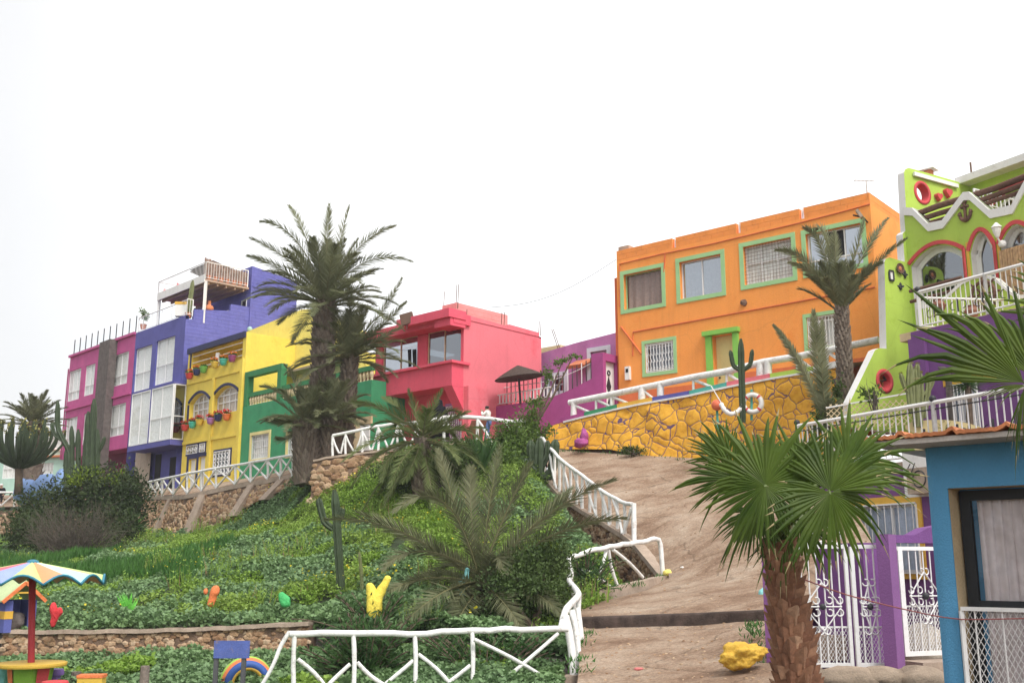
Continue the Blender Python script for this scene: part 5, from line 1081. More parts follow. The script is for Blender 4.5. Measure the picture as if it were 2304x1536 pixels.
# upper terrace
Dk = fr_px(2065, 700, 28, .5, -.866); ug = 7.0
hplane('terrace_slab', lime, 'sand', [Dk.p(-.7, -.04, zD), Dk.p(ug, -.04, zD), Dk.p(ug, -4.6, zD), Dk.p(-.7, -4.6, zD)], .22)
zrail = Dk.at(2065, 656)[1] - zD
railing(lime, [Dk.p(0, -.06, zD), Dk.p(2.1, -.06, zD), Dk.p(4.2, -.06, zD), Dk.p(ug, -.06, zD)], zrail, .14, 'terrace_railing', w=.014, top=.045)
railing(lime, [Dk.p(0, -.1, zD), Dk.p(1.6, -1.9, zD - .2)], zrail - .15, .14, 'terrace_railing', w=.014, top=.035)
mb = MB()
for i in range(7):
    for s_ in (-1, 1): mb.torus(Dk.p(.5 + i * .75, -.04, zD + .38 + .05 * (i % 2)) + Dk.u * s_ * .14, Dk.n, .11, .012, 10, 4, math.pi * .5 + (0 if s_ > 0 else math.pi), math.pi * 1.6 + (0 if s_ > 0 else math.pi))
    mb.bar(Dk.p(.5 + i * .75, -.03, zD + .25), Dk.p(.5 + i * .75, -.03, zD + .6), .03)
mb.build('iron_scrolls', M['blackiron'], lime)
mb = MB(); c = Dk.p(0, -.06, zD + zrail + .08); mb.blob(c, .085, .085, .085, 2, 0); mb.build('railing_ball', M['blackiron'], lime, smooth=True)
lp = Dk.shift(-1.7); pl = [lp.at(*q) for q in ((2062, 690), (2090, 684), (2118, 675), (2140, 655), (2165, 632), (2190, 620), (2215, 617), (2240, 625), (2262, 645), (2285, 664), (2315, 662))]
mb = MB(); mb.extrude(lp, [(pl[0][0], zD)] + [(pl[-1][0], zD)] + pl[::-1], -.2, 0); w_ = mb.build('terrace_parapet', M['lime'], lime); mb = MB(); strip(mb, lp, pl, .1, -.23, .03); mb.build('parapet_coping', M['white'], w_)
mb = MB(); a, b = lp.at(2062, 668), lp.at(2140, 650)
for dz in (0, -.32): mb.tube([lp.p(a[0] - .3, -.1, a[1] + dz + .25), lp.p(b[0] + .3, -.1, a[1] + dz + .25)], .055, 6)
mb.build('log_rail', M['log'], lime)
c = lp.w(2212, 662, .1); t = thing('ship_wheel', 'brown wooden ship wheel on the lime terrace parapet behind the white railing', 'ship wheel', c)
mb = MB(); mb.torus(c, lp.n, .36, .05, 24, 6); mb.build('rim', M['log'], t); mb = MB(); mb.lathe(c, [(.09, -.05), (.09, .06)], 12, lp.n); mb.build('hub', M['log'], t)
for i in range(8): d_ = lp.u * math.cos(i * math.pi / 4) + UP * math.sin(i * math.pi / 4); mb = MB(); mb.tube([c, c + d_ * .52], [.025, .03], 6); mb.build('spoke', M['log'], t)
for px, py, s_ in ((2112, 688, 'left'), (2186, 702, 'right')):
    c = Dk.w(px, py, -.55); c.z -= .2; t = thing('clay_jar', f'{s_} brown clay jar of the pair behind the white terrace railing', 'jar', c, 'clay jars on the lime terrace'); mb = MB(); mb.lathe(c, [(.08, -.0), (.16, .1), (.20, .22), (.13, .33), (.15, .37), (.11, .36), (.07, .2)], 16); mb.build('jar', mat('brown_clay', (.24, .09, .05), .6), t, smooth=True, angle=50)
    mb = MB(); mb.torus(c + UP * .31, Dk.n, .10, .018, 12, 5, 0, math.pi); mb.build('handle', M['log'], t)
# violet house under the terrace
vio = thing('violet_house', 'violet house with yellow window trim below the lime terrace', 'house', Dk.p(0, -.3, 1))
Vf = Dk.shift(-.02); uv = Vf.at(2053, 800)[0]; wv = Vf.rect(2140, 870, 960, 2203, 856, 952); zl = 1.0
LR = fr_px(1800, 960, 30, .44, -.9); zF = LR.at(1950, 1047)[1]
wv = (wv[0], wv[1], zF + .1, wv[3])
mb = MB(); grid_wall(mb, Vf, uv, ug, zF - .3, [(uv, zD - .02), (ug, zD - .02)], [(wv, 0, .15)]); mb.poly([Vf.p(uv, 0, zF - 3), Vf.p(uv, 0, zD - .23), Vf.p(uv, -6, zD - .23), Vf.p(uv, -6, zF - 3)]); mb.box(Vf, uv - .02, uv + .5, .0, .12, zF - .3, zD - .24); mb.build('upper_wall', M['violet'], vio)
w = win(vio, Vf, wv, .15, 3, (), .06, curt='curtbl', folds=12); grille(w, Vf, wv, .05, 8, (.5,), .025, .03)
mb = MB(); mb.box(Vf, wv[0] - .15, wv[1] + .9, .002, .05, wv[3] + .004, wv[3] + .28); mb.build('yellow_lintel', M['ochre'], w)
mb = MB()
for i in range(4): mb.tube([Vf.w(2112 + 4 * i, 826, .06), Vf.w(2122 + 4 * i, 832, .08), Vf.w(2130 + 3 * i, 860, .08), Vf.w(2136 + 3 * i, 960, .08)], .035, 5)
mb.build('cable_bundle', M['grey'], vio)
uR0, uR1 = LR.at(1790, 960)[0], LR.at(2360, 900)[0]
q = [LR.p(uR0, 0, zF), LR.p(uR1, 0, zF), V(LR.p(uR1, 0, 0).x + 5, 29, zF), V(LR.p(uR0, 0, 0).x + 4, 34, zF)]; hplane('lower_terrace_slab', vio, 'conc', q, .2)
hR = LR.at(2095, 905)[1] - zF; us = [uR0, LR.at(2095, 905)[0], uR1]
railing(vio, [LR.p(x, -.06, zF) for x in us], hR, .20, 'lower_terrace_railing', w=.018, top=.055)
mb = MB(); z1, z2 = zF + hR * .88, zF + hR * .5; mb.tube([LR.p(uR0, -.06, z1), LR.p(uR1, -.06, z1)], .02, 5)
for i in range(8):
    uu = lerp(uR0 + .6, uR1 - .5, i / 7); mb.bar(LR.p(uu, -.02, zF + .35), LR.p(uu, -.02, zF + .75), .045)
    for s_ in (-1, 1): mb.torus(LR.p(uu + s_ * .16, -.03, zF + .5), LR.n, .13, .014, 10, 4, math.pi * .5 + (0 if s_ > 0 else math.pi), math.pi * 1.5 + (0 if s_ > 0 else math.pi))
mb.build('iron_scrolls', M['blackiron'], vio)
for x in us[:2]: mb = MB(); mb.blob(LR.p(x, -.06, zF + hR + .1), .09, .09, .09, 2, 0); mb.build('railing_ball', M['blackiron'], vio, smooth=True)
wl_ = LR.rect(1835, 1142, 1290, 2070, 1134, 1284); uw1 = LR.at(2084, 1150)[0]
mb = MB(); grid_wall(mb, LR, uR0, uw1 + 5, -2.2, [(uR0, zF - .2), (uw1 + 5, zF - .2)], [(wl_, 0, .15)]); mb.poly([LR.p(uR0, 0, -2.2), LR.p(uR0, 0, zF - .2), LR.p(uR0, -5, zF - .2), LR.p(uR0, -5, -2.2)]); mb.build('lower_wall', M['violet'], vio)
w = win(vio, LR, wl_, .15, 4, (), .08, curt='curtbl', folds=14); grille(w, LR, wl_, .06, 16, (), .025, .04)
mb = MB(); b_ = .15; mb.box(LR, wl_[0] - b_, wl_[1] + b_, .002, .05, wl_[3] + .003, wl_[3] + b_ * 1.3); mb.box(LR, wl_[0] - b_, wl_[1] + b_, .002, .05, wl_[2] - b_, wl_[2] - .003); mb.box(LR, wl_[1] + .003, wl_[1] + b_, .002, .048, wl_[2], wl_[3]); mb.build('yellow_surround', M['ochre'], w)
mb = MB(); a = LR.at(2036, 1060)[0]; mb.box(LR, a, uw1 + 3, .003, .06, LR.at(2060, 1118)[1], zF + .3); mb.build('white_panel', M['white'], vio)
c = LR.w(2068, 1078, .3); t = thing('air_conditioner', 'grey air conditioner unit on the white wall panel beside the blue house', 'air conditioner', c); fr = Fr(c.x, c.y, LR.u.x, LR.u.y)
mb = MB(); mb.box(fr, -.3, .7, -.25, .1, c.z - .35, c.z + .28); mb.build('case', M['conc'], t); mb = MB(); mb.torus(fr.p(.1, .11, c.z), fr.n, .2, .02, 16, 4); mb.build('fan_grille', M['blackiron'], t); mb = MB(); mb.tube([fr.p(-.2, .05, c.z + .4), fr.p(-.3, .1, c.z + .2), fr.p(-.1, .15, c.z + .15), fr.p(0, .1, c.z + .4)], .015, 5); mb.build('cable', M['blackiron'], t)
hplane('forecourt', vio, 'conc', [V(4.2, 15.6, -1.75), V(9.5, 15.6, -1.75), V(14, 26, -1.75), V(7, 27, -1.75)], .3)
# surfboard leaning inside the lower railing
c = LR.w(2130, 965, -.8); bd = thing('surfboard', 'cream yellow surfboard lying behind the lower white railing', 'surfboard', c); mb = MB(); fr = Fr(c.x, c.y, .8, -.6); n_ = 14; up_, lo = [], []
for i in range(n_ + 1): s_ = i / n_; h = .26 * math.sin(math.pi * min(1, s_ * .96 + .02)) ** .6; x_ = -1.0 + 2.0 * s_; zc = c.z + .12 - .30 * s_; up_.append((x_, zc + h)); lo.append((x_, zc - h))
mb.extrude(fr, lo + up_[::-1], -.05, .05); mb.build('board', mat('cream_fibreglass', (.72, .58, .26), .4, var=.06, bump=.1), bd, smooth=False); mb = MB(); mb.extrude(fr, [(-.7, c.z - .15), (-.55, c.z - .15), (-.5, c.z - .65), (-.8, c.z - .75)], -.3, -.05); mb.build('fin', M['cream'], bd)
lt = thing('lattice', 'broken white trellis leaning at the foot of the lime wing wall', 'trellis', LR.w(1985, 915, -1.0)); fr = Fr(*LR.w(1985, 930, -1.2).xy, .9, -.44); z = LR.w(1985, 930, -1.2).z
mb = MB(); diamond(mb, fr, (-1.5, 1.4, z - .35, z + .35), 0, .16, .03, 1.0); mb.build('slats', M['cream'], lt); mb = MB(); mb.bar(fr.p(-1.5, .03, z + .25), fr.p(1.6, .03, z + .62), .04); mb.build('top_rail', M['white'], lt)

# ---------------------------------------------------------------- gates
T = fr_px(1900, 1370, 16.5, 1, .02)
g1 = thing('gate', 'wide white iron double gate with scrolls between violet posts', 'gate', T.w(1880, 1502))
zt, zb_ = T.at(1900, 1229)[1], T.at(1900, 1500)[1]; a, b, c_ = T.at(1786, 1300)[0], T.at(1912, 1300)[0], T.at(1984, 1300)[0]
mb = MB()
for x, w in ((a, .06), (b - .05, .05), (b + .05, .06), (c_, .05)): mb.box(T, x - w / 2, x + w / 2, -.03, .03, zb_, zt + (.04 if x == b - .05 else 0))
for z in (zt, zb_ + .03): mb.box(T, a + .032, b - .078, -.025, .025, z - .03, z + .03); mb.box(T, b + .082, c_ - .028, -.025, .025, z - .03, z + .03)
fr_ = mb.build('frame', M['whiteiron'], g1)
zm = T.at(1900, 1410)[1]
def scrollwork(mb, fr, u0, u1, zmid, h, r=.05):
    uc = (u0 + u1) / 2; w = (u1 - u0) / 2 * .9
    for s_ in (-1, 1):
        mb.tube([fr.p(uc, .02, zmid + h), fr.p(uc + s_ * w, .02, zmid), fr.p(uc, .02, zmid - h)], .012, 5)
        for z, k in ((zmid + h, 1), (zmid - h, -1)): mb.torus(fr.p(uc + s_ * r, .02, z), fr.n, r, .011, 12, 4, 0, 5)
        for z in (zmid + .09, zmid - .09): mb.torus(fr.p(uc + s_ * (w * .9), .025, z), fr.n, r, .011, 12, 4, 0, 5); mb.torus(fr.p(uc + s_ * (w * .35), .025, z), fr.n, r, .011, 12, 4, 0, 5)
    mb.tube([fr.p(uc - w, .025, zmid), fr.p(uc + w, .025, zmid)], .011, 5)
for x0, x1 in ((a, b - .05), (b + .05, c_)):
    mb = MB(); k = int((x1 - x0) / .11)
    for i in range(1, k): mb.tube([T.p(lerp(x0, x1, i / k), 0, zb_), T.p(lerp(x0, x1, i / k), 0, zt)], .013, 5)
    mb.build('bar', M['whiteiron'], g1)
    mb = MB(); scrollwork(mb, T, x0 + .1, x1 - .08, T.at(1900, 1364)[1], .36); mb.build('scrolls', M['whiteiron'], g1)
    mb = MB(); mb.blob(T.p((x0 + x1) / 2, .04, T.at(1900, 1364)[1]), .05, .03, .05, 2, 0); mb.build('boss', M['blackiron'], g1, smooth=True)
    mb = MB(); diamond(mb, T, (x0 + .02, x1 - .02, zb_ + .05, zm), -.03, .055, .009, .6); mb.bar(T.p(x0, -.03, zm), T.p(x1, -.03, zm), .025); mb.build('mesh', M['whiteiron'], g1)
mb = MB(); ua, ub_ = T.at(1815, 1230)[0], T.at(1905, 1230)[0]
mb.tube([T.p(lerp(ua, ub_, i / 10), 0, zt + .30 * (1 - abs(i / 5 - 1) ** 3)) for i in range(11)], .025, 6)
for s_ in (0, 1): mb.tube([T.p(lerp(ua, ub_, .1 + .8 * s_), 0, zt), T.p(lerp(ua, ub_, .9 - .8 * s_), 0, zt + .24)], .014, 5); mb.torus(T.p(lerp(ua, ub_, .3 + .4 * s_), 0, zt + .13), T.n, .09, .012, 12, 4)
mb.build('crest', M['whiteiron'], g1)
Tp = fr_px(1980, 1350, 16.3, .77, -.64)
g2w = thing('gate_wall', 'violet gate wall and post between the two white iron gates', 'wall', Tp.w(2000, 1500))
x1 = Tp.at(2009, 1350)[0]; zt2, zb2 = Tp.at(1990, 1201)[1], Tp.at(1990, 1512)[1]
mb = MB(); mb.box(Tp, 0, x1, -.32, 0, zb2, zt2); mb.build('post', M['violetl'], g2w)
T2 = fr_px(2050, 1350, 17.1, .93, .36); r = T2.rect(2012, 1232, 1478, 2092, 1226, 1472)
z_ = T2.at(2050, 1203)[1]; uq = T2.at(2030, 1300)[0]
mb = MB(); mb.box(T2, uq - .1, 3.5, -.3, -.02, r[3] + .06, z_); mb.extrude(T2, [(T2.at(2060, 1203)[0], z_), (3.5, z_), (3.5, z_ + .6), (T2.at(2090, 1185)[0], z_ + .12)], -.3, -.02); mb.box(T2, -.8, r[0] + .0, -1.3, -.1, -1.75, r[3] + .058); mb.build('lintel', M['violet'], g2w)
g2 = thing('gate', 'narrow white iron gate right of the violet post, beside the blue house', 'gate', T2.p((r[0] + r[1]) / 2, 0, r[2])); r = (r[0] + .12, r[1] + .35, r[2], r[3])
mb = MB(); mb.box(T2, r[0], r[0] + .09, -.03, .03, r[2], r[3]); mb.box(T2, r[0] + .092, r[1], -.028, .028, r[3] - .06, r[3]); mb.box(T2, r[0] + .092, r[1], -.028, .028, r[2], r[2] + .07); mb.box(T2, r[1], r[1] + .06, -.03, .03, r[2], r[3]); mb.box(T2, r[0] - .12, r[0] - .002, -.025, .025, r[3] - .06, r[3]); mb.build('frame', M['whiteiron'], g2)
mb = MB()
for i in range(1, 6): mb.tube([T2.p(lerp(r[0] + .09, r[1], i / 6), 0, r[2]), T2.p(lerp(r[0] + .09, r[1], i / 6), 0, r[3])], .013, 5)
mb.build('bar', M['whiteiron'], g2); mb = MB(); zc = T2.at(2060, 1340)[1]; scrollwork(mb, T2, r[0] + .15, r[1] - .1, zc, .38); mb.build('scrolls', M['whiteiron'], g2)
mb = MB(); mb.blob(T2.p((r[0] + r[1]) / 2, .05, zc), .06, .035, .06, 2, 0); mb.build('boss', M['blackiron'], g2, smooth=True)
mb = MB(); zm = T2.at(2060, 1363)[1]; diamond(mb, T2, (r[0] + .1, r[1], r[2] + .06, zm), -.03, .055, .009, .6); mb.bar(T2.p(r[0] + .1, -.03, zm), T2.p(r[1], -.03, zm), .025); mb.build('mesh', M['whiteiron'], g2)
mb = MB(); mb.box(T2, r[0] - .05, r[1] + 1, -.1, .45, r[2] - .32, r[2] - .06); tag(mb.build('threshold', M['conc'], origin=T2.p(r[0], 0, r[2])), 'pale concrete threshold under the narrow white gate', 'step')
mb = MB(); c = T2.w(2082, 1440, -.9); mb.blob((c.x, c.y, c.z - .15), .42, .3, .42, 3, .25, 1.2, 4); tag(mb.build('boulder', mat('pale_rock', (.46, .40, .32), .95, var=.2, scale=4, bump=1), smooth=True, origin=c), 'pale boulder lying behind the narrow white gate', 'boulder')
mb = MB(); fr = T.shift(-.9); aa = fr.rect(1790, 1432, 1450, 1910, 1428, 1448); mb.box(fr, aa[0], aa[1] + .4, -.4, 0, aa[2] - .25, aa[3]); tag(mb.build('bench', M['conc'], origin=fr.p(aa[0], 0, aa[2])), 'low pale concrete bench behind the wide white gate', 'bench')
p1 = fr_px(1719, 1370, 16.9, .9, -.44); z1, z0_ = p1.at(1730, 1239)[1], p1.at(1730, 1512)[1]; mb = MB(); mb.box(p1, 0, p1.at(1762, 1370)[0], -.3, 0, z0_, z1); tag(mb.build('gate_post', M['violetl'], origin=p1.p(0, 0, z0_)), 'violet gate post behind the fan palm trunk at the edge of the path', 'post')
mb = MB(); a = P(1850, 1502, 16.2)
for i, (px, w, h, d_, m) in enumerate(((1905, .75, .22, .6, 0), (1985, .55, .20, .55, 1), (2065, .6, .26, .7, 2))):
    c = P(px, 1507, 15.9); mb.blob((c.x, c.y, c.z - h * .6), w * .7, d_ * .6, h * .9, 3, .18, 1.4, i + 3)
tag(mb.build('rock_ledge', mat('ledge_rock', (.36, .27, .19), .95, var=.3, scale=3, bump=1), smooth=True, origin=a), 'worn rock and concrete ledge under the white gates', 'ledge')

# ---------------------------------------------------------------- sea blue house at the right edge
B = fr_px(2078, 1100, 10, .74, -.67); ul = B.at(2094, 1270)[0]
bh = thing('sea_blue_house', 'sea blue house corner with a curtained window and tiled eave', 'house', B.p(1, 0, -2.2))
ho = B.rect(2135, 1097, 1300, 2304, 1091, 1300); uh = B.at(2149, 1300)[0]; zf = -2.1; zt = B.at(2100, 1006)[1]
hole = (uh, uh + 2.3, zf, ho[3])
mb = MB(); grid_wall(mb, B, ul + .12, 5, -2.5, [(ul + .12, zt), (5, zt)], [(hole, 0, .02)]); pts = []
for i in range(7): a_ = i / 6 * math.pi / 2; pts += [B.p(ul + .12 - .12 * math.sin(a_), -.12 + .12 * math.cos(a_), z) for z in (-2.5, zt)]
mb.add(pts, [[2 * i, 2 * i + 1, 2 * i + 3, 2 * i + 2] for i in range(6)]); mb.poly([B.p(ul, -.12, -2.5), B.p(ul, -.12, zt), B.p(ul, -5, zt), B.p(ul, -5, -2.5)]); mb.poly([B.p(ul, -5, -2.5), B.p(ul, -5, zt), B.p(5, -5, zt), B.p(5, -5, -2.5)]); mb.build('wall', M['sea'], bh)
fz = (B.at(2200, 1361)[1] - zf) / (ho[3] - zf)
hi = (hole[0] + .012, hole[1], hole[2], hole[3] - .008)
w = win(bh, B, hi, .30, 2, (fz,), .10, fm='darkframe', curt='curtp', folds=26, glass='glass', gap=.04, curtrect=(hi[0] + .14, hi[1], zf, hi[3] - .1)); mb = MB(); lining(mb, B, hole, .3, 0, -.021); mb.build('reveal', M['sand'], w)
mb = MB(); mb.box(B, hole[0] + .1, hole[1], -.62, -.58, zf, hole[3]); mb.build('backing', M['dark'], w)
gz = (uh + .04, uh + 2.4, zf + .05, B.at(2200, 1369)[1]); g = MB(); bars(g, B, gz, .03, 10, .016, (), .035); gg = g.build('window_guard', M['whiteiron'], bh); mb = MB(); diamond(mb, B, gz, .012, .05, .007, .55); mb.build('mesh', M['whiteiron'], gg)
M['offwhite'] = mat('stained_white_render', (.62, .57, .52), .9, var=.15, bump=.4, dirt=(.4, .3, .22)); mb = MB(); mb.box(B, ul - .32, 5, -4.5, .42, zt + .003, zt + .05); mb.build('eave_slab', M['offwhite'], bh)
mb = MB(); pr = []; k = 0
N_ = 150
for i in range(N_ + 1):
    uu = lerp(ul - .36, 4.6, i / N_); ph = (uu - ul - .22) / .47; f = ph - math.floor(ph); z = zt + .056 + (.042 * max(0, math.cos((f - .5) * math.pi / .18)) if abs(f - .5) < .09 else .006 * math.sin(f * 40)); pr.append((uu, z))
pts = [B.p(x, n, z + dz) for n in (.46, -4.4) for dz in (0.035, 0) for x, z in pr]; K = N_ + 1
mb.add(pts, [[i, i + 1, i + 1 + 2 * K, i + 2 * K] for i in range(N_)] + [[K + i, K + i + 1, i + 1, i] for i in range(N_)] + [[K + i, K + i + 1, 3 * K + i + 1, 3 * K + i][::-1] for i in range(N_)]); mb.build('roof_tiles', M['tile'], bh, smooth=False)
q = [P(1812, 1304, 7.9), P(1900, 1336, 8.6), P(2000, 1362, 9.4)] + [B.w(2100, 1384, .05), B.w(2170, 1393, .06), B.w(2330, 1390, .06)]
mb = MB(); mb.tube(resample(q, 24), .006, 5); tag(mb.build('cable', flat('faded_red_cable', (.35, .10, .09), .6), origin=q[2]), 'thin faded red cable strung from the fan palm trunk to the sea blue house', 'cable')
# ---------------------------------------------------------------- vegetation helpers
class QB:                                      # quad soup collected in lists, turned into one mesh with numpy
    def __init__(s): s.c = []; s.n = 0
    def kite(s, b, l, w, f=.4, sag=0.0):
        m = b + l * f; s.c += [b, m + w, b + l - UP * sag, m - w]; s.n += 1
    def quad(s, a, b, c, d): s.c += [a, b, c, d]; s.n += 1
    def build(s, name, m, parent=None, origin=(0, 0, 0), kind=None):
        co = np.array([tuple(v) for v in s.c], dtype=np.float32)
        return arr_mesh(name, co, np.arange(len(co)).reshape(-1, 4), m, parent, origin if parent is None else tuple(WORLD[parent.name]), kind)
M['date'] = leafmat('date_palm_leaf', (.15, .168, .085), (.21, .228, .125), (.25, .252, .145), trans=.4, scale=.9)
M['date2'] = leafmat('grey_date_palm_leaf', (.105, .125, .060), (.155, .168, .088), (.20, .195, .11), trans=.35, scale=1.2)
M['date3'] = leafmat('green_date_palm_leaf', (.11, .150, .05), (.165, .205, .075), (.20, .225, .09), trans=.4, scale=1)
M['rachis'] = flat('palm_rib', (.20, .19, .08), .6)
M['trunk'] = mat('palm_trunk_fibre', (.17, .13, .10), .95, var=.35, scale=5, bump=1, bscale=14, dist=.05)
M['stub'] = stonemat('palm_leaf_stub', (.14, .105, .08), (.20, .155, .12), (.28, .23, .185))
M['fan'] = leafmat('fan_palm_leaf', (.034, .066, .008), (.064, .112, .016), (.115, .165, .028), rough=.5, trans=.28, scale=3)
M['fantip'] = flat('dry_fan_leaf_tip', (.34, .27, .12), .7)
M['cactus'] = mat('cactus_skin', (.040, .066, .026), .6, var=.25, scale=3, bump=.4)
M['cactusy'] = mat('yellow_green_cactus_skin', (.17, .19, .065), .6, var=.25, scale=3, bump=.4)
M['ctip'] = mat('cactus_yellow_tip', (.30, .28, .05), .7)
M['wood'] = mat('bark', (.13, .09, .06), .95, var=.3, scale=6, bump=.8)
M['twig'] = flat('grey_twig', (.10, .08, .06), .9)
M['mallow'] = leafmat('mallow_leaf', (.145, .24, .105), (.23, .345, .18), (.175, .285, .095), trans=.25, scale=.8)
M['herbg'] = leafmat('bright_herb_leaf', (.175, .30, .04), (.28, .42, .085), (.24, .32, .075), trans=.3, scale=.6)
M['grass'] = leafmat('grass_blade', (.042, .120, .024), (.075, .180, .040), trans=.2, scale=.5)
M['bush'] = leafmat('dark_bush_leaf', (.045, .080, .026), (.082, .130, .042), (.105, .15, .04), trans=.25, scale=.7)
M['bushd'] = leafmat('very_dark_bush_leaf', (.022, .040, .014), (.042, .068, .022), (.06, .08, .025), trans=.15, scale=.7)
M['bushl'] = leafmat('young_bush_leaf', (.10, .17, .02), (.20, .27, .03), trans=.25)
M['oleander'] = leafmat('oleander_leaf', (.038, .092, .03), (.078, .15, .05), (.09, .175, .05), trans=.25, scale=2)
M['acacia'] = leafmat('acacia_leaf', (.07, .13, .025), (.12, .19, .04), trans=.25)
M['dry'] = leafmat('dry_grass', (.22, .15, .08), (.34, .25, .13), trans=.2)
M['yflower'] = leafmat('yellow_wild_flower', (.6, .48, .02), (.75, .62, .05), trans=.1)
G = lambda r, s=1: V(r.gauss(0, s), r.gauss(0, s), r.gauss(0, s))
def frond_pts(pts, q, qr, r, nl, ll, wd=.022, vee=.3, face=0.0):
    """pts: points of the rib curve; leaflets on both sides, shortest at the tip and base"""
    n = len(pts) - 1
    for i in range(n):
        a, b = pts[i], pts[i + 1]; t = (b - a).normalized(); s = t.cross(UP); s = s.normalized() if s.length > .05 else V(1, 0, 0); k = .03 * (1 - .85 * i / n)
        qr.quad(a - s * k, a + s * k, b + s * k * .9, b - s * k * .9); u_ = s.cross(t) * k; qr.quad(a - u_, a + u_, b + u_ * .9, b - u_ * .9)
    for i in range(nl):
        f = (i + .5) / nl; x = f * n; k = min(int(x), n - 1); p = pts[k].lerp(pts[k + 1], x - k); t = (pts[k + 1] - pts[k]).normalized()
        s = t.cross(UP); s = s.normalized() if s.length > .05 else V(1, 0, 0)
        if face: q_ = t.cross(V(0, 1, .15)).normalized(); q_ = -q_ if q_.dot(s) < 0 else q_; s = (s * (1 - face) + q_ * face).normalized()
        nn = s.cross(t).normalized()
        if f < .10: L_ = ll * .28
        else: L_ = ll * (math.sin(math.pi * (.16 + .80 * f)) ** .7) * r.uniform(.85, 1.1)
        for sd_ in (-1, 1):
            fw = lerp(.75, 1.9, f ** 1.5); d = (t * fw + s * sd_ * r.uniform(.8, 1.0) + nn * r.uniform(vee - .2, vee + .2)).normalized()
            w = d.cross(nn * r.uniform(.5, 1) + s * sd_ * r.uniform(-.5, .5) + G(r, .2)).normalized() * wd * r.uniform(.8, 1.2)
            q.kite(p - d * .02, d * L_, w, .22, L_ * .10)
def arc(p0, d, L, droop, n=12):
    out = []; 
    for i in range(n + 1):
        s = i / n; out.append(p0 + d * (L * s * (1 - .12 * s * s)) - UP * (droop * L * s ** 2.2))
    return out
def bez(a, m, b, n=12):                        # curve through the middle point
    c = m * 2 - (a + b) * .5
    return [a * (1 - t) ** 2 + c * (2 * t * (1 - t)) + b * t * t for t in [i / n for i in range(n + 1)]]
def trunk(parent, base, top, r0, r1, stubs, seed, size=.14, bend=0.0, m='trunk', sm='stub', out=.5, tipw=.22, rise=.85, wf=.55):
    r = random.Random(seed); mb = MB(); n = 14; pts = []
    for i in range(n):
        f = i / (n - 1); pts.append(base.lerp(top, f) + V(bend * math.sin(math.pi * f), 0, 0))
    mb.tube(pts, [lerp(r0, r1, i / (n - 1)) * (1 + .10 * noise.noise(pts[i] * 3)) for i in range(n)], 12); mb.m = 1
    for k in range(stubs):
        f = (k + .5) / stubs; a = k * 2.39996; x = f * (n - 1); j = min(int(x), n - 2); c = pts[j].lerp(pts[j + 1], x - j); rr = lerp(r0, r1, f)
        d = V(math.cos(a), math.sin(a), 0); s = V(-d.y, d.x, 0); h = size * r.uniform(.75, 1.25); o = out * h
        b0 = c + d * rr * .86; tip = c + d * (rr + o) + UP * h * r.uniform(rise - .15, rise + .15); w = size * wf
        mb.add([b0 - s * w - UP * h * .4, b0 + s * w - UP * h * .4, b0 + d * .04 + UP * h * .25 + s * w * .7, b0 + d * .04 + UP * h * .25 - s * w * .7, tip + s * w * tipw, tip - s * w * tipw, b0 - UP * h * .55 + d * .07],
               [[0, 3, 5, 6], [6, 5, 4], [6, 4, 2, 1], [3, 2, 4, 5]])
    mb.build('trunk', [M[m], M[sm]], parent, smooth=False)
    return pts
def feather_palm(name, label, base, top, r0, r1, L, nf, seed, lo=-25, hi=85, ll=.55, nl=70, explicit=(), m='date', stubs=150, group=None, bend=0.0, droop=.28, size=.14, wd=.018, face=.4):
    r = random.Random(seed); t = thing(name, label, 'palm tree', base, group)
    trunk(t, base - UP * .2, top, r0, r1, stubs, seed, size, bend)
    q, qr = QB(), QB()
    for i in range(nf):
        f = (i + .5) / nf; el = R(lerp(hi, lo, f ** .85) + r.uniform(-7, 7)); az = i * 2.39996 + r.uniform(-.25, .25)
        d = V(math.cos(az) * math.cos(el), math.sin(az) * math.cos(el), math.sin(el)); k = L * r.uniform(.82, 1.08) * (1 - .15 * (f < .12))
        frond_pts(arc(top + d * .1 - UP * .25 * f, d, k, droop * r.uniform(.7, 1.3) * (.5 + .7 * math.cos(el))), q, qr, r, nl, ll, wd)
    for e in explicit: frond_pts(bez(top + V(r.uniform(-.1, .1), r.uniform(-.1, .1), r.uniform(-.1, .1)), P(*e[0]), P(*e[1])), q, qr, r, nl, ll * (e[2] if len(e) > 2 else 1), wd, .3, face)
    c = q.build('crown', M[m], t); qr.build('ribs', M['rachis'], c)
    return t
def T3(*a): return V(*P(*a))
# tall cluster in front of the green house
gb = lambda px, py, Y: (lambda p: V(p.x, p.y, p.z))(P(px, py, Y))
feather_palm('date_palm', 'tallest date palm with a thick dark trunk before the yellow wall', gb(716, 1062, 40.3), gb(732, 676, 40.3), .46, .42, 3.6, 50, 3, 0, 86, .68, 72, explicit=[((655, 590, 40), (562, 535, 39.6)), ((665, 540, 40), (585, 498, 40)), ((690, 540, 40), (650, 462, 40.5)), ((735, 560, 40), (742, 458, 40)), ((760, 560, 40), (786, 462, 40)), ((805, 560, 40), (890, 508, 40)), ((820, 590, 40), (928, 588, 39.5)), ((640, 610, 39.8), (556, 575, 39))], stubs=330, size=.2, group='date palms before the green house', droop=.22)
feather_palm('date_palm', 'second tall date palm leaning right beside the coral house', gb(770, 1040, 40.6), gb(788, 800, 40.6), .36, .30, 2.9, 42, 5, -4, 84, .60, 64, explicit=[((850, 715, 40.4), (905, 625, 40)), ((850, 740, 40.4), (915, 678, 40)), ((840, 770, 40.2), (905, 735, 39.6)), ((790, 690, 40.3), (775, 628, 39.9))], stubs=220, size=.18, group='date palms before the green house', droop=.25)
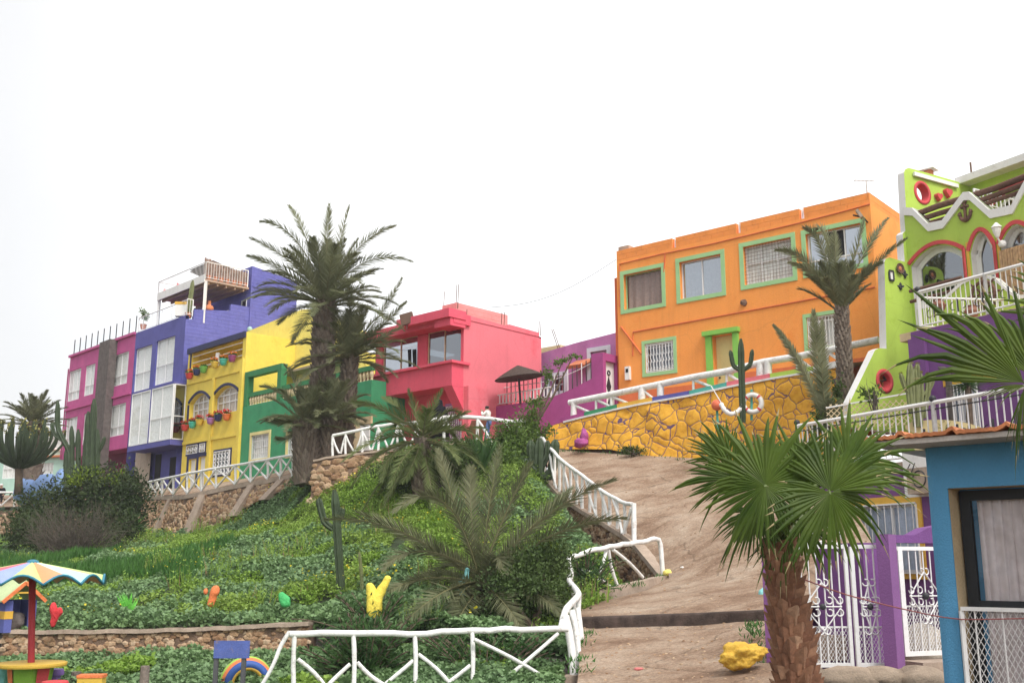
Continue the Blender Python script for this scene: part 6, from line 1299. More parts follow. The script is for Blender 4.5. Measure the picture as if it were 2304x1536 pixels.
feather_palm('date_palm', 'shorter shaggy date palm between the two tall trunks', gb(735, 1045, 39.6), gb(748, 935, 39.6), .42, .36, 2.2, 32, 8, 6, 86, .52, 56, stubs=160, size=.2, group='date palms before the green house', droop=.25)
feather_palm('date_palm', 'lowest date palm of the cluster with fronds over the green wall', gb(697, 1075, 39.4), gb(686, 950, 39.4), .55, .40, 2.2, 30, 13, 6, 82, .52, 54, explicit=[((640, 890, 39.3), (585, 868, 39)), ((640, 950, 39.3), (600, 945, 39)), ((650, 985, 39.3), (620, 985, 39)), ((670, 870, 39.3), (640, 820, 39.2))], stubs=200, size=.24, group='date palms before the green house', droop=.25)
feather_palm('date_palm', 'distant date palm at the far left behind the branching cactus', gb(72, 1100, 66), gb(74, 950, 66), .62, .55, 2.7, 36, 21, 0, 86, .55, 50, explicit=[], stubs=110, size=.25, wd=.03, droop=.15)
feather_palm('date_palm', 'half grown date palm in the middle of the slope below the man in white', gb(946, 1112, 33), gb(951, 985, 33), .26, .24, 2.6, 24, 34, -55, 60, .50, 60, m='date3', explicit=[((870, 925, 32.8), (792, 903, 32.4)), ((905, 925, 33), (860, 893, 33.2)), ((935, 930, 33), (918, 876, 33)), ((970, 930, 33), (995, 876, 33)), ((1005, 965, 32.8), (1092, 962, 32.2)), ((1000, 950, 32.8), (1058, 925, 33)), ((860, 985, 32.8), (770, 1038, 32.3)), ((885, 1020, 32.6), (858, 1082, 32.2)), ((930, 1040, 32.4), (905, 1085, 32))], stubs=60, size=.14, droop=.4)
feather_palm('date_palm', 'big grey green date palm with arching fronds in the centre foreground', gb(1085, 1420, 23.2), gb(1085, 1310, 23.3), .30, .30, 2.3, 14, 55, -20, 55, .60, 76, m='date2', explicit=[((900, 1195, 22.6), (728, 1168, 22)), ((1000, 1130, 22.4), (885, 1152, 21.6)), ((1025, 1140, 23.2), (985, 1010, 23.4)), ((1098, 1160, 23.3), (1125, 1000, 23.6)), ((1135, 1160, 23), (1195, 1040, 22.8)), ((1230, 1160, 22.8), (1385, 1078, 22.2)), ((1250, 1200, 22.4), (1410, 1165, 21.6)), ((1060, 1150, 23.8), (1060, 1050, 24.2)), ((960, 1240, 22.4), (860, 1280, 21.6)), ((960, 1300, 22), (855, 1345, 21)), ((1180, 1320, 22), (1270, 1390, 21)), ((1050, 1360, 21.8), (1010, 1440, 20.6)), ((1120, 1340, 21.8), (1180, 1420, 20.6)), ((930, 1210, 24), (800, 1150, 24.6)), ((1190, 1190, 24), (1290, 1095, 24.6)), ((1000, 1330, 21.6), (900, 1410, 20.5))], stubs=70, size=.16, wd=.015, droop=.5)
feather_palm('date_palm', 'slim date palm with a grey ringed trunk before the orange house', gb(1906, 935, 31.4), gb(1893, 690, 31.4), .235, .18, 2.0, 24, 66, 46, 88, .50, 70, explicit=[((1815, 590, 31.2), (1745, 562, 31)), ((1850, 560, 31.3), (1808, 512, 31.3)), ((1880, 590, 31.2), (1878, 520, 31.1)), ((1925, 570, 31.3), (1945, 492, 31.2)), ((1945, 570, 31.4), (1998, 490, 31.6)), ((1960, 605, 31.2), (2040, 536, 30.8)), ((1845, 625, 31), (1775, 590, 30.8)), ((1935, 630, 31), (1985, 590, 30.6)), ((1860, 540, 31.6), (1835, 520, 31.8))], stubs=260, size=.12, droop=.18, wd=.018)
feather_palm('date_palm', 'young palm with two upright fronds against the crazy paving wall', gb(1868, 985, 30.4), gb(1864, 955, 30.4), .12, .1, 1.0, 3, 77, 70, 86, .60, 90, explicit=[((1800, 820, 30.3), (1740, 730, 30.2), .62), ((1842, 820, 30.3), (1830, 698, 30.3), .95), ((1850, 840, 30.3), (1850, 720, 30.6), .8)], stubs=10, size=.1, wd=.022, face=.9)

# ---------------------------------------------------------------- fan palms
def fan_leaf(mb, hub, a, n, Rr, spread=140, nseg=44, sag=.10, cup=.10, seed=0, tipdry=.5):
    r = random.Random(seed); a = a.normalized(); n = (n - a * n.dot(a)).normalized(); b = n.cross(a)
    st = [.0, .25, .52, .70, .87, 1.0]
    for i in range(nseg):
        th = R(lerp(-spread, spread, (i + .5) / nseg)); dth = R(2 * spread / nseg) / 2; ra = Rr * (1 - .22 * abs(th / R(spread)) ** 2) * r.uniform(.76, 1.1); tw = r.uniform(-.09, .09) if r.random() < .35 else r.uniform(-.03, .03); kink = r.uniform(.2, 2.2) if r.random() < .8 else r.uniform(2.5, 5); dry = r.random() < tipdry
        L_, C_, R_ = [], [], []
        for s in st:
            rad = ra * s; hw = 1.12 * math.tan(dth) * rad if s <= .52 else 1.12 * math.tan(dth) * ra * .52 * ((1 - s) / .48) ** .75
            d = a * math.cos(th + tw * s) + b * math.sin(th + tw * s); sd = -a * math.sin(th) + b * math.cos(th)
            down = UP * (sag * ra * max(0, s - .35) ** 2 * 2.2 * kink); bend = n * (-cup * ra * s * s)
            c = hub + d * rad + bend - down; ple = n * (hw * .55)
            L_.append(c - sd * hw - ple * .5); C_.append(c + ple * .5); R_.append(c + sd * hw - ple * .5)
        k = len(st); f0, f1 = [], []
        for j in range(k - 1):
            tgt = f1 if dry and j == k - 2 else f0; tgt += [[j, j + k, j + k + 1, j + 1], [j + k, j + 2 * k, j + 2 * k + 1, j + k + 1]]
        o = len(mb.v); mb.v.extend([tuple(p) for p in L_ + C_ + R_])
        for f in f0: mb.f.append([x + o for x in f]); mb.mi.append(0)
        for f in f1: mb.f.append([x + o for x in f]); mb.mi.append(1)
def fan_palm(label, base, top, r0, r1, leaves, seed, stubs=150, size=.16):
    t = thing('fan_palm', label, 'palm tree', base)
    trunk(t, base, top, r0, r1, stubs, seed, size, m='fantrunk', sm='fanstub', out=.85, tipw=.12, rise=.50, wf=.66)
    mb = MB(); pb_ = MB()
    for i, (hub, a, n, Rr, sp) in enumerate(leaves):
        fan_leaf(mb, hub, a, n, Rr, sp, max(12, int(40 * (sp / 150) ** .7)), .10, .10, seed + i); st = top + V(rnd.uniform(-.06, .06), rnd.uniform(-.06, .06), -.02); pb_.tube(bez(st, st.lerp(hub, .5) + UP * .06, hub, 6), [.028, .024, .02, .018, .016, .014, .012], 5)
    c = mb.build('crown', [M['fan'], M['fantip']], t); pb_.build('leaf_stalks', M['stalk'], c)
    return t
M['fantrunk'] = mat('fan_palm_fibre', (.10, .045, .028), .95, var=.4, scale=8, bump=1, bscale=20, dist=.03)
M['fanstub'] = stonemat('fan_palm_leaf_base', (.19, .085, .048), (.30, .15, .085), (.44, .27, .17))
M['stalk'] = flat('green_leaf_stalk', (.12, .17, .04), .5)
tp_ = P(1752, 1222, 8.05); toC = V(-.25, -1, .1)
def dpx(x0, y0, x1, y1): return (P(x1, y1, 8) - P(x0, y0, 8)).normalized()
fan_palm('fan palm with a rough brown trunk and big green fans beside the white gates', P(1812, 1640, 8.0), tp_, .118, .046, [
    (P(1722, 1090, 7.75), dpx(1722, 1090, 1735, 900), toC + V(.05, 0, .55), .66, 112),
    (P(1722, 1092, 7.7), dpx(1722, 1092, 1660, 1200), toC + V(-.2, 0, .25), .50, 100),
    (P(1868, 1108, 7.5), dpx(1868, 1108, 1880, 1300), toC + V(.55, 0, .55), .60, 112),
    (P(1868, 1104, 7.55), dpx(1868, 1104, 1900, 960), toC + V(.1, 0, 1.0), .62, 75),
    (P(1790, 1120, 8.1), dpx(1790, 1120, 1760, 930), toC + V(-.1, .1, .9), .6, 70),
    (P(1905, 1050, 8.3), dpx(1905, 1050, 2050, 915), toC + V(.5, 0, .3), .66, 75),
    (P(1655, 1075, 8.25), dpx(1655, 1075, 1520, 985), toC + V(-.7, 0, .4), .52, 80),
    (P(1800, 1060, 8.5), dpx(1800, 1060, 1835, 920), toC + V(.2, 0, .2), .55, 100),
    (P(1700, 1150, 8.1), dpx(1700, 1150, 1640, 1260), toC + V(-.3, .2, .8), .45, 90),
    (P(1850, 1080, 8.0), dpx(1850, 1080, 2060, 1030), toC + V(.2, .3, .9), .70, 45),
    (P(1800, 1170, 8.2), dpx(1800, 1170, 1830, 1300), toC + V(.1, .2, .6), .42, 100),
    (P(1640, 1030, 8.4), dpx(1640, 1030, 1560, 950), toC + V(-.4, 0, .2), .42, 60),
    (P(1770, 1190, 8.0), dpx(1770, 1190, 1690, 1290), toC + V(-.3, .1, .9), .4, 60)], 5, 150, .120)
fan_palm('second fan palm at the right edge with one huge fan over the violet house', P(2560, 1690, 8.8), P(2420, 880, 9.0), .2, .13, [
    (P(2303, 860, 8.9), dpx(2303, 860, 2140, 745), V(-.1, -1, -.25), 1.28, 38),
    (P(2330, 850, 9.2), dpx(2330, 850, 2290, 640), V(-.3, -1, .1), .95, 50),
    (P(2306, 870, 8.8), dpx(2306, 870, 2276, 1010), V(-.9, -.6, 0), .62, 14),
    (P(2480, 760, 9.0), V(.6, -.2, .5), V(0, -1, .3), .9, 120), (P(2440, 720, 9.2), V(.1, .2, 1), V(-.2, -1, 0), .9, 110), (P(2310, 866, 9), dpx(2310, 866, 2200, 880), V(-.2, -.9, .5), .42, 18)], 17, 120, .12)

# ---------------------------------------------------------------- cacti
def cactus(name, label, cols, m='cactus', tips=False, cat='cactus', group=None):
    c0 = Vector(cols[0][0][0]); t = thing(name, label, cat, c0, group)
    for pts, r in cols:
        k = resample(pts, max(6, len(pts) * 4)); n = len(k); rad = [r * (.8 + .2 * min(1, i / 2)) * (1 + .05 * math.sin(i * 2.1)) for i in range(n)]; rad[-1] = r * .35; rad[-2] = r * .8
        mb = MB(); mb.tube(k, rad, 14, True, .28); mb.build('column', M[m], t)
        if tips: mb = MB(); leafball(mb, k[-1], r * .9, r * .5, 26, r * .35); mb.build('tip', M['ctip'], t)
    return t
Y = 57
bl = []; b0 = P(42, 1052, Y)
for i in range(46):
    a = i * 2.39996; s = math.sqrt((i + .5) / 46); ex, ey = 2.25 * s * math.cos(a) + .1, 1.7 * s * math.sin(a); h = rnd.uniform(2.1, 2.75) - .25 * s * s
    bl.append(([b0 + V(ex * .12, ey * .12, .0), b0 + V(ex * .6, ey * .6, .45 + .2 * (1 - s)), b0 + V(ex * .95, ey * .95, h * .6), b0 + V(ex, ey, h)], .085 if i % 2 else .07))
t = cactus('candelabra_cactus', 'branching candelabra cactus tree on a bare trunk at the far left', [([b0, b0 + UP * .5, b0 + V(.1, 0, 2.0)], .14)] + bl, 'cactus')
mb = MB(); mb.tube([P(42, 1112, Y), P(42, 1080, Y), b0 + UP * .1], [.24, .2, .2], 10); mb.build('trunk', M['wood'], t, smooth=True)
for b_, r in bl: mb = MB(); leafball(mb, Vector(b_[3]) - UP * .15, .16, .28, 14, .1); mb.build('tip', M['ctip'], t)
Y = 54
cc = lambda *q, r=.2: ([P(x, y, Y) for x, y in q], r * (.68 if Y > 50 else .85))
cactus('column_cactus', 'cactus with a swan necked column before the pink house corner', [cc((158, 1110), (156, 1020), (140, 985), (130, 960), (130, 902)), cc((140, 990), (122, 975), (116, 950), r=.16), cc((150, 1010), (170, 1000), (176, 985), r=.14)], group='column cacti before the pink house')
cactus('column_cactus', 'pair of shorter cactus columns left of the grey block pillar', [cc((163, 1110), (162, 1000), (161, 958)), cc((176, 1110), (176, 1020), (176, 965)), cc((150, 1110), (148, 1040), (150, 1008), r=.18)], group='column cacti before the pink house')
cactus('column_cactus', 'tall stout cactus columns in front of the grey block pillar', [cc((206, 1120), (208, 1000), (212, 897), r=.27), cc((196, 1115), (196, 1000), (199, 925), r=.24), cc((217, 1115), (219, 1030), (219, 965), r=.22), cc((219, 1020), (230, 1000), (236, 982), r=.16), cc((192, 1110), (191, 1040), (194, 978), r=.2)], group='column cacti before the pink house')
Y = 24.6
cactus('column_cactus', 'tall dark column cactus with yellow tipped arms at the middle of the slope', [cc((770, 1372), (762, 1250), (755, 1140), (752, 1100), r=.12), cc((750, 1190), (730, 1172), (716, 1118), r=.10), cc((758, 1175), (768, 1160), (770, 1140), r=.09)], tips=True)
cactus('column_cactus', 'thin yellow green cactus stem left of the yellow sculpture', [cc((816, 1350), (813, 1290), (808, 1240), r=.05)], 'cactusy')
Y = 36.2
cactus('column_cactus', 'many armed dark cactus beside the top of the picket fence', [cc((1212, 1130), (1213, 1050), (1214, 985), r=.22), cc((1214, 1085), (1240, 1062), (1246, 1030), (1250, 988), r=.20), cc((1212, 1060), (1196, 1040), (1194, 990), r=.18), cc((1210, 1110), (1190, 1090), (1184, 1030), r=.2), cc((1220, 1050), (1232, 1020), (1232, 990), r=.13), cc((1205, 1120), (1172, 1100), (1165, 1045), r=.18)])
Y = 33
cactus('column_cactus', 'cactus with two raised arms behind the white life ring', [cc((1672, 950), (1669, 850), (1667, 762), r=.13), cc((1669, 835), (1650, 822), (1643, 788), r=.09), cc((1669, 835), (1688, 820), (1693, 786), r=.09)])
Y = 26.6
cactus('column_cactus', 'yellow green clumped cactus between the lime wing and the violet house', [cc((2062, 960), (2060, 880), (2058, 828), r=.11), cc((2070, 960), (2072, 880), (2070, 836), r=.10), cc((2052, 930), (2046, 880), (2048, 815), r=.10), cc((2078, 940), (2088, 880), (2088, 840), r=.09), cc((2050, 890), (2036, 870), (2026, 840), r=.08), cc((2080, 890), (2094, 868), (2102, 842), r=.08), cc((2066, 880), (2064, 850), (2064, 818), r=.09)], 'cactusy', True)

# ---------------------------------------------------------------- bushes and small trees
def leaf_cloud(q, blobs, size, asp=.5, r=rnd, shell=.45, up=.3):
    for c, rx, ry, rz, n in blobs:
        sub_ = [(G(r).normalized(), r.uniform(.75, 1.05)) for _ in range(max(6, n // 45))]
        for i in range(n):
            d0, k0 = sub_[i % len(sub_)]; d = (d0 + G(r, .26)); rad = r.random() ** shell * k0
            p = Vector(c) + V(d.x * rx, d.y * ry, d.z * rz) * rad; l = (G(r) + d * .6 + UP * up).normalized(); w = l.cross(G(r)).normalized(); s = size * r.uniform(.6, 1.3)
            q.kite(p, l * s, w * s * asp * .5, .45)
def twigs(mb, c, n, h, spread, r=rnd, rad=.018):
    for _ in range(n):
        a = r.uniform(0, 6.28); k = spread * math.sqrt(r.random()); e = Vector(c) + V(math.cos(a) * k, math.sin(a) * k * .7, h * r.uniform(.6, 1.05) * (1 - .35 * (k / spread) ** 2)); b = Vector(c) + V(r.uniform(-.3, .3) * spread * .4, r.uniform(-.2, .2), 0)
        p = [b, b.lerp(e, .4) + V(0, 0, h * .08) + G(r, .06 * h), b.lerp(e, .75) + G(r, .05 * h), e]; mb.tube(p, [rad, rad * .8, rad * .5, rad * .2], 3, False)
        for _k in range(3): u_ = r.uniform(.4, .95); o = b.lerp(e, u_); mb.tube([o, o + (e - b) * .18 + G(r, .09 * h)], [rad * .45, rad * .15], 3, False)
def bush(name, label, blobs, size, m, trunkbase=None, cat='bush', asp=.5, tw=0, extra=None, group=None, seed=1):
    r = random.Random(seed); bs = [(P(*b[0]), *b[1:]) for b in blobs]; c = bs[0][0]; base = trunkbase or V(c.x, c.y, c.z - bs[0][3]); t = thing(name, label, cat, base, group)
    q = QB(); leaf_cloud(q, bs, size, asp, r); q.build('foliage', M[m], t)
    mb = MB()
    for b in bs: mb.tube([base, base.lerp(b[0], .6) + G(r, .05), b[0]], [.06, .045, .02], 5)
    if tw: twigs(mb, base, tw, (bs[0][0].z - base.z) * 1.75, max(b[1] for b in bs) * 1.0, r)
    mb.build('stems', M['twig' if tw else 'wood'], t)
    if extra: q = QB(); leaf_cloud(q, [(P(*b[0]), *b[1:]) for b in extra[0]], extra[1], .5, r); q.build('young_leaves', M[extra[2]], t)
    return t
bush('evergreen_bush', 'large dark evergreen bush with yellow green shoots below the pink house', [((215, 1120, 47), 2.1, 1.5, 1.3, 5200), ((285, 1145, 46), 1.1, 1.2, 1.5, 3000), ((140, 1140, 47), 1.6, 1.3, 1.2, 3000), ((295, 1105, 47), .7, .8, .8, 1200), ((75, 1155, 47), 1.1, 1.1, 1.1, 2200), ((60, 1210, 44), .8, .9, .9, 1500), ((290, 1200, 43), .6, .7, .8, 1000)], .17, 'bushd', V(*P(210, 1230, 46)), extra=([((200, 1072, 47), 1.0, .8, .4, 420), ((258, 1078, 47), .8, .6, .42, 300), ((175, 1088, 46.5), .7, .6, .4, 200)], .16, 'bushl'), seed=4)
bush('twiggy_bush', 'half bare grey twiggy bush on the slope behind the striped parasol', [((160, 1195, 41.5), 2.0, 1.2, 1.5, 2600), ((225, 1215, 40.5), 1.2, 1.0, 1.25, 1400), ((95, 1205, 42), 1.3, 1, 1.4, 2000), ((150, 1250, 40), 1.6, .9, .9, 1300)], .11, 'bushd', V(*P(165, 1292, 39.2)), tw=230, seed=6)
q = QB(); r = random.Random(3); b0 = P(225, 1258, 42)
for _ in range(900): p = b0 + V(r.gauss(0, .5), r.gauss(0, .5), r.uniform(-.35, .25)); q.kite(p, V(r.gauss(-.15, .2), r.gauss(-.1, .2), r.uniform(-.5, .4)), V(.012, 0, 0), .4)
tag(q.build('dry_grass_clump', M['dry'], origin=tuple(b0)), 'dry straw coloured grass clump hanging right of the twiggy bush', 'grass clump')
def spiky(label, px, py, Yd, n, L_, m='bush', name='yucca', wd=.035, el=(5, 85), stem=None, cat='plant', seed=1):
    r = random.Random(seed); c = P(px, py, Yd); t = thing(name, label, cat, c if not stem else P(*stem)); q = QB()
    for i in range(n):
        a, e = r.uniform(0, 6.28), R(r.uniform(*el)); d = V(math.cos(a) * math.cos(e), math.sin(a) * math.cos(e), math.sin(e)); q.kite(c, d * L_ * r.uniform(.7, 1.1), d.cross(UP + G(r, .3)).normalized() * wd, .3, L_ * .08)
    q.build('leaves', M[m], t)
    if stem: mb = MB(); b = P(*stem); mb.tube([b, b.lerp(c, .5), c], [.09, .08, .08], 8); mb.build('stem', M['wood'], t)
    return t
spiky('spiky green yucca on the slope right of the twiggy bush', 293, 1192, 45, 60, 1.0, 'grass', seed=2)
spiky('blue green agave with tall stiff blades below the man in white', 1086, 1060, 34.5, 34, 1.6, 'oleander', 'agave', .07, (55, 88), seed=3)
spiky('potted yucca on a thin stem behind the lower white railing', 2178, 868, 26.0, 90, .62, 'oleander', 'yucca', .02, (-30, 80), (2184, 985, 26.0), seed=5)
spiky('low agave in a white bowl on the violet terrace', 2128, 968, 26.4, 40, .4, 'oleander', 'agave', .02, (10, 80), seed=6)
bush('dark_shrub', 'dark glossy shrub between the young palm and the palm trunk', [((1858, 920, 30.6), .35, .3, .55, 900), ((1842, 955, 30.4), .40, .35, .40, 800), ((1880, 870, 31), .2, .2, .5, 300)], .11, 'bush', seed=9)
bush('wild_plant', 'thin reddish wild plant before the lower round opening of the lime wall', [((1965, 880, 28.6), .35, .2, .35, 90)], .14, 'acacia', V(*P(1968, 925, 28.5)), seed=10, tw=8)
bush('weed_tuft', 'small green weed tuft at the foot of the crazy paving wall', [((1425, 1012, 37.6), .5, .25, .16, 500)], .1, 'bush', seed=11, tw=6)
bush('dark_round_bush', 'dense dark round bush inside the bend of the white log fence', [((1205, 1290, 22.6), .85, .7, .62, 5200), ((1240, 1250, 22.9), .5, .45, .45, 1800), ((1150, 1330, 22), .7, .6, .5, 2400), ((1225, 1340, 21.8), .6, .5, .45, 2000)], .085, 'bush', V(*P(1205, 1420, 21.5)), extra=([((1238, 1222, 22.8), .35, .3, .22, 260)], .08, 'bushl'), seed=12)
def oleander(label, blobs, base, seed, n=260):
    r = random.Random(seed); b0 = P(*base); t = thing('oleander', label, 'bush', b0); q = QB(); mb = MB()
    for (px, py, Yd, L_) in blobs:
        e = P(px, py, Yd); mid = b0.lerp(e, .5) + V(0, 0, .1); pts = bez(b0 + G(r, .08), mid, e, 8); mb.tube(pts, .012, 4, False)
        for i in range(n // 10):
            f = r.uniform(.25, 1); p = pts[min(8, int(f * 8))] + G(r, .03); a = r.uniform(0, 6.28); tt = (pts[-1] - pts[0]).normalized(); l = (tt * r.uniform(.2, 1.0) + V(math.cos(a), math.sin(a), r.uniform(-.2, .5))).normalized()
            q.kite(p, l * L_ * r.uniform(.7, 1.15), l.cross(G(r)).normalized() * .018, .45, L_ * .05)
    q.build('foliage', M['oleander'], t); mb.build('stems', M['wood'], t); return t
r = random.Random(31)
oleander('dark oleander bush behind the front white fence left of centre', [(r.gauss(815, 62), r.uniform(1375, 1510) , 19.4 + r.uniform(-.5, .6), .24) for _ in range(120)], (820, 1560, 19.2), 5, 340)
oleander('low dark oleander bush behind the right half of the front fence', [(r.uniform(930, 1250), r.uniform(1420, 1520), 19.9 + r.uniform(-.4, .5), .2) for _ in range(110)], (1090, 1570, 19.5), 6, 300)
oleander('oleander poking through the white rail with the bent end', [(r.gauss(1325, 30), r.uniform(1225, 1320), 24.6 + r.uniform(-.3, .6), .26) for _ in range(40)], (1320, 1350, 24.6), 7, 260)
oleander('sparse oleander shoots before the yellow sculpture', [(r.gauss(850, 50), r.uniform(1330, 1400), 21 + r.uniform(-.3, .4), .24) for _ in range(36)], (840, 1450, 20.6), 8, 220)
bush('acacia_tree', 'thin leaning acacia with a bare stem beside the purple yard wall', [((1190, 945, 38), .5, .4, .6, 650), ((1222, 975, 37.8), .45, .4, .5, 600), ((1205, 905, 38.2), .35, .3, .35, 240), ((1232, 850, 38.3), .28, .25, .4, 170), ((1265, 815, 38.4), .4, .2, .16, 130), ((1290, 800, 38.4), .3, .15, .12, 80)], .13, 'acacia', V(*P(1160, 1030, 38)), 'tree', seed=14)
bush('green_shrub', 'bright green leafy shrub left of the many armed cactus', [((1148, 985, 37.5), .75, .5, .65, 2300), ((1185, 1010, 37), .7, .5, .65, 2000), ((1125, 1045, 36.2), .95, .6, .65, 2300), ((1185, 1075, 36), .7, .4, .55, 1500)], .12, 'acacia', seed=15)
bush('evergreen_shrub', 'dark tangled shrub under the half grown palm', [((1000, 1050, 33.8), 1.0, .8, .7, 2600), ((900, 1060, 34.5), .9, .7, .6, 1700), ((1060, 1020, 35), .9, .7, .6, 1600)], .13, 'bush', seed=16, tw=20)

# ---------------------------------------------------------------- ground cover (nobody could count it)
def cover_pts(ob, n, r, keep):
    me = ob.data; co = np.empty(len(me.vertices) * 3, dtype=np.float32); me.vertices.foreach_get('co', co); co = co.reshape(-1, 3); out = []
    nf = len(me.polygons); idx = np.empty(nf * 4, dtype=np.int32); me.polygons.foreach_get('vertices', idx); idx = idx.reshape(-1, 4)
    rg = np.random.default_rng(r); f = rg.integers(0, nf, n); u_ = rg.random(n)[:, None]; v_ = rg.random(n)[:, None]; a = co[idx[f]]
    p = a[:, 0] * (1 - u_) * (1 - v_) + a[:, 1] * u_ * (1 - v_) + a[:, 2] * u_ * v_ + a[:, 3] * (1 - u_) * v_
    return p
def vnoise(p, fq, seed): return np.array([noise.noise(V(x * fq + seed, y * fq, seed * .37)) for x, y, z in p])
def cover(name, label, p, h, hv, size, asp, m, lean, seed, vertical=False):
    rg = np.random.default_rng(seed); n = len(p); mound = (vnoise(p, .9, seed) * .5 + vnoise(p, 2.6, seed + 3) * .3 + .35).clip(0, 1)
    hh = (h + hv * mound * 1.6) * rg.random(n) ** .5; b = p.copy(); b[:, 2] += hh - .05
    az = rg.random(n) * 6.283; el = rg.normal(.25, .45, n) if not vertical else rg.normal(1.2, .25, n); s = size * rg.uniform(.6, 1.35, n)
    l = np.stack([np.cos(az) * np.cos(el), np.sin(az) * np.cos(el), np.sin(el)], 1) * s[:, None]
    g = rg.normal(0, 1, (n, 3)) * (.45 if not vertical else 1); g[:, 2] += 1.0 if not vertical else 0; w = np.cross(l, g); w /= np.linalg.norm(w, axis=1)[:, None] + 1e-9; w *= (s * asp * .5)[:, None]
    v = np.stack([b, b + l * .5 + w, b + l, b + l * .5 - w], 1).reshape(-1, 3)
    ob = arr_mesh(name, v, np.arange(n * 4).reshape(-1, 4), M[m], kind='stuff'); ob['label'] = label; ob['category'] = 'ground cover'
p = cover_pts(slope, 460000, 1, None); p = p[vnoise(p, 1.1, 40) > -.42]
band = (p[:, 1] - 22) * .55 + p[:, 0] * .55 + vnoise(p, .22, 4) * 5.0      # diagonal bands of different growth down the slope
up_ = p[:, 1] + vnoise(p, .3, 8) * 3
isg = (band < -1.5) & (up_ > 28.5); ish = (~isg) & ((np.abs(band - 3.5 + vnoise(p, .7, 6) * 1.5) < 2.0) | (vnoise(p, .6, 12) > .22))
grass, herb, mal = p[isg], p[ish], p[~isg & ~ish]
cover('grass', 'dark green long grass on the upper slope', grass, .10, .25, .34, .10, 'grass', 0, 2, True)
cover('herbs', 'bright yellow green low herbs in bands on the slope', herb, .12, .34, .075, .75, 'herbg', 0, 3)
cover('mallow', 'grey green mallow leaves covering the lower slope', mal, .10, .36, .085, .95, 'mallow', 0, 5)
p2 = cover_pts(garden, 130000, 7, None); ok = vnoise(p2, .7, 21) > .32
cover('mallow', 'grey green mallow bed before the low stone wall', p2[~ok], .06, .22, .085, .95, 'mallow', 0, 6); cover('herbs', 'bright herbs among the mallow of the front bed', p2[ok], .08, .2, .09, .75, 'herbg', 0, 9)
sel = p[(vnoise(p, .5, 30) > .30)][:900]; sel = sel.copy(); sel[:, 2] += .45; cover('wild_flowers', 'tiny yellow wild flowers dotted over the slope', sel, .02, .15, .055, 1.0, 'yflower', 0, 12)
# ---------------------------------------------------------------- people (one skinned surface each)
def skin_mesh(name, pts, edges, m, parent, sub=2, root=0):
    o = WORLD[parent.name]; me = bpy.data.meshes.new(name); me.from_pydata([tuple(Vector(p[0]) - o) for p in pts], edges, []); me.update()
    ob = bpy.data.objects.new(name, me); col.objects.link(ob)
    md = ob.modifiers.new('s', 'SKIN'); md.use_smooth_shade = True
    for i, p in enumerate(pts):
        v = me.skin_vertices[0].data[i]; r = p[1]; v.radius = (r, r) if not isinstance(r, tuple) else r; v.use_root = (i == root)
    sb = ob.modifiers.new('u', 'SUBSURF'); sb.levels = sub; sb.render_levels = sub
    bpy.context.view_layer.update(); dg = bpy.context.evaluated_depsgraph_get(); nm = bpy.data.meshes.new_from_object(ob.evaluated_get(dg)); ob.modifiers.clear(); ob.data = nm
    nm.materials.clear(); nm.materials.append(M[m]); ob.parent = parent; WORLD[ob.name] = o
    return ob
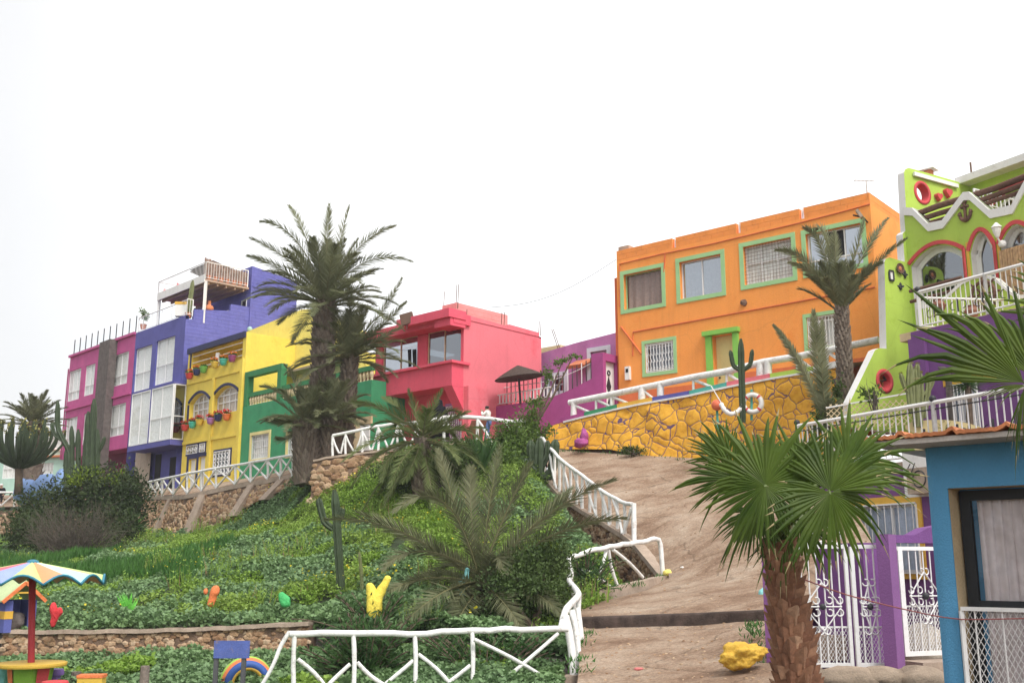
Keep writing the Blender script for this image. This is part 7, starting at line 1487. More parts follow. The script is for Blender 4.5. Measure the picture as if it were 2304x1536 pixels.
def human(label, foot, H, yaw, pose, top, legs, hairm='hair', cap=None):
    t = thing('person', label, 'person', foot); s = H / 1.75; c, n = math.cos(yaw), math.sin(yaw)
    W = lambda x, y, z: V(foot[0] + (x * c - y * n) * s, foot[1] + (x * n + y * c) * s, foot[2] + z * s)      # local: +y forward, +x to the person's right
    J = dict(pel=(0, 0, .95), sp=(0, .0, 1.15), ch=(0, .01, 1.36), nk=(0, .01, 1.50), hd=(0, .03, 1.60), ht=(0, .02, 1.72))
    for sx, k in ((1, 'r'), (-1, 'l')):
        J['sh' + k] = (.18 * sx, 0, 1.42); J['el' + k] = (.26 * sx, -.02, 1.14); J['wr' + k] = (.25 * sx, .10, .90); J['hp' + k] = (.09 * sx, 0, .92); J['kn' + k] = (.10 * sx, .03, .50); J['an' + k] = (.10 * sx, 0, .08); J['to' + k] = (.11 * sx, .17, .03)
    J.update(pose); w = lambda k: W(*J[k])
    order = ['pel', 'sp', 'ch', 'nk', 'hd', 'ht', 'shr', 'elr', 'wrr', 'shl', 'ell', 'wrl', 'hpr', 'knr', 'anr', 'tor', 'hpl', 'knl', 'anl', 'tol']
    rad = dict(pel=.13, sp=.12, ch=.145, nk=.055, hd=.085, ht=.07, sh=.06, el=.042, wr=.030, hp=.085, kn=.055, an=.04, to=.035)
    pts = [(w(k), (rad.get(k) or rad[k[:-1]]) * s) for k in order]; ix = {k: i for i, k in enumerate(order)}
    E_ = [('pel', 'sp'), ('sp', 'ch'), ('ch', 'nk'), ('nk', 'hd'), ('hd', 'ht')] + [e for k in 'rl' for e in (('ch', 'sh' + k), ('sh' + k, 'el' + k), ('el' + k, 'wr' + k), ('pel', 'hp' + k), ('hp' + k, 'kn' + k), ('kn' + k, 'an' + k), ('an' + k, 'to' + k))]
    edges = [(ix[a], ix[b]) for a, b in E_]
    for k in 'rl':                             # palm, four fingers and a thumb on each hand, grown from the wrist
        wr, el = Vector(J['wr' + k]), Vector(J['el' + k]); d = (wr - el).normalized(); sd = d.cross(V(0, 1, .3)).normalized(); cu = sd.cross(d)
        pts.append((W(*(wr + d * .075)), .034 * s)); pi = len(pts) - 1; edges.append((ix['wr' + k], pi))
        for j, (off, ln) in enumerate(((-.03, .075), (-.01, .085), (.01, .08), (.03, .062))):
            a = wr + d * .09 + sd * off; b_ = a + d * ln * .55 + cu * .012; e = b_ + d * ln * .3 + cu * .035
            pts += [(W(*b_), .010 * s), (W(*e), .008 * s)]; edges += [(pi, len(pts) - 2), (len(pts) - 2, len(pts) - 1)]
        a = wr + d * .05 - sd * .045 + cu * .02; pts += [(W(*a), .011 * s), (W(*(a + d * .045 + cu * .02)), .009 * s)]; edges += [(ix['wr' + k], len(pts) - 2), (len(pts) - 2, len(pts) - 1)]
    hd = w('hd'); f = (W(0, 1, 0) - W(0, 0, 0)).normalized(); rt = (W(1, 0, 0) - W(0, 0, 0)).normalized()
    body = skin_mesh('body', pts, edges, 'skin', t, 2)
    mb = MB(); mb.blob(hd + f * .085 * s - UP * .005, .014 * s, .02 * s, .022 * s, 2, 0); mb.build('nose', M['skin'], body, smooth=True)
    for q in (-1, 1): mb = MB(); mb.blob(hd + f * .078 * s + rt * q * .033 * s + UP * .028 * s, .013 * s, .010 * s, .009 * s, 2, 0); mb.build('eye', M['hair'], body, smooth=True); mb = MB(); mb.blob(hd + rt * q * .088 * s, .014 * s, .02 * s, .032 * s, 2, 0); mb.build('ear', M['skin'], body, smooth=True)
    mb = MB(); mb.blob(hd + f * .078 * s - UP * .04 * s, .028 * s, .01 * s, .008 * s, 2, 0); mb.build('mouth', M['terra'], body, smooth=True)
    g = lambda k, x: (w(k), x * s); tt = top
    skin_mesh('top', [g('pel', .155), g('sp', .15), g('ch', .17), g('nk', .085), g('shr', .085), g('elr', .07), (w('elr').lerp(w('wrr'), .9), .055 * s), g('shl', .085), g('ell', .07), (w('ell').lerp(w('wrl'), .9), .055 * s)], [(0, 1), (1, 2), (2, 3), (2, 4), (4, 5), (5, 6), (2, 7), (7, 8), (8, 9)], tt, t)
    skin_mesh('trousers', [g('pel', .14), g('hpr', .10), g('knr', .075), (w('knr').lerp(w('anr'), .9), .065 * s), g('hpl', .10), g('knl', .075), (w('knl').lerp(w('anl'), .9), .065 * s)], [(0, 1), (1, 2), (2, 3), (0, 4), (4, 5), (5, 6)], legs, t)
    for k in 'rl': mb = MB(); mb.blob((w('an' + k) + w('to' + k)) / 2, .05 * s, .05 * s, .045 * s, 2, .1); mb.build('shoe', M['hair'], t, smooth=True)
    mb = MB(); mb.blob(hd + UP * .055 * s - f * .015 * s, .098 * s, .102 * s, .085 * s, 3, .08, 4); mb.build('hair' if not cap else 'cap', M[cap or hairm], t, smooth=True)
    return t, w, s
def footz(px, Yd): p = P(px, 1000, Yd); return V(p.x, p.y, zat(p.x, p.y, [bTerr]))
f = footz(1097, 40.6); Hm = (P(1095, 912, 40.6).z - f.z) * 1.0
t, w_, s_ = human('man in a white hooded fleece raising both hands to his face behind the log rail', f, Hm, R(62), dict(elr=(.27, .10, 1.20), wrr=(.10, .26, 1.46), ell=(-.25, .14, 1.24), wrl=(-.06, .30, 1.48), hd=(0, .05, 1.60), ht=(0, .05, 1.72)), 'hoodie', 'denim')
mb = MB(); h = w_('nk'); mb.torus(h - UP * .03 * s_, UP, .085 * s_, .045 * s_, 16, 8); mb.build('hood', M['hoodie'], t, smooth=True)
f = footz(988, 40.4); Hm = (P(985, 899, 40.4).z - f.z) * 1.0
t, w_, s_ = human('person in a long black cloak standing behind the palm fronds', f, Hm, R(-20), dict(), 'blackcloth', 'blackcloth')
mb = MB(); c = w_('hd'); mb.lathe(V(f.x, f.y, f.z + .25 * s_), [(.40 * s_, 0), (.36 * s_, .5 * s_), (.33 * s_, .85 * s_), (.30 * s_, 1.05 * s_), (.22 * s_, 1.2 * s_), (.12 * s_, 1.28 * s_), (.125 * s_, 1.36 * s_), (.10 * s_, 1.46 * s_), (.03 * s_, 1.52 * s_)], 20); mb.build('cloak', M['blackcloth'], t, smooth=True)
f = footz(13, 64.5); f.z = P(13, 1088, 64.5).z - 1.28
human('person in a black jacket and pale cap sitting behind the far left fence', f, 1.70, R(200), dict(pel=(0, 0, .52), sp=(0, .02, .74), ch=(0, .04, .95), nk=(0, .05, 1.09), hd=(0, .07, 1.19), ht=(0, .06, 1.31), shr=(.18, .04, 1.0), shl=(-.18, .04, 1.0), elr=(.26, .08, .74), ell=(-.26, .08, .74), wrr=(.18, .28, .62), wrl=(-.18, .28, .62), hpr=(.09, .02, .5), hpl=(-.09, .02, .5), knr=(.11, .42, .5), knl=(-.11, .42, .5), anr=(.11, .42, .08), anl=(-.11, .42, .08), tor=(.12, .58, .03), tol=(-.12, .58, .03)), 'blackcloth', 'blackcloth', cap='hoodie')
b = V(f.x, f.y + .05, f.z); t = thing('bench', 'plain grey bench under the seated person at the far left', 'bench', b); mb = MB(); mb.bar(b + V(-.7, 0, .40), b + V(.7, 0, .40), .4, .08); mb.build('seat', M['conc'], t)
for sx in (-.5, .5): mb = MB(); mb.bar(b + V(sx, 0, -.3), b + V(sx, 0, .355), .3, .12); mb.build('leg', M['conc'], t)
t = thing('wooden_board', 'red brown wooden board leaning against the log rail beside the man in white', 'board', P(1075, 1000, 39.2)); mb = MB(); a, b = P(1062, 1003, 39.3), P(1076, 945, 39.0); mb.hexa([a + V(-.32, 0, 0), a + V(.32, 0, 0), a + V(.32, .06, 0), a + V(-.32, .06, 0), b + V(-.25, 0, 0), b + V(.33, 0, 0), b + V(.33, .06, 0), b + V(-.25, .06, 0)]); mb.build('board', mat('red_brown_wood', (.30, .10, .06), .8, var=.2, scale=4), t)

# ---------------------------------------------------------------- painted sculptures and rocks
def sculpt(label, m, px, py, Yd, pts, edges, name='sculpture', sub=2):
    Yd = min(Yd, ground(px, py, bSlope).y - 1.5); b = P(px, py, Yd); t = thing(name, label, 'sculpture', b, None); k = Yd / F
    o = [(b + V((q[0] - px) * k, q[2] if len(q) > 3 else 0, (py - q[1]) * k), q[-1] * k) for q in pts]
    ob = skin_mesh('figure', o, edges, m, t, sub); me = ob.data
    for v in me.vertices: n_ = noise.noise((v.co + WORLD[ob.name]) * 9); v.co += v.normal * (n_ * .018)
    return t
for n_, c in dict(p_yellow=(.88, .70, .03), p_red=(.70, .02, .03), p_orange=(.86, .20, .04), p_green=(.05, .50, .13), p_cyan=(.22, .62, .62), p_lime=(.16, .65, .05), p_mag=(.42, .07, .28), p_mustard=(.72, .42, .012)).items(): M[n_] = mat(n_[2:] + '_sculpture_paint', c, .75, var=.10, scale=4, bump=.9, bscale=16, dist=.03)
Y = 22.6
sculpt('yellow painted sculpture with one thick raised arm and a bent one', 'p_yellow', 842, 1400, Y, [(842, 1400, 20), (842, 1365, 17), (850, 1345, 14), (862, 1320, 9), (872, 1300, 8), (834, 1335, 12), (828, 1315, 8), (832, 1338, 11)], [(0, 1), (1, 2), (2, 3), (3, 4), (1, 5), (5, 6)])
Y = 26
sculpt('red painted sculpture with a blunt upright head and a side knob', 'p_red', 118, 1412, Y, [(119, 1412, 5), (118, 1392, 8), (117, 1372, 10), (115, 1357, 6), (130, 1378, 8), (136, 1384, 5), (131, 1368, 5)], [(0, 1), (1, 2), (2, 3), (1, 4), (4, 5), (4, 6)])
sculpt('orange painted sculpture shaped like a raised foot with a knob beside it', 'p_orange', 473, 1364, 26.2, [(472, 1366, 8), (477, 1345, 8.5), (482, 1328, 9), (478, 1318, 6), (492, 1326, 6)], [(0, 1), (1, 2), (2, 3), (2, 4)])
mb = MB(); c = P(463, 1330, ground(473, 1364, bSlope).y - 1.5); mb.blob(c, .05, .05, .07, 2, .2); tag(mb.build('sculpture', M['p_orange'], smooth=True, origin=c), 'tiny orange knob left of the orange foot sculpture', 'sculpture')
sculpt('emerald green painted sculpture half sunk in the mallow', 'p_green', 640, 1368, 25.6, [(642, 1368, 12), (638, 1348, 9), (630, 1334, 6), (650, 1352, 7)], [(0, 1), (1, 2), (1, 3)])
sculpt('cyan painted sculpture behind the big palm', 'p_cyan', 1044, 1345, 24.4, [(1040, 1345, 7), (1042, 1318, 8), (1050, 1290, 7), (1052, 1278, 5), (1034, 1310, 5), (1036, 1335, 5)], [(0, 1), (1, 2), (2, 3), (1, 4), (4, 5)])
b = P(291, 1380, ground(291, 1380, bSlope).y - 1.3); r = random.Random(5); q = QB()
for i in range(40): a = r.uniform(-.5, .35); q.kite(b + V(r.uniform(-.05, .05), 0, 0), V(a * .5 - .06, r.uniform(-.12, .12), r.uniform(.25, .48)), V(.018, 0, 0), .5)
tag(q.build('painted_tuft', M['p_lime'], origin=tuple(b)), 'spray painted lime green spiky tuft on the slope', 'painted plant')
b = P(1312, 1004, 39); t = thing('painted_rock', 'magenta painted rock shaped like a seated figure at the crazy paving wall', 'rock', b); mb = MB(); k = 39 / F
mb.blob(b + V(-4 * k, 0, 8 * k), 16 * k, .25, 11 * k, 3, .3, 1.6, 2); mb.blob(b + V(3 * k, .1, 22 * k), 9 * k, .2, 19 * k, 3, .3, 1.6, 5); mb.build('rock', M['p_mag'], t, smooth=True)
b = P(1668, 1498, 16.6); t = thing('painted_rock', 'craggy mustard yellow painted rock beside the violet gate post', 'rock', b); mb = MB(); k = 16.6 / F
vs, fs = ICO[4]; pts = []
for v in vs:
    n_ = .92 + .30 * noise.noise(v * 1.4 + V(3, 1, 4)) + .26 * noise.noise(v * 3.4) + .20 * abs(noise.noise(v * 7)) - .16 * abs(noise.noise(v * 12)); x = v.x * 50 * k; pts.append(b + V(x * n_, v.y * .26 * n_, (24 + v.z * 27 * n_ * (1 - .25 * v.x) + 6 * v.x - 14 * max(0, .3 - abs(v.x - .25)) * (v.z < 0)) * k))
mb.add([p if p.z > b.z - 20 * k else p for p in pts], fs); mb.build('rock', M['p_mustard'], t, smooth=True)
b = P(1437, 1508, 17.4); mb = MB(); mb.blob(b + UP * .03, .08, .05, .03, 2, .3, 2, 3); tag(mb.build('litter', flat('pink_plastic', (.62, .16, .15), .5), smooth=True, origin=b), 'small crumpled pink wrapper lying on the path', 'litter')
for i, (px, py, Yd, c, lb) in enumerate(((1717, 1335, 20.2, 'p_cyan', 'pale turquoise stone half hidden behind the violet gate post'), (1535, 1276, 26.3, 'white', 'small white pebble on the path above the loose kerb'))):
    b = ground(px, py) or P(px, py, Yd); mb = MB(); mb.blob(b, .09 if i == 0 else .05, .07 if i == 0 else .05, .12 if i == 0 else .03, 2, .3, 2, i); tag(mb.build('stone', M[c], smooth=True, origin=b), lb, 'stone')

# ---------------------------------------------------------------- life ring group on the crazy paving wall
Yr = 33.0; c = P(1693, 907, Yr); t = thing('life_ring', 'white life ring with red bands on a turquoise post', 'life ring', P(1692, 960, Yr)); k = Yr / F
ax = V(-.25, -1, 0).normalized(); mb = MB(); mb.torus(c, ax, 19.5 * k, 5.2 * k, 40, 12); rg = mb.build('ring', M['white'], t, smooth=True)
for a in range(4):
    e = ax.cross(UP).normalized(); g_ = ax.cross(e); th = math.pi / 4 + a * math.pi / 2; mb = MB(); mb.torus(c, ax, 19.5 * k, 5.5 * k, 3, 12, th - .12, th + .12); mb.build('red_band', M['redpaint'], rg, smooth=True)
mb = MB(); mb.torus(c, ax, 25.5 * k, .8 * k, 30, 5); mb.build('rope', M['cream'], rg)
mb = MB(); mb.bar(P(1691, 945, Yr + .12), P(1691, 876, Yr + .12), .07, .06); mb.build('post', M['teal'], t)
c2 = P(1613, 911, 33.4); b = thing('buoy', 'orange round buoy on a turquoise post beside the life ring', 'buoy', P(1614, 950, 33.5)); mb = MB(); mb.blob(c2, 13 * k, 13 * k, 13 * k, 3, 0); mb.build('ball', mat('orange_buoy', (.82, .15, .05), .45, var=.1), b, smooth=True); mb = MB(); mb.bar(P(1616, 972, 33.6), P(1612, 900, 33.6), .07, .06); mb.build('post', M['teal'], b)
mb = MB(); mb.tube(resample([P(1600, 868, 33.4), P(1624, 908, 33.2)], 4), .02, 5); mb.build('line', M['white'], b)
mb = MB(); pts = resample([P(1622, 908, 33.1), P(1630, 922, 33), P(1642, 931, 33), P(1656, 928, 33), P(1668, 918, 33), P(1672, 908, 33)], 20); mb.tube(pts, [5.2 * k * (1 + .15 * math.sin(i * 2.2)) for i in range(20)], 10); tag(mb.build('float_rope', M['white'], smooth=True, origin=pts[8]), 'fat white float rope hanging between the orange buoy and the life ring', 'rope')

# ---------------------------------------------------------------- playground corner, lower left
Yu = 18.0; k = Yu / F; ap = P(74, 1262, Yu); tc = P(70, 1490, Yu); gz = -2.55
t = thing('parasol_table', 'colourful striped panel parasol on a red pole through a yellow table', 'parasol table', V(tc.x, tc.y, gz))
colr = [(.85, .30, .12), (.36, .70, .68), (.55, .68, .18), (.68, .12, .15), (.24, .30, .66), (.55, .68, .18), (.68, .12, .15), (.26, .33, .68), (.55, .68, .20), (.85, .30, .12), (.40, .74, .72), (.55, .68, .20)]
Rr, dz = 155 * k, 38 * k; n_ = 12; cen = V(ap.x, ap.y, ap.z)
mats = [mat(f'parasol_panel_{"abcdefghijkl"[i]}', c, .55, var=.08, bump=.1) for i, c in enumerate(colr)]; M['pborder'] = flat('teal_border', (.02, .20, .30), .5); M['punder'] = flat('pale_pink_underside', (.50, .30, .23), .8)
for i in range(n_):
    a0, a1 = 2 * math.pi * (i + 1.1) / n_, 2 * math.pi * (i + 2.1) / n_; mb = MB(); J = 8; rim, und = [], []
    for j in range(J + 1):
        a = lerp(a0, a1, j / J); sc_ = math.sin(math.pi * j / J); rr = Rr * (math.cos((a1 - a0) / 2) / math.cos(a - (a0 + a1) / 2)); rim.append(cen + V(math.cos(a) * rr, math.sin(a) * rr, -dz - .085 + .15 * sc_)); und.append(rim[-1] - UP * .012)
    tri = [cen + (p - cen) * .02 for p in (rim[0], rim[-1])]
    top_ = [cen + (p - cen) * .04 for p in rim]; mb.add(rim + top_, [[j, j + 1, J + 2 + j, J + 1 + j] for j in range(J)])
    mb.m = 1; mb.add([p - UP * .012 for p in rim + top_], [[J + 1 + j, J + 2 + j, j + 1, j] for j in range(J)])
    p = mb.build('panel', [mats[i % len(mats)], M['punder']], t)
    mb = MB(); mb.tube([q + UP * .004 for q in rim], .022, 6); mb.build('border', M['pborder'], p, smooth=True)
mb = MB(); mb.lathe(cen - UP * .03, [(.10, 0), (.09, .04), (.03, .06)], 12); mb.build('cap', M['pborder'], t)
mb = MB(); mb.tube([V(tc.x - .02, tc.y, gz), V(tc.x, tc.y, tc.z), cen - UP * .05], .055, 10); mb.build('pole', mat('red_pole_paint', (.42, .02, .03), .6), t, smooth=True)
mb = MB(); mb.lathe(V(tc.x, tc.y, tc.z - .03), [(.55, -.025), (.56, 0), (.56, .03), (.55, .035)], 28); mb.build('tabletop', mat('yellow_table_paint', (.72, .45, .02), .6), t)
mb = MB(); mb.lathe(V(tc.x + .02, tc.y, gz), [(.20, 0), (.24, .2), (.30, .5), (.36, tc.z - .06 - gz)], 7); tb = mb.build('pedestal', mat('lime_table_paint', (.25, .50, .02), .6), t)
mb = MB(); c = V(tc.x + .02, tc.y, gz); 
for a_, m_ in ((-.62, 'redpaint'), (-2.35, 'p_orange')):
    mb = MB(); d0 = V(math.cos(a_ - .3), math.sin(a_ - .3), 0); d1 = V(math.cos(a_ + .3), math.sin(a_ + .3), 0); h = tc.z - .062 - gz; mb.poly([c + d0 * .27 + UP * .2, c + d1 * .27 + UP * .2, c + d1 * .375 + UP * h, c + d0 * .375 + UP * h]); mb.build('painted_panel', M[m_], tb)
def stool(label, px, py, Yd, m, h=.5, r=.16):
    p = P(px, py, Yd); t = thing('stool', label, 'stool', V(p.x, p.y, p.z - h), 'stools at the parasol table'); mb = MB(); mb.lathe(V(p.x, p.y, p.z - h), [(r * .8, 0), (r * .75, h * .8)], 8); mb.build('base', M[m], t); mb = MB(); mb.lathe(V(p.x, p.y, p.z - h * .2), [(r, 0), (r * 1.05, .04), (r * .95, h * .2)], 16); mb.build('seat', M[m], t, smooth=True, angle=40)
M['p_violet'] = flat('violet_paint', (.22, .12, .42), .6)
stool('violet stool right of the parasol table', 122, 1504, 18.6, 'p_violet'); stool('red stool in front of the parasol table', 124, 1531, 17.2, 'redpaint', .4, .2); stool('pale cyan stool at the left edge by the parasol table', 6, 1501, 18.2, 'p_cyan')
for px, py, Yd, w, lb in ((172, 1510, 18.8, .09, 'grey wooden stump post beside the yellow box'), (327, 1497, 18.6, .085, 'weathered grey stump post standing alone in the mallow')):
    p = P(px, py, Yd); mb = MB(); mb.tube([p - UP * .9, p - UP * .4, p], [w, w * .95, w * .9], 10); tag(mb.build('stump_post', mat('weathered_wood', (.24, .19, .16), .95, var=.3, scale=8, bump=.8), origin=p - UP * .9), lb, 'post')
p = P(202, 1522, 18.0); t = thing('toy_box', 'yellow box with an orange rim beside the stump post', 'box', p - UP * .5); mb = MB(); fr = Fr(p.x, p.y, 1, .1); mb.box(fr, -.2, .2, -.25, 0, p.z - .5, p.z - .02); mb.build('box', mat('toy_yellow', (.74, .46, .02), .6), t); mb = MB(); mb.box(fr, -.21, .21, -.26, .01, p.z - .018, p.z + .03); mb.build('rim', M['p_orange'], t)
Yb = 18.2; k = Yb / F; p = P(520, 1560, Yb); t = thing('sign_board', 'faded blank blue board on two dark posts before the painted tyre', 'sign', p); fr = fr_px(520, 1460, Yb, 1, -.03)
r = fr.rect(481, 1441, 1480, 561, 1440, 1480); mb = MB(); mb.box(fr, r[0], r[1], -.03, 0, r[2], r[3]); mb.build('board', mat('faded_blue_board', (.085, .13, .42), .8, var=.15, scale=3, dirt=(.30, .22, .19), dscale=5, damt=.9), t)
for px in (487, 549): a = fr.w(px, 1480, -.05); mb = MB(); mb.bar(V(a.x, a.y, a.z - .9), V(a.x, a.y, r[3] - .02), .07); mb.build('post', mat('dark_sign_post', (.09, .09, .10), .8), t)
c = P(556, 1538, 18.8); t = thing('tyre_sculpture', 'upright tyre painted in lime, orange, blue and yellow rings', 'tyre', c - UP * .55); ax = V(.38, -1, 0).normalized()
for nm, R1, rr, off, m_ in (('lime_tread', .375, .085, -.10, (.35, .58, .04)), ('orange_ring', .365, .075, -.03, (.80, .20, .04)), ('blue_ring', .325, .072, .03, (.03, .10, .38)), ('yellow_ring', .275, .05, .035, (.72, .42, .03))):
    mb = MB(); mb.torus(c + ax * off, ax, R1, rr, 40, 12); mb.build(nm, mat(nm + '_paint', m_, .55, var=.1), t, smooth=True)
b = P(44, 1405, ground(44, 1405, bSlope).y - 1.2); t = thing('playhouse', 'small blue playhouse with a yellow band and a pale green gable roof', 'playhouse', b); fr = Fr(b.x, b.y, .65, .76); k = b.y / F; w_ = 34 * k; z0, z1 = b.z - .15, b.z + 52 * k
mb = MB(); 
mb.box(fr, -w_, -w_ + .05, -.7, 0, z0, z1); mb.box(fr, w_ - .05, w_, -.7, 0, z0, z1); mb.box(fr, -w_ + .05, w_ - .05, -.7, -.65, z0, z1); mb.box(fr, -w_ + .05, -w_ + .16, -.05, 0, z0, z1); mb.box(fr, w_ - .16, w_ - .05, -.05, 0, z0, z1); mb.build('wall', mat('playhouse_blue', (.10, .12, .40), .8, var=.15), t)
mb = MB(); mb.box(fr, -w_ - .008, -w_ + .17, -.71, .008, z0 + .28, z0 + .44); mb.build('yellow_band', M['ochre'], t)
mb = MB()
for s_ in (-1, 1): a, b_ = fr.p(0, .12, z1 + .38), fr.p(s_ * (w_ + .14), .12, z1 - .03); d = fr.n * -1.0; mb.hexa([b_, a, a + d, b_ + d, b_ + UP * .04, a + UP * .04, a + d + UP * .04, b_ + d + UP * .04])
mb.build('roof', mat('pale_green_roof', (.50, .60, .30), .8, var=.15), t); mb = MB()
for s_ in (-1, 1): mb.bar(fr.p(0, .13, z1 + .37), fr.p(s_ * (w_ + .13), .13, z1 - .03), .035, .07)
mb.build('gable_trim', M['p_orange'], t); mb = MB(); mb.bar(fr.p(-.2, .10, z1 + .16), fr.p(.2, .10, z1 + .16), .035); mb.build('gable_tie', M['ochre'], t)
mb = MB(); c = fr.p(.0, -.3, z0 + .2); mb.blob(c, .22, .15, .25, 3, .3, 2, 3); tag(mb.build('sack', M['grey'], smooth=True, origin=c), 'grey sack inside the blue playhouse', 'sack')

# ---------------------------------------------------------------- roof terrace things of the blue house
for px, py, lb in ((379, 647, 'left of two round red striped chairs on the steel roof deck'), (409, 636, 'right of two round red striped chairs on the steel roof deck')):
    p = D0.w(px, py, -1.0); p.z = zd + .02; t = thing('deck_chair', lb, 'chair', p, 'striped chairs on the roof deck'); mb = MB(); mb.lathe(p + UP * .35, [(.36, -.12), (.42, 0), (.3, .08), (.02, .05)], 18); mb.build('seat', M['redside'], t)
    for i in range(9): a = math.pi * i / 8; mb = MB(); mb.tube([p + V(math.cos(a) * .40, .3 * math.sin(a), .4), p + V(math.cos(a) * .30, .36 * math.sin(a) + .1, .95)], .035, 5); mb.build('back_slat', M['redside' if i % 2 else 'redpaint'], t)
    for sx in (-.25, .25): mb = MB(); mb.tube([p + V(sx, 0, 0), p + V(sx, 0, .3)], .03, 5); mb.build('leg', M['whiteiron'], t)
p = S.w(470, 698, -.25); p.z = S.at(470, 698)[1]; t = thing('clay_stove', 'orange clay chiminea standing on the stepped blue parapet', 'stove', p); mb = MB(); mb.lathe(p, [(.14, 0), (.25, .06), (.28, .18), (.24, .30), (.10, .40), (.09, .62), (.11, .64)], 18); mb.build('body', M['terra'], t, smooth=True, angle=50)
def deckpot(label, fr, px, py, off, m, h, plant):
    p = fr.w(px, py, off); p.z = zb_ - .28 if False else fr.at(px, py, off)[1]; t = thing('planter', label, 'planter', p); mb = MB(); mb.lathe(p, [(.16, 0), (.22, h)], 12); mb.build('pot', M[m], t)
    if plant == 'cactus': mb = MB(); pts = [p + UP * h, p + V(.05, 0, 1.2), p + V(.12, 0, 2.3)]; mb.tube(resample(pts, 9), [.16, .17, .16, .16, .15, .15, .14, .12, .05], 12, True, .28); mb.build('cactus', M['cactusy'], t)
    else: q = QB(); leaf_cloud(q, [(p + UP * (h + .55), .35, .35, .45, 160)], .18); q.build('foliage', M['acacia'], t); mb = MB(); mb.tube([p + UP * h, p + UP * (h + .5)], .02, 4); mb.build('stem', M['wood'], t)
deckpot('pot with a tall yellow green cactus behind the terrace rail of the blue house', S, 424, 715, -.5, 'terra', .3, 'cactus')
deckpot('pot with a thin leafy plant behind the glass panels of the blue house roof', L, 322, 740, -.7, 'terra', .3, 'leaf')
p = S.w(408, 712, -.9); t = thing('storage_box', 'yellow topped white box on the terrace of the blue house', 'box', p); mb = MB(); mb.bar(p + V(-.35, 0, .35), p + V(.35, 0, .35), .4, .7); mb.build('box', M['white'], t); mb = MB(); mb.bar(p + V(-.37, 0, .78), p + V(.37, 0, .78), .44, .16); mb.build('top', M['ochre'], t)
for i, px in enumerate((470, 484, 498, 512, 526, 540, 553)):
    p = Sd.w(px, 622 + (px - 470) * .17, .18); p.z = zd + .01; mb = MB(); mb.lathe(p, [(.10, 0), (.14, .2), (.15, .2), (.15, .26), (.12, .26)], 10); o = mb.build('terracotta_pot', M['terra'], smooth=True, angle=40, origin=p); tag(o, 'small terracotta pot in the row behind the deck railing', 'flower pot', 'row of terracotta pots on the roof deck')
p = Ly.w(562, 741, -.1); mb = MB(); mb.blob(p, .16, .16, .18, 3, 0); tag(mb.build('ball_lamp', flat('pale_teal_glass', (.30, .48, .46), .3), smooth=True, origin=p), 'pale teal ball on the left end of the bright yellow parapet', 'ornament')

# ---------------------------------------------------------------- distant pale buildings and the blue rock at the far left
def small_house(name, label, x0, x1, ytop, ybot, Yd, m, wins, roofm, extra=None):
    fr = fr_px(x0, ybot, Yd, .9, -.43); r = fr.rect(x0, ytop, ybot, x1, ytop, ybot); t = thing(name, label, 'house', fr.p((r[0] + r[1]) / 2, 0, r[2])); W_ = [fr.rect(*w) for w in wins]
    W_ = [w for w in W_ if w[0] > r[0] and w[1] < r[1] and w[3] < r[3]]
    mb = MB(); zt = fr.at((x0 + x1) / 2, ytop)[1]; z0 = 3.0; grid_wall(mb, fr, r[0], r[1], z0, [(r[0], zt), (r[1], zt)], [(w, 0, .15) for w in W_]); shell(mb, fr, r[0], r[1], z0, [(r[0], zt), (r[1], zt)], 6); mb.build('wall', M[m], t)
    for w in W_: win(t, fr, w, .15, 4, (.5,), .07, curt='curtw')
    mb = MB(); mb.box(fr, r[0] - .2, r[1] + .2, -6, .3, zt + .01, zt + .15); mb.build('roof', M[roofm], t); return t, fr, r, zt
M['mintw'] = mat('pale_mint_plaster', (.42, .66, .56), .85); M['offw'] = mat('off_white_plaster', (.72, .68, .64), .85)
small_house('mint_house', 'pale mint house with a long white window row behind the candelabra cactus', -60, 78, 1012, 1105, 84, 'mintw', [(4, 1036, 1082, 48, 1026, 1070)], 'white')
t, fr, r, zt = small_house('mint_house', 'pale mint and white house with a square window behind the distant palm', 62, 152, 1030, 1110, 80, 'mintw', [(89, 1042, 1068, 120, 1040, 1065)], 'terra')
t, fr, r, zt = small_house('white_house', 'white house with a sloping stair balcony in the distance beside the pink house', 72, 150, 985, 1070, 92, 'offw', [(99, 996, 1012, 113, 993, 1010)], 'white')
railing(t, [fr.p(r[0] + .1, .9, fr.at(84, 1040)[1]), fr.p(r[0] + 1.4, .9, fr.at(110, 1030)[1])], .9, .25, 'balcony_railing', w=.025)
mb = MB(); c = P(98, 1100, 60); 
for dx, rx, rz, sd in ((-1.0, .7, .75, 2), (.15, .95, 1.05, 5), (1.15, .8, 1.2, 8)): mb.blob(c + V(dx, 0, -.15), rx, .8, rz, 3, .22, 1.2, sd)
tag(mb.build('painted_rock', mat('sky_blue_paint', (.20, .33, .62), .7, var=.12), smooth=True, origin=c), 'sky blue painted humped rock behind the dark bush at the far left', 'rock')

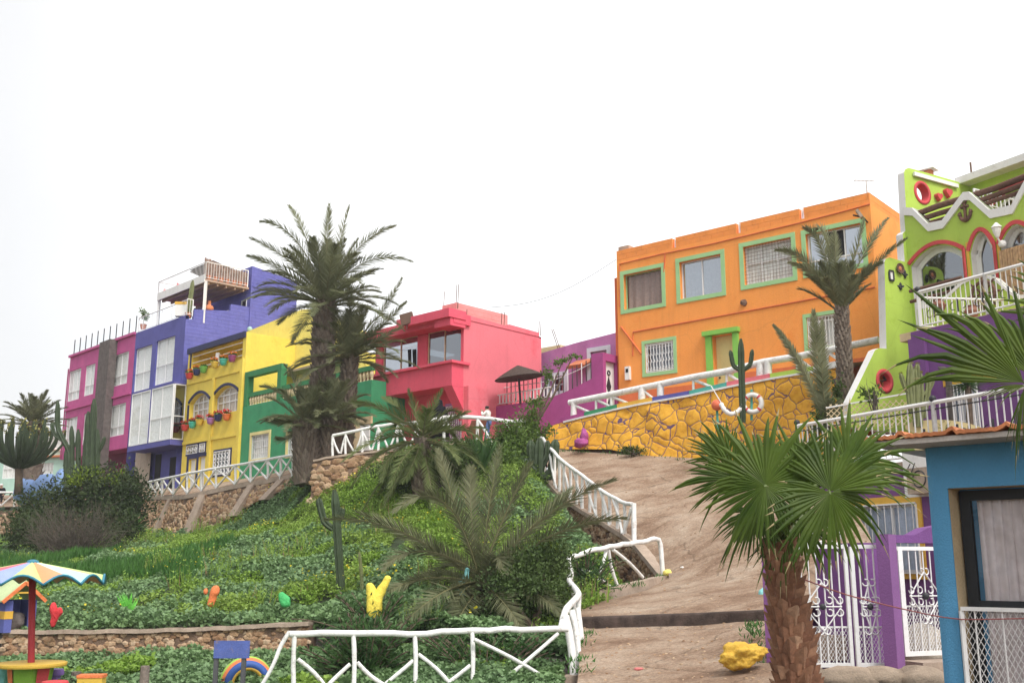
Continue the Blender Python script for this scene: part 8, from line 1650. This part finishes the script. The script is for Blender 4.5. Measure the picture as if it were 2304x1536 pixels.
# ---------------------------------------------------------------- loose stones and weeds on the path
def pebbles(name, label, obs, n, size, seed):
    rg = np.random.default_rng(seed); mb = MB(); p = np.concatenate([cover_pts(o, n, seed + i, None) for i, o in enumerate(obs)])
    for x, y, z in p: s = size * rg.uniform(.4, 1.3); mb.blob((x, y, z), s, s * rg.uniform(.6, 1), s * .55, 1, .4, 1.5, rg.uniform(0, 50))
    o = mb.build(name, M['stone'], smooth=False); o['kind'] = 'stuff'; o['label'] = label; o['category'] = 'stones'
pebbles('loose_stones', 'small loose stones scattered on the earth path', [pa, pb], 420, .028, 4)
r = random.Random(9); q = QB()
for line in ([(1306, 1345, 24), (1400, 1322, 25.3), (1490, 1298, 26.8)], [(1306, 1420, 21), (1306, 1510, 18)], [(1250, 1015, 40), (1450, 1024, 37.6), (1640, 1050, 35)], [(1700, 1400, 19), (1706, 1490, 17)]):
    for p in resample([P(*a) for a in line], 26):
        if r.random() < .45: continue
        for _ in range(r.randint(5, 16)): b = p + V(r.gauss(0, .12), r.gauss(0, .08), -.03); q.kite(b, V(r.gauss(0, .06), r.gauss(0, .06), r.uniform(.05, .16)), V(.012, 0, 0), .4)
o = q.build('weeds', M['grass'], kind='stuff'); o['label'] = 'sparse weeds along the path edges'; o['category'] = 'weeds'

# tall weeds and dead stems that stand out of the cover
rg = np.random.default_rng(77); q1, q2 = QB(), QB(); r = random.Random(78)
cl_ = p_all = cover_pts(slope, 900, 50, None); cl_ = cl_[vnoise(cl_, .35, 61) > .05][:70]
for x, y, z in cl_:
    k = r.randint(14, 40); hgt = r.uniform(.35, .85)
    for _ in range(k):
        b = V(x + r.gauss(0, .22), y + r.gauss(0, .22), z + .05); e = V(r.gauss(0, .14), r.gauss(0, .14), hgt * r.uniform(.6, 1.1)); (q2 if r.random() < .16 else q1).kite(b, e, V(.012, 0, 0), .3)
        for _k in range(4): f = r.uniform(.3, 1); a = r.uniform(0, 6.28); l = V(math.cos(a), math.sin(a), .5) * r.uniform(.06, .13); q1.kite(b + e * f, l, l.cross(UP).normalized() * .022, .45)
o = q1.build('tall_weeds', M['herbg'], kind='stuff'); o['label'] = 'taller leafy weeds standing out of the slope cover'; o['category'] = 'weeds'
o = q2.build('dead_stems', M['dry'], kind='stuff'); o['label'] = 'dry dead stems among the slope weeds'; o['category'] = 'weeds'
# thin scattering volume added only to lift the dark tones
hm = bpy.data.materials.new('tone_lift_volume'); hm.use_nodes = True; ht = hm.node_tree; ht.nodes.remove(ht.nodes['Principled BSDF'])
pv = ht.nodes.new('ShaderNodeVolumePrincipled'); pv.inputs['Color'].default_value = (.95, .96, 1, 1); pv.inputs['Density'].default_value = .0006; pv.inputs['Anisotropy'].default_value = .2
ht.links.new(pv.outputs[0], ht.nodes['Material Output'].inputs['Volume'])
mb = MB(); mb.hexa([V(x, y, z) for z in (-5.2, 24) for x, y in ((-95, -12), (60, -12), (60, 135), (-95, 135))]); hz = mb.build('tone_lift_haze', hm); hz['kind'] = 'stuff'
# ---------------------------------------------------------------- light and render
w = bpy.data.worlds.new('World'); scene.world = w; w.use_nodes = True; t = w.node_tree
bg = t.nodes['Background']; sk = t.nodes.new('ShaderNodeTexSky'); sk.sky_type = 'NISHITA'; sk.sun_disc = False
SE, SA = R(52), R(150)                         # overcast sun: high, behind the viewer to the right
sk.sun_elevation = SE; sk.sun_rotation = SA; sk.air_density = 1.0; sk.dust_density = 4.0
bw = t.nodes.new('ShaderNodeRGBToBW'); t.links.new(sk.outputs[0], bw.inputs[0])
cl = t.nodes.new('ShaderNodeClamp'); cl.inputs['Min'].default_value = 6.5; cl.inputs['Max'].default_value = 9; t.links.new(bw.outputs[0], cl.inputs[0])   # an even cloud layer
mx = t.nodes.new('ShaderNodeMix'); mx.data_type = 'RGBA'; mx.inputs[0].default_value = .08
gm = t.nodes.new('ShaderNodeTexCoord'); se = t.nodes.new('ShaderNodeSeparateXYZ'); t.links.new(gm.outputs['Generated'], se.inputs[0])
ns = t.nodes.new('ShaderNodeTexNoise'); ns.inputs['Scale'].default_value = 1.6; ns.inputs['Detail'].default_value = 4; t.links.new(gm.outputs['Generated'], ns.inputs['Vector'])
ml = t.nodes.new('ShaderNodeMath'); ml.operation = 'MULTIPLY_ADD'; ml.inputs[1].default_value = .35; t.links.new(ns.outputs['Fac'], ml.inputs[0]); t.links.new(se.outputs[0], ml.inputs[2])
mr = t.nodes.new('ShaderNodeMapRange'); mr.interpolation_type = 'SMOOTHSTEP'; t.links.new(ml.outputs[0], mr.inputs['Value'])   # the cloud thickens and greys a little to the left
for k_, v_ in (('From Min', -.30), ('From Max', .06), ('To Min', .64), ('To Max', 1.0)): mr.inputs[k_].default_value = v_
mm = t.nodes.new('ShaderNodeMath'); mm.operation = 'MULTIPLY'; t.links.new(cl.outputs[0], mm.inputs[0]); t.links.new(mr.outputs[0], mm.inputs[1]); t.links.new(mm.outputs[0], mx.inputs[6]); t.links.new(sk.outputs[0], mx.inputs[7]); t.links.new(mx.outputs[2], bg.inputs['Color']); bg.inputs['Strength'].default_value = .12
sd = bpy.data.lights.new('sun', 'SUN'); sd.energy = 1.3; sd.angle = R(18); sd.color = (1, .96, .90)
so = bpy.data.objects.new('sun', sd); col.objects.link(so)
dirn = V(math.sin(SA) * math.cos(SE), math.cos(SA) * math.cos(SE), math.sin(SE)); so.rotation_euler = dirn.to_track_quat('Z', 'Y').to_euler(); so.location = (0, -20, 60)
vs = scene.view_settings; vs.view_transform = 'Standard'; vs.look = 'None'; vs.exposure = .97; vs.gamma = 1
scene.render.engine = 'CYCLES'; cy = scene.cycles; cy.volume_bounces = 0; cy.max_bounces = 6; cy.transparent_max_bounces = 12; cy.use_denoising = True; cy.caustics_reflective = False; cy.caustics_refractive = False
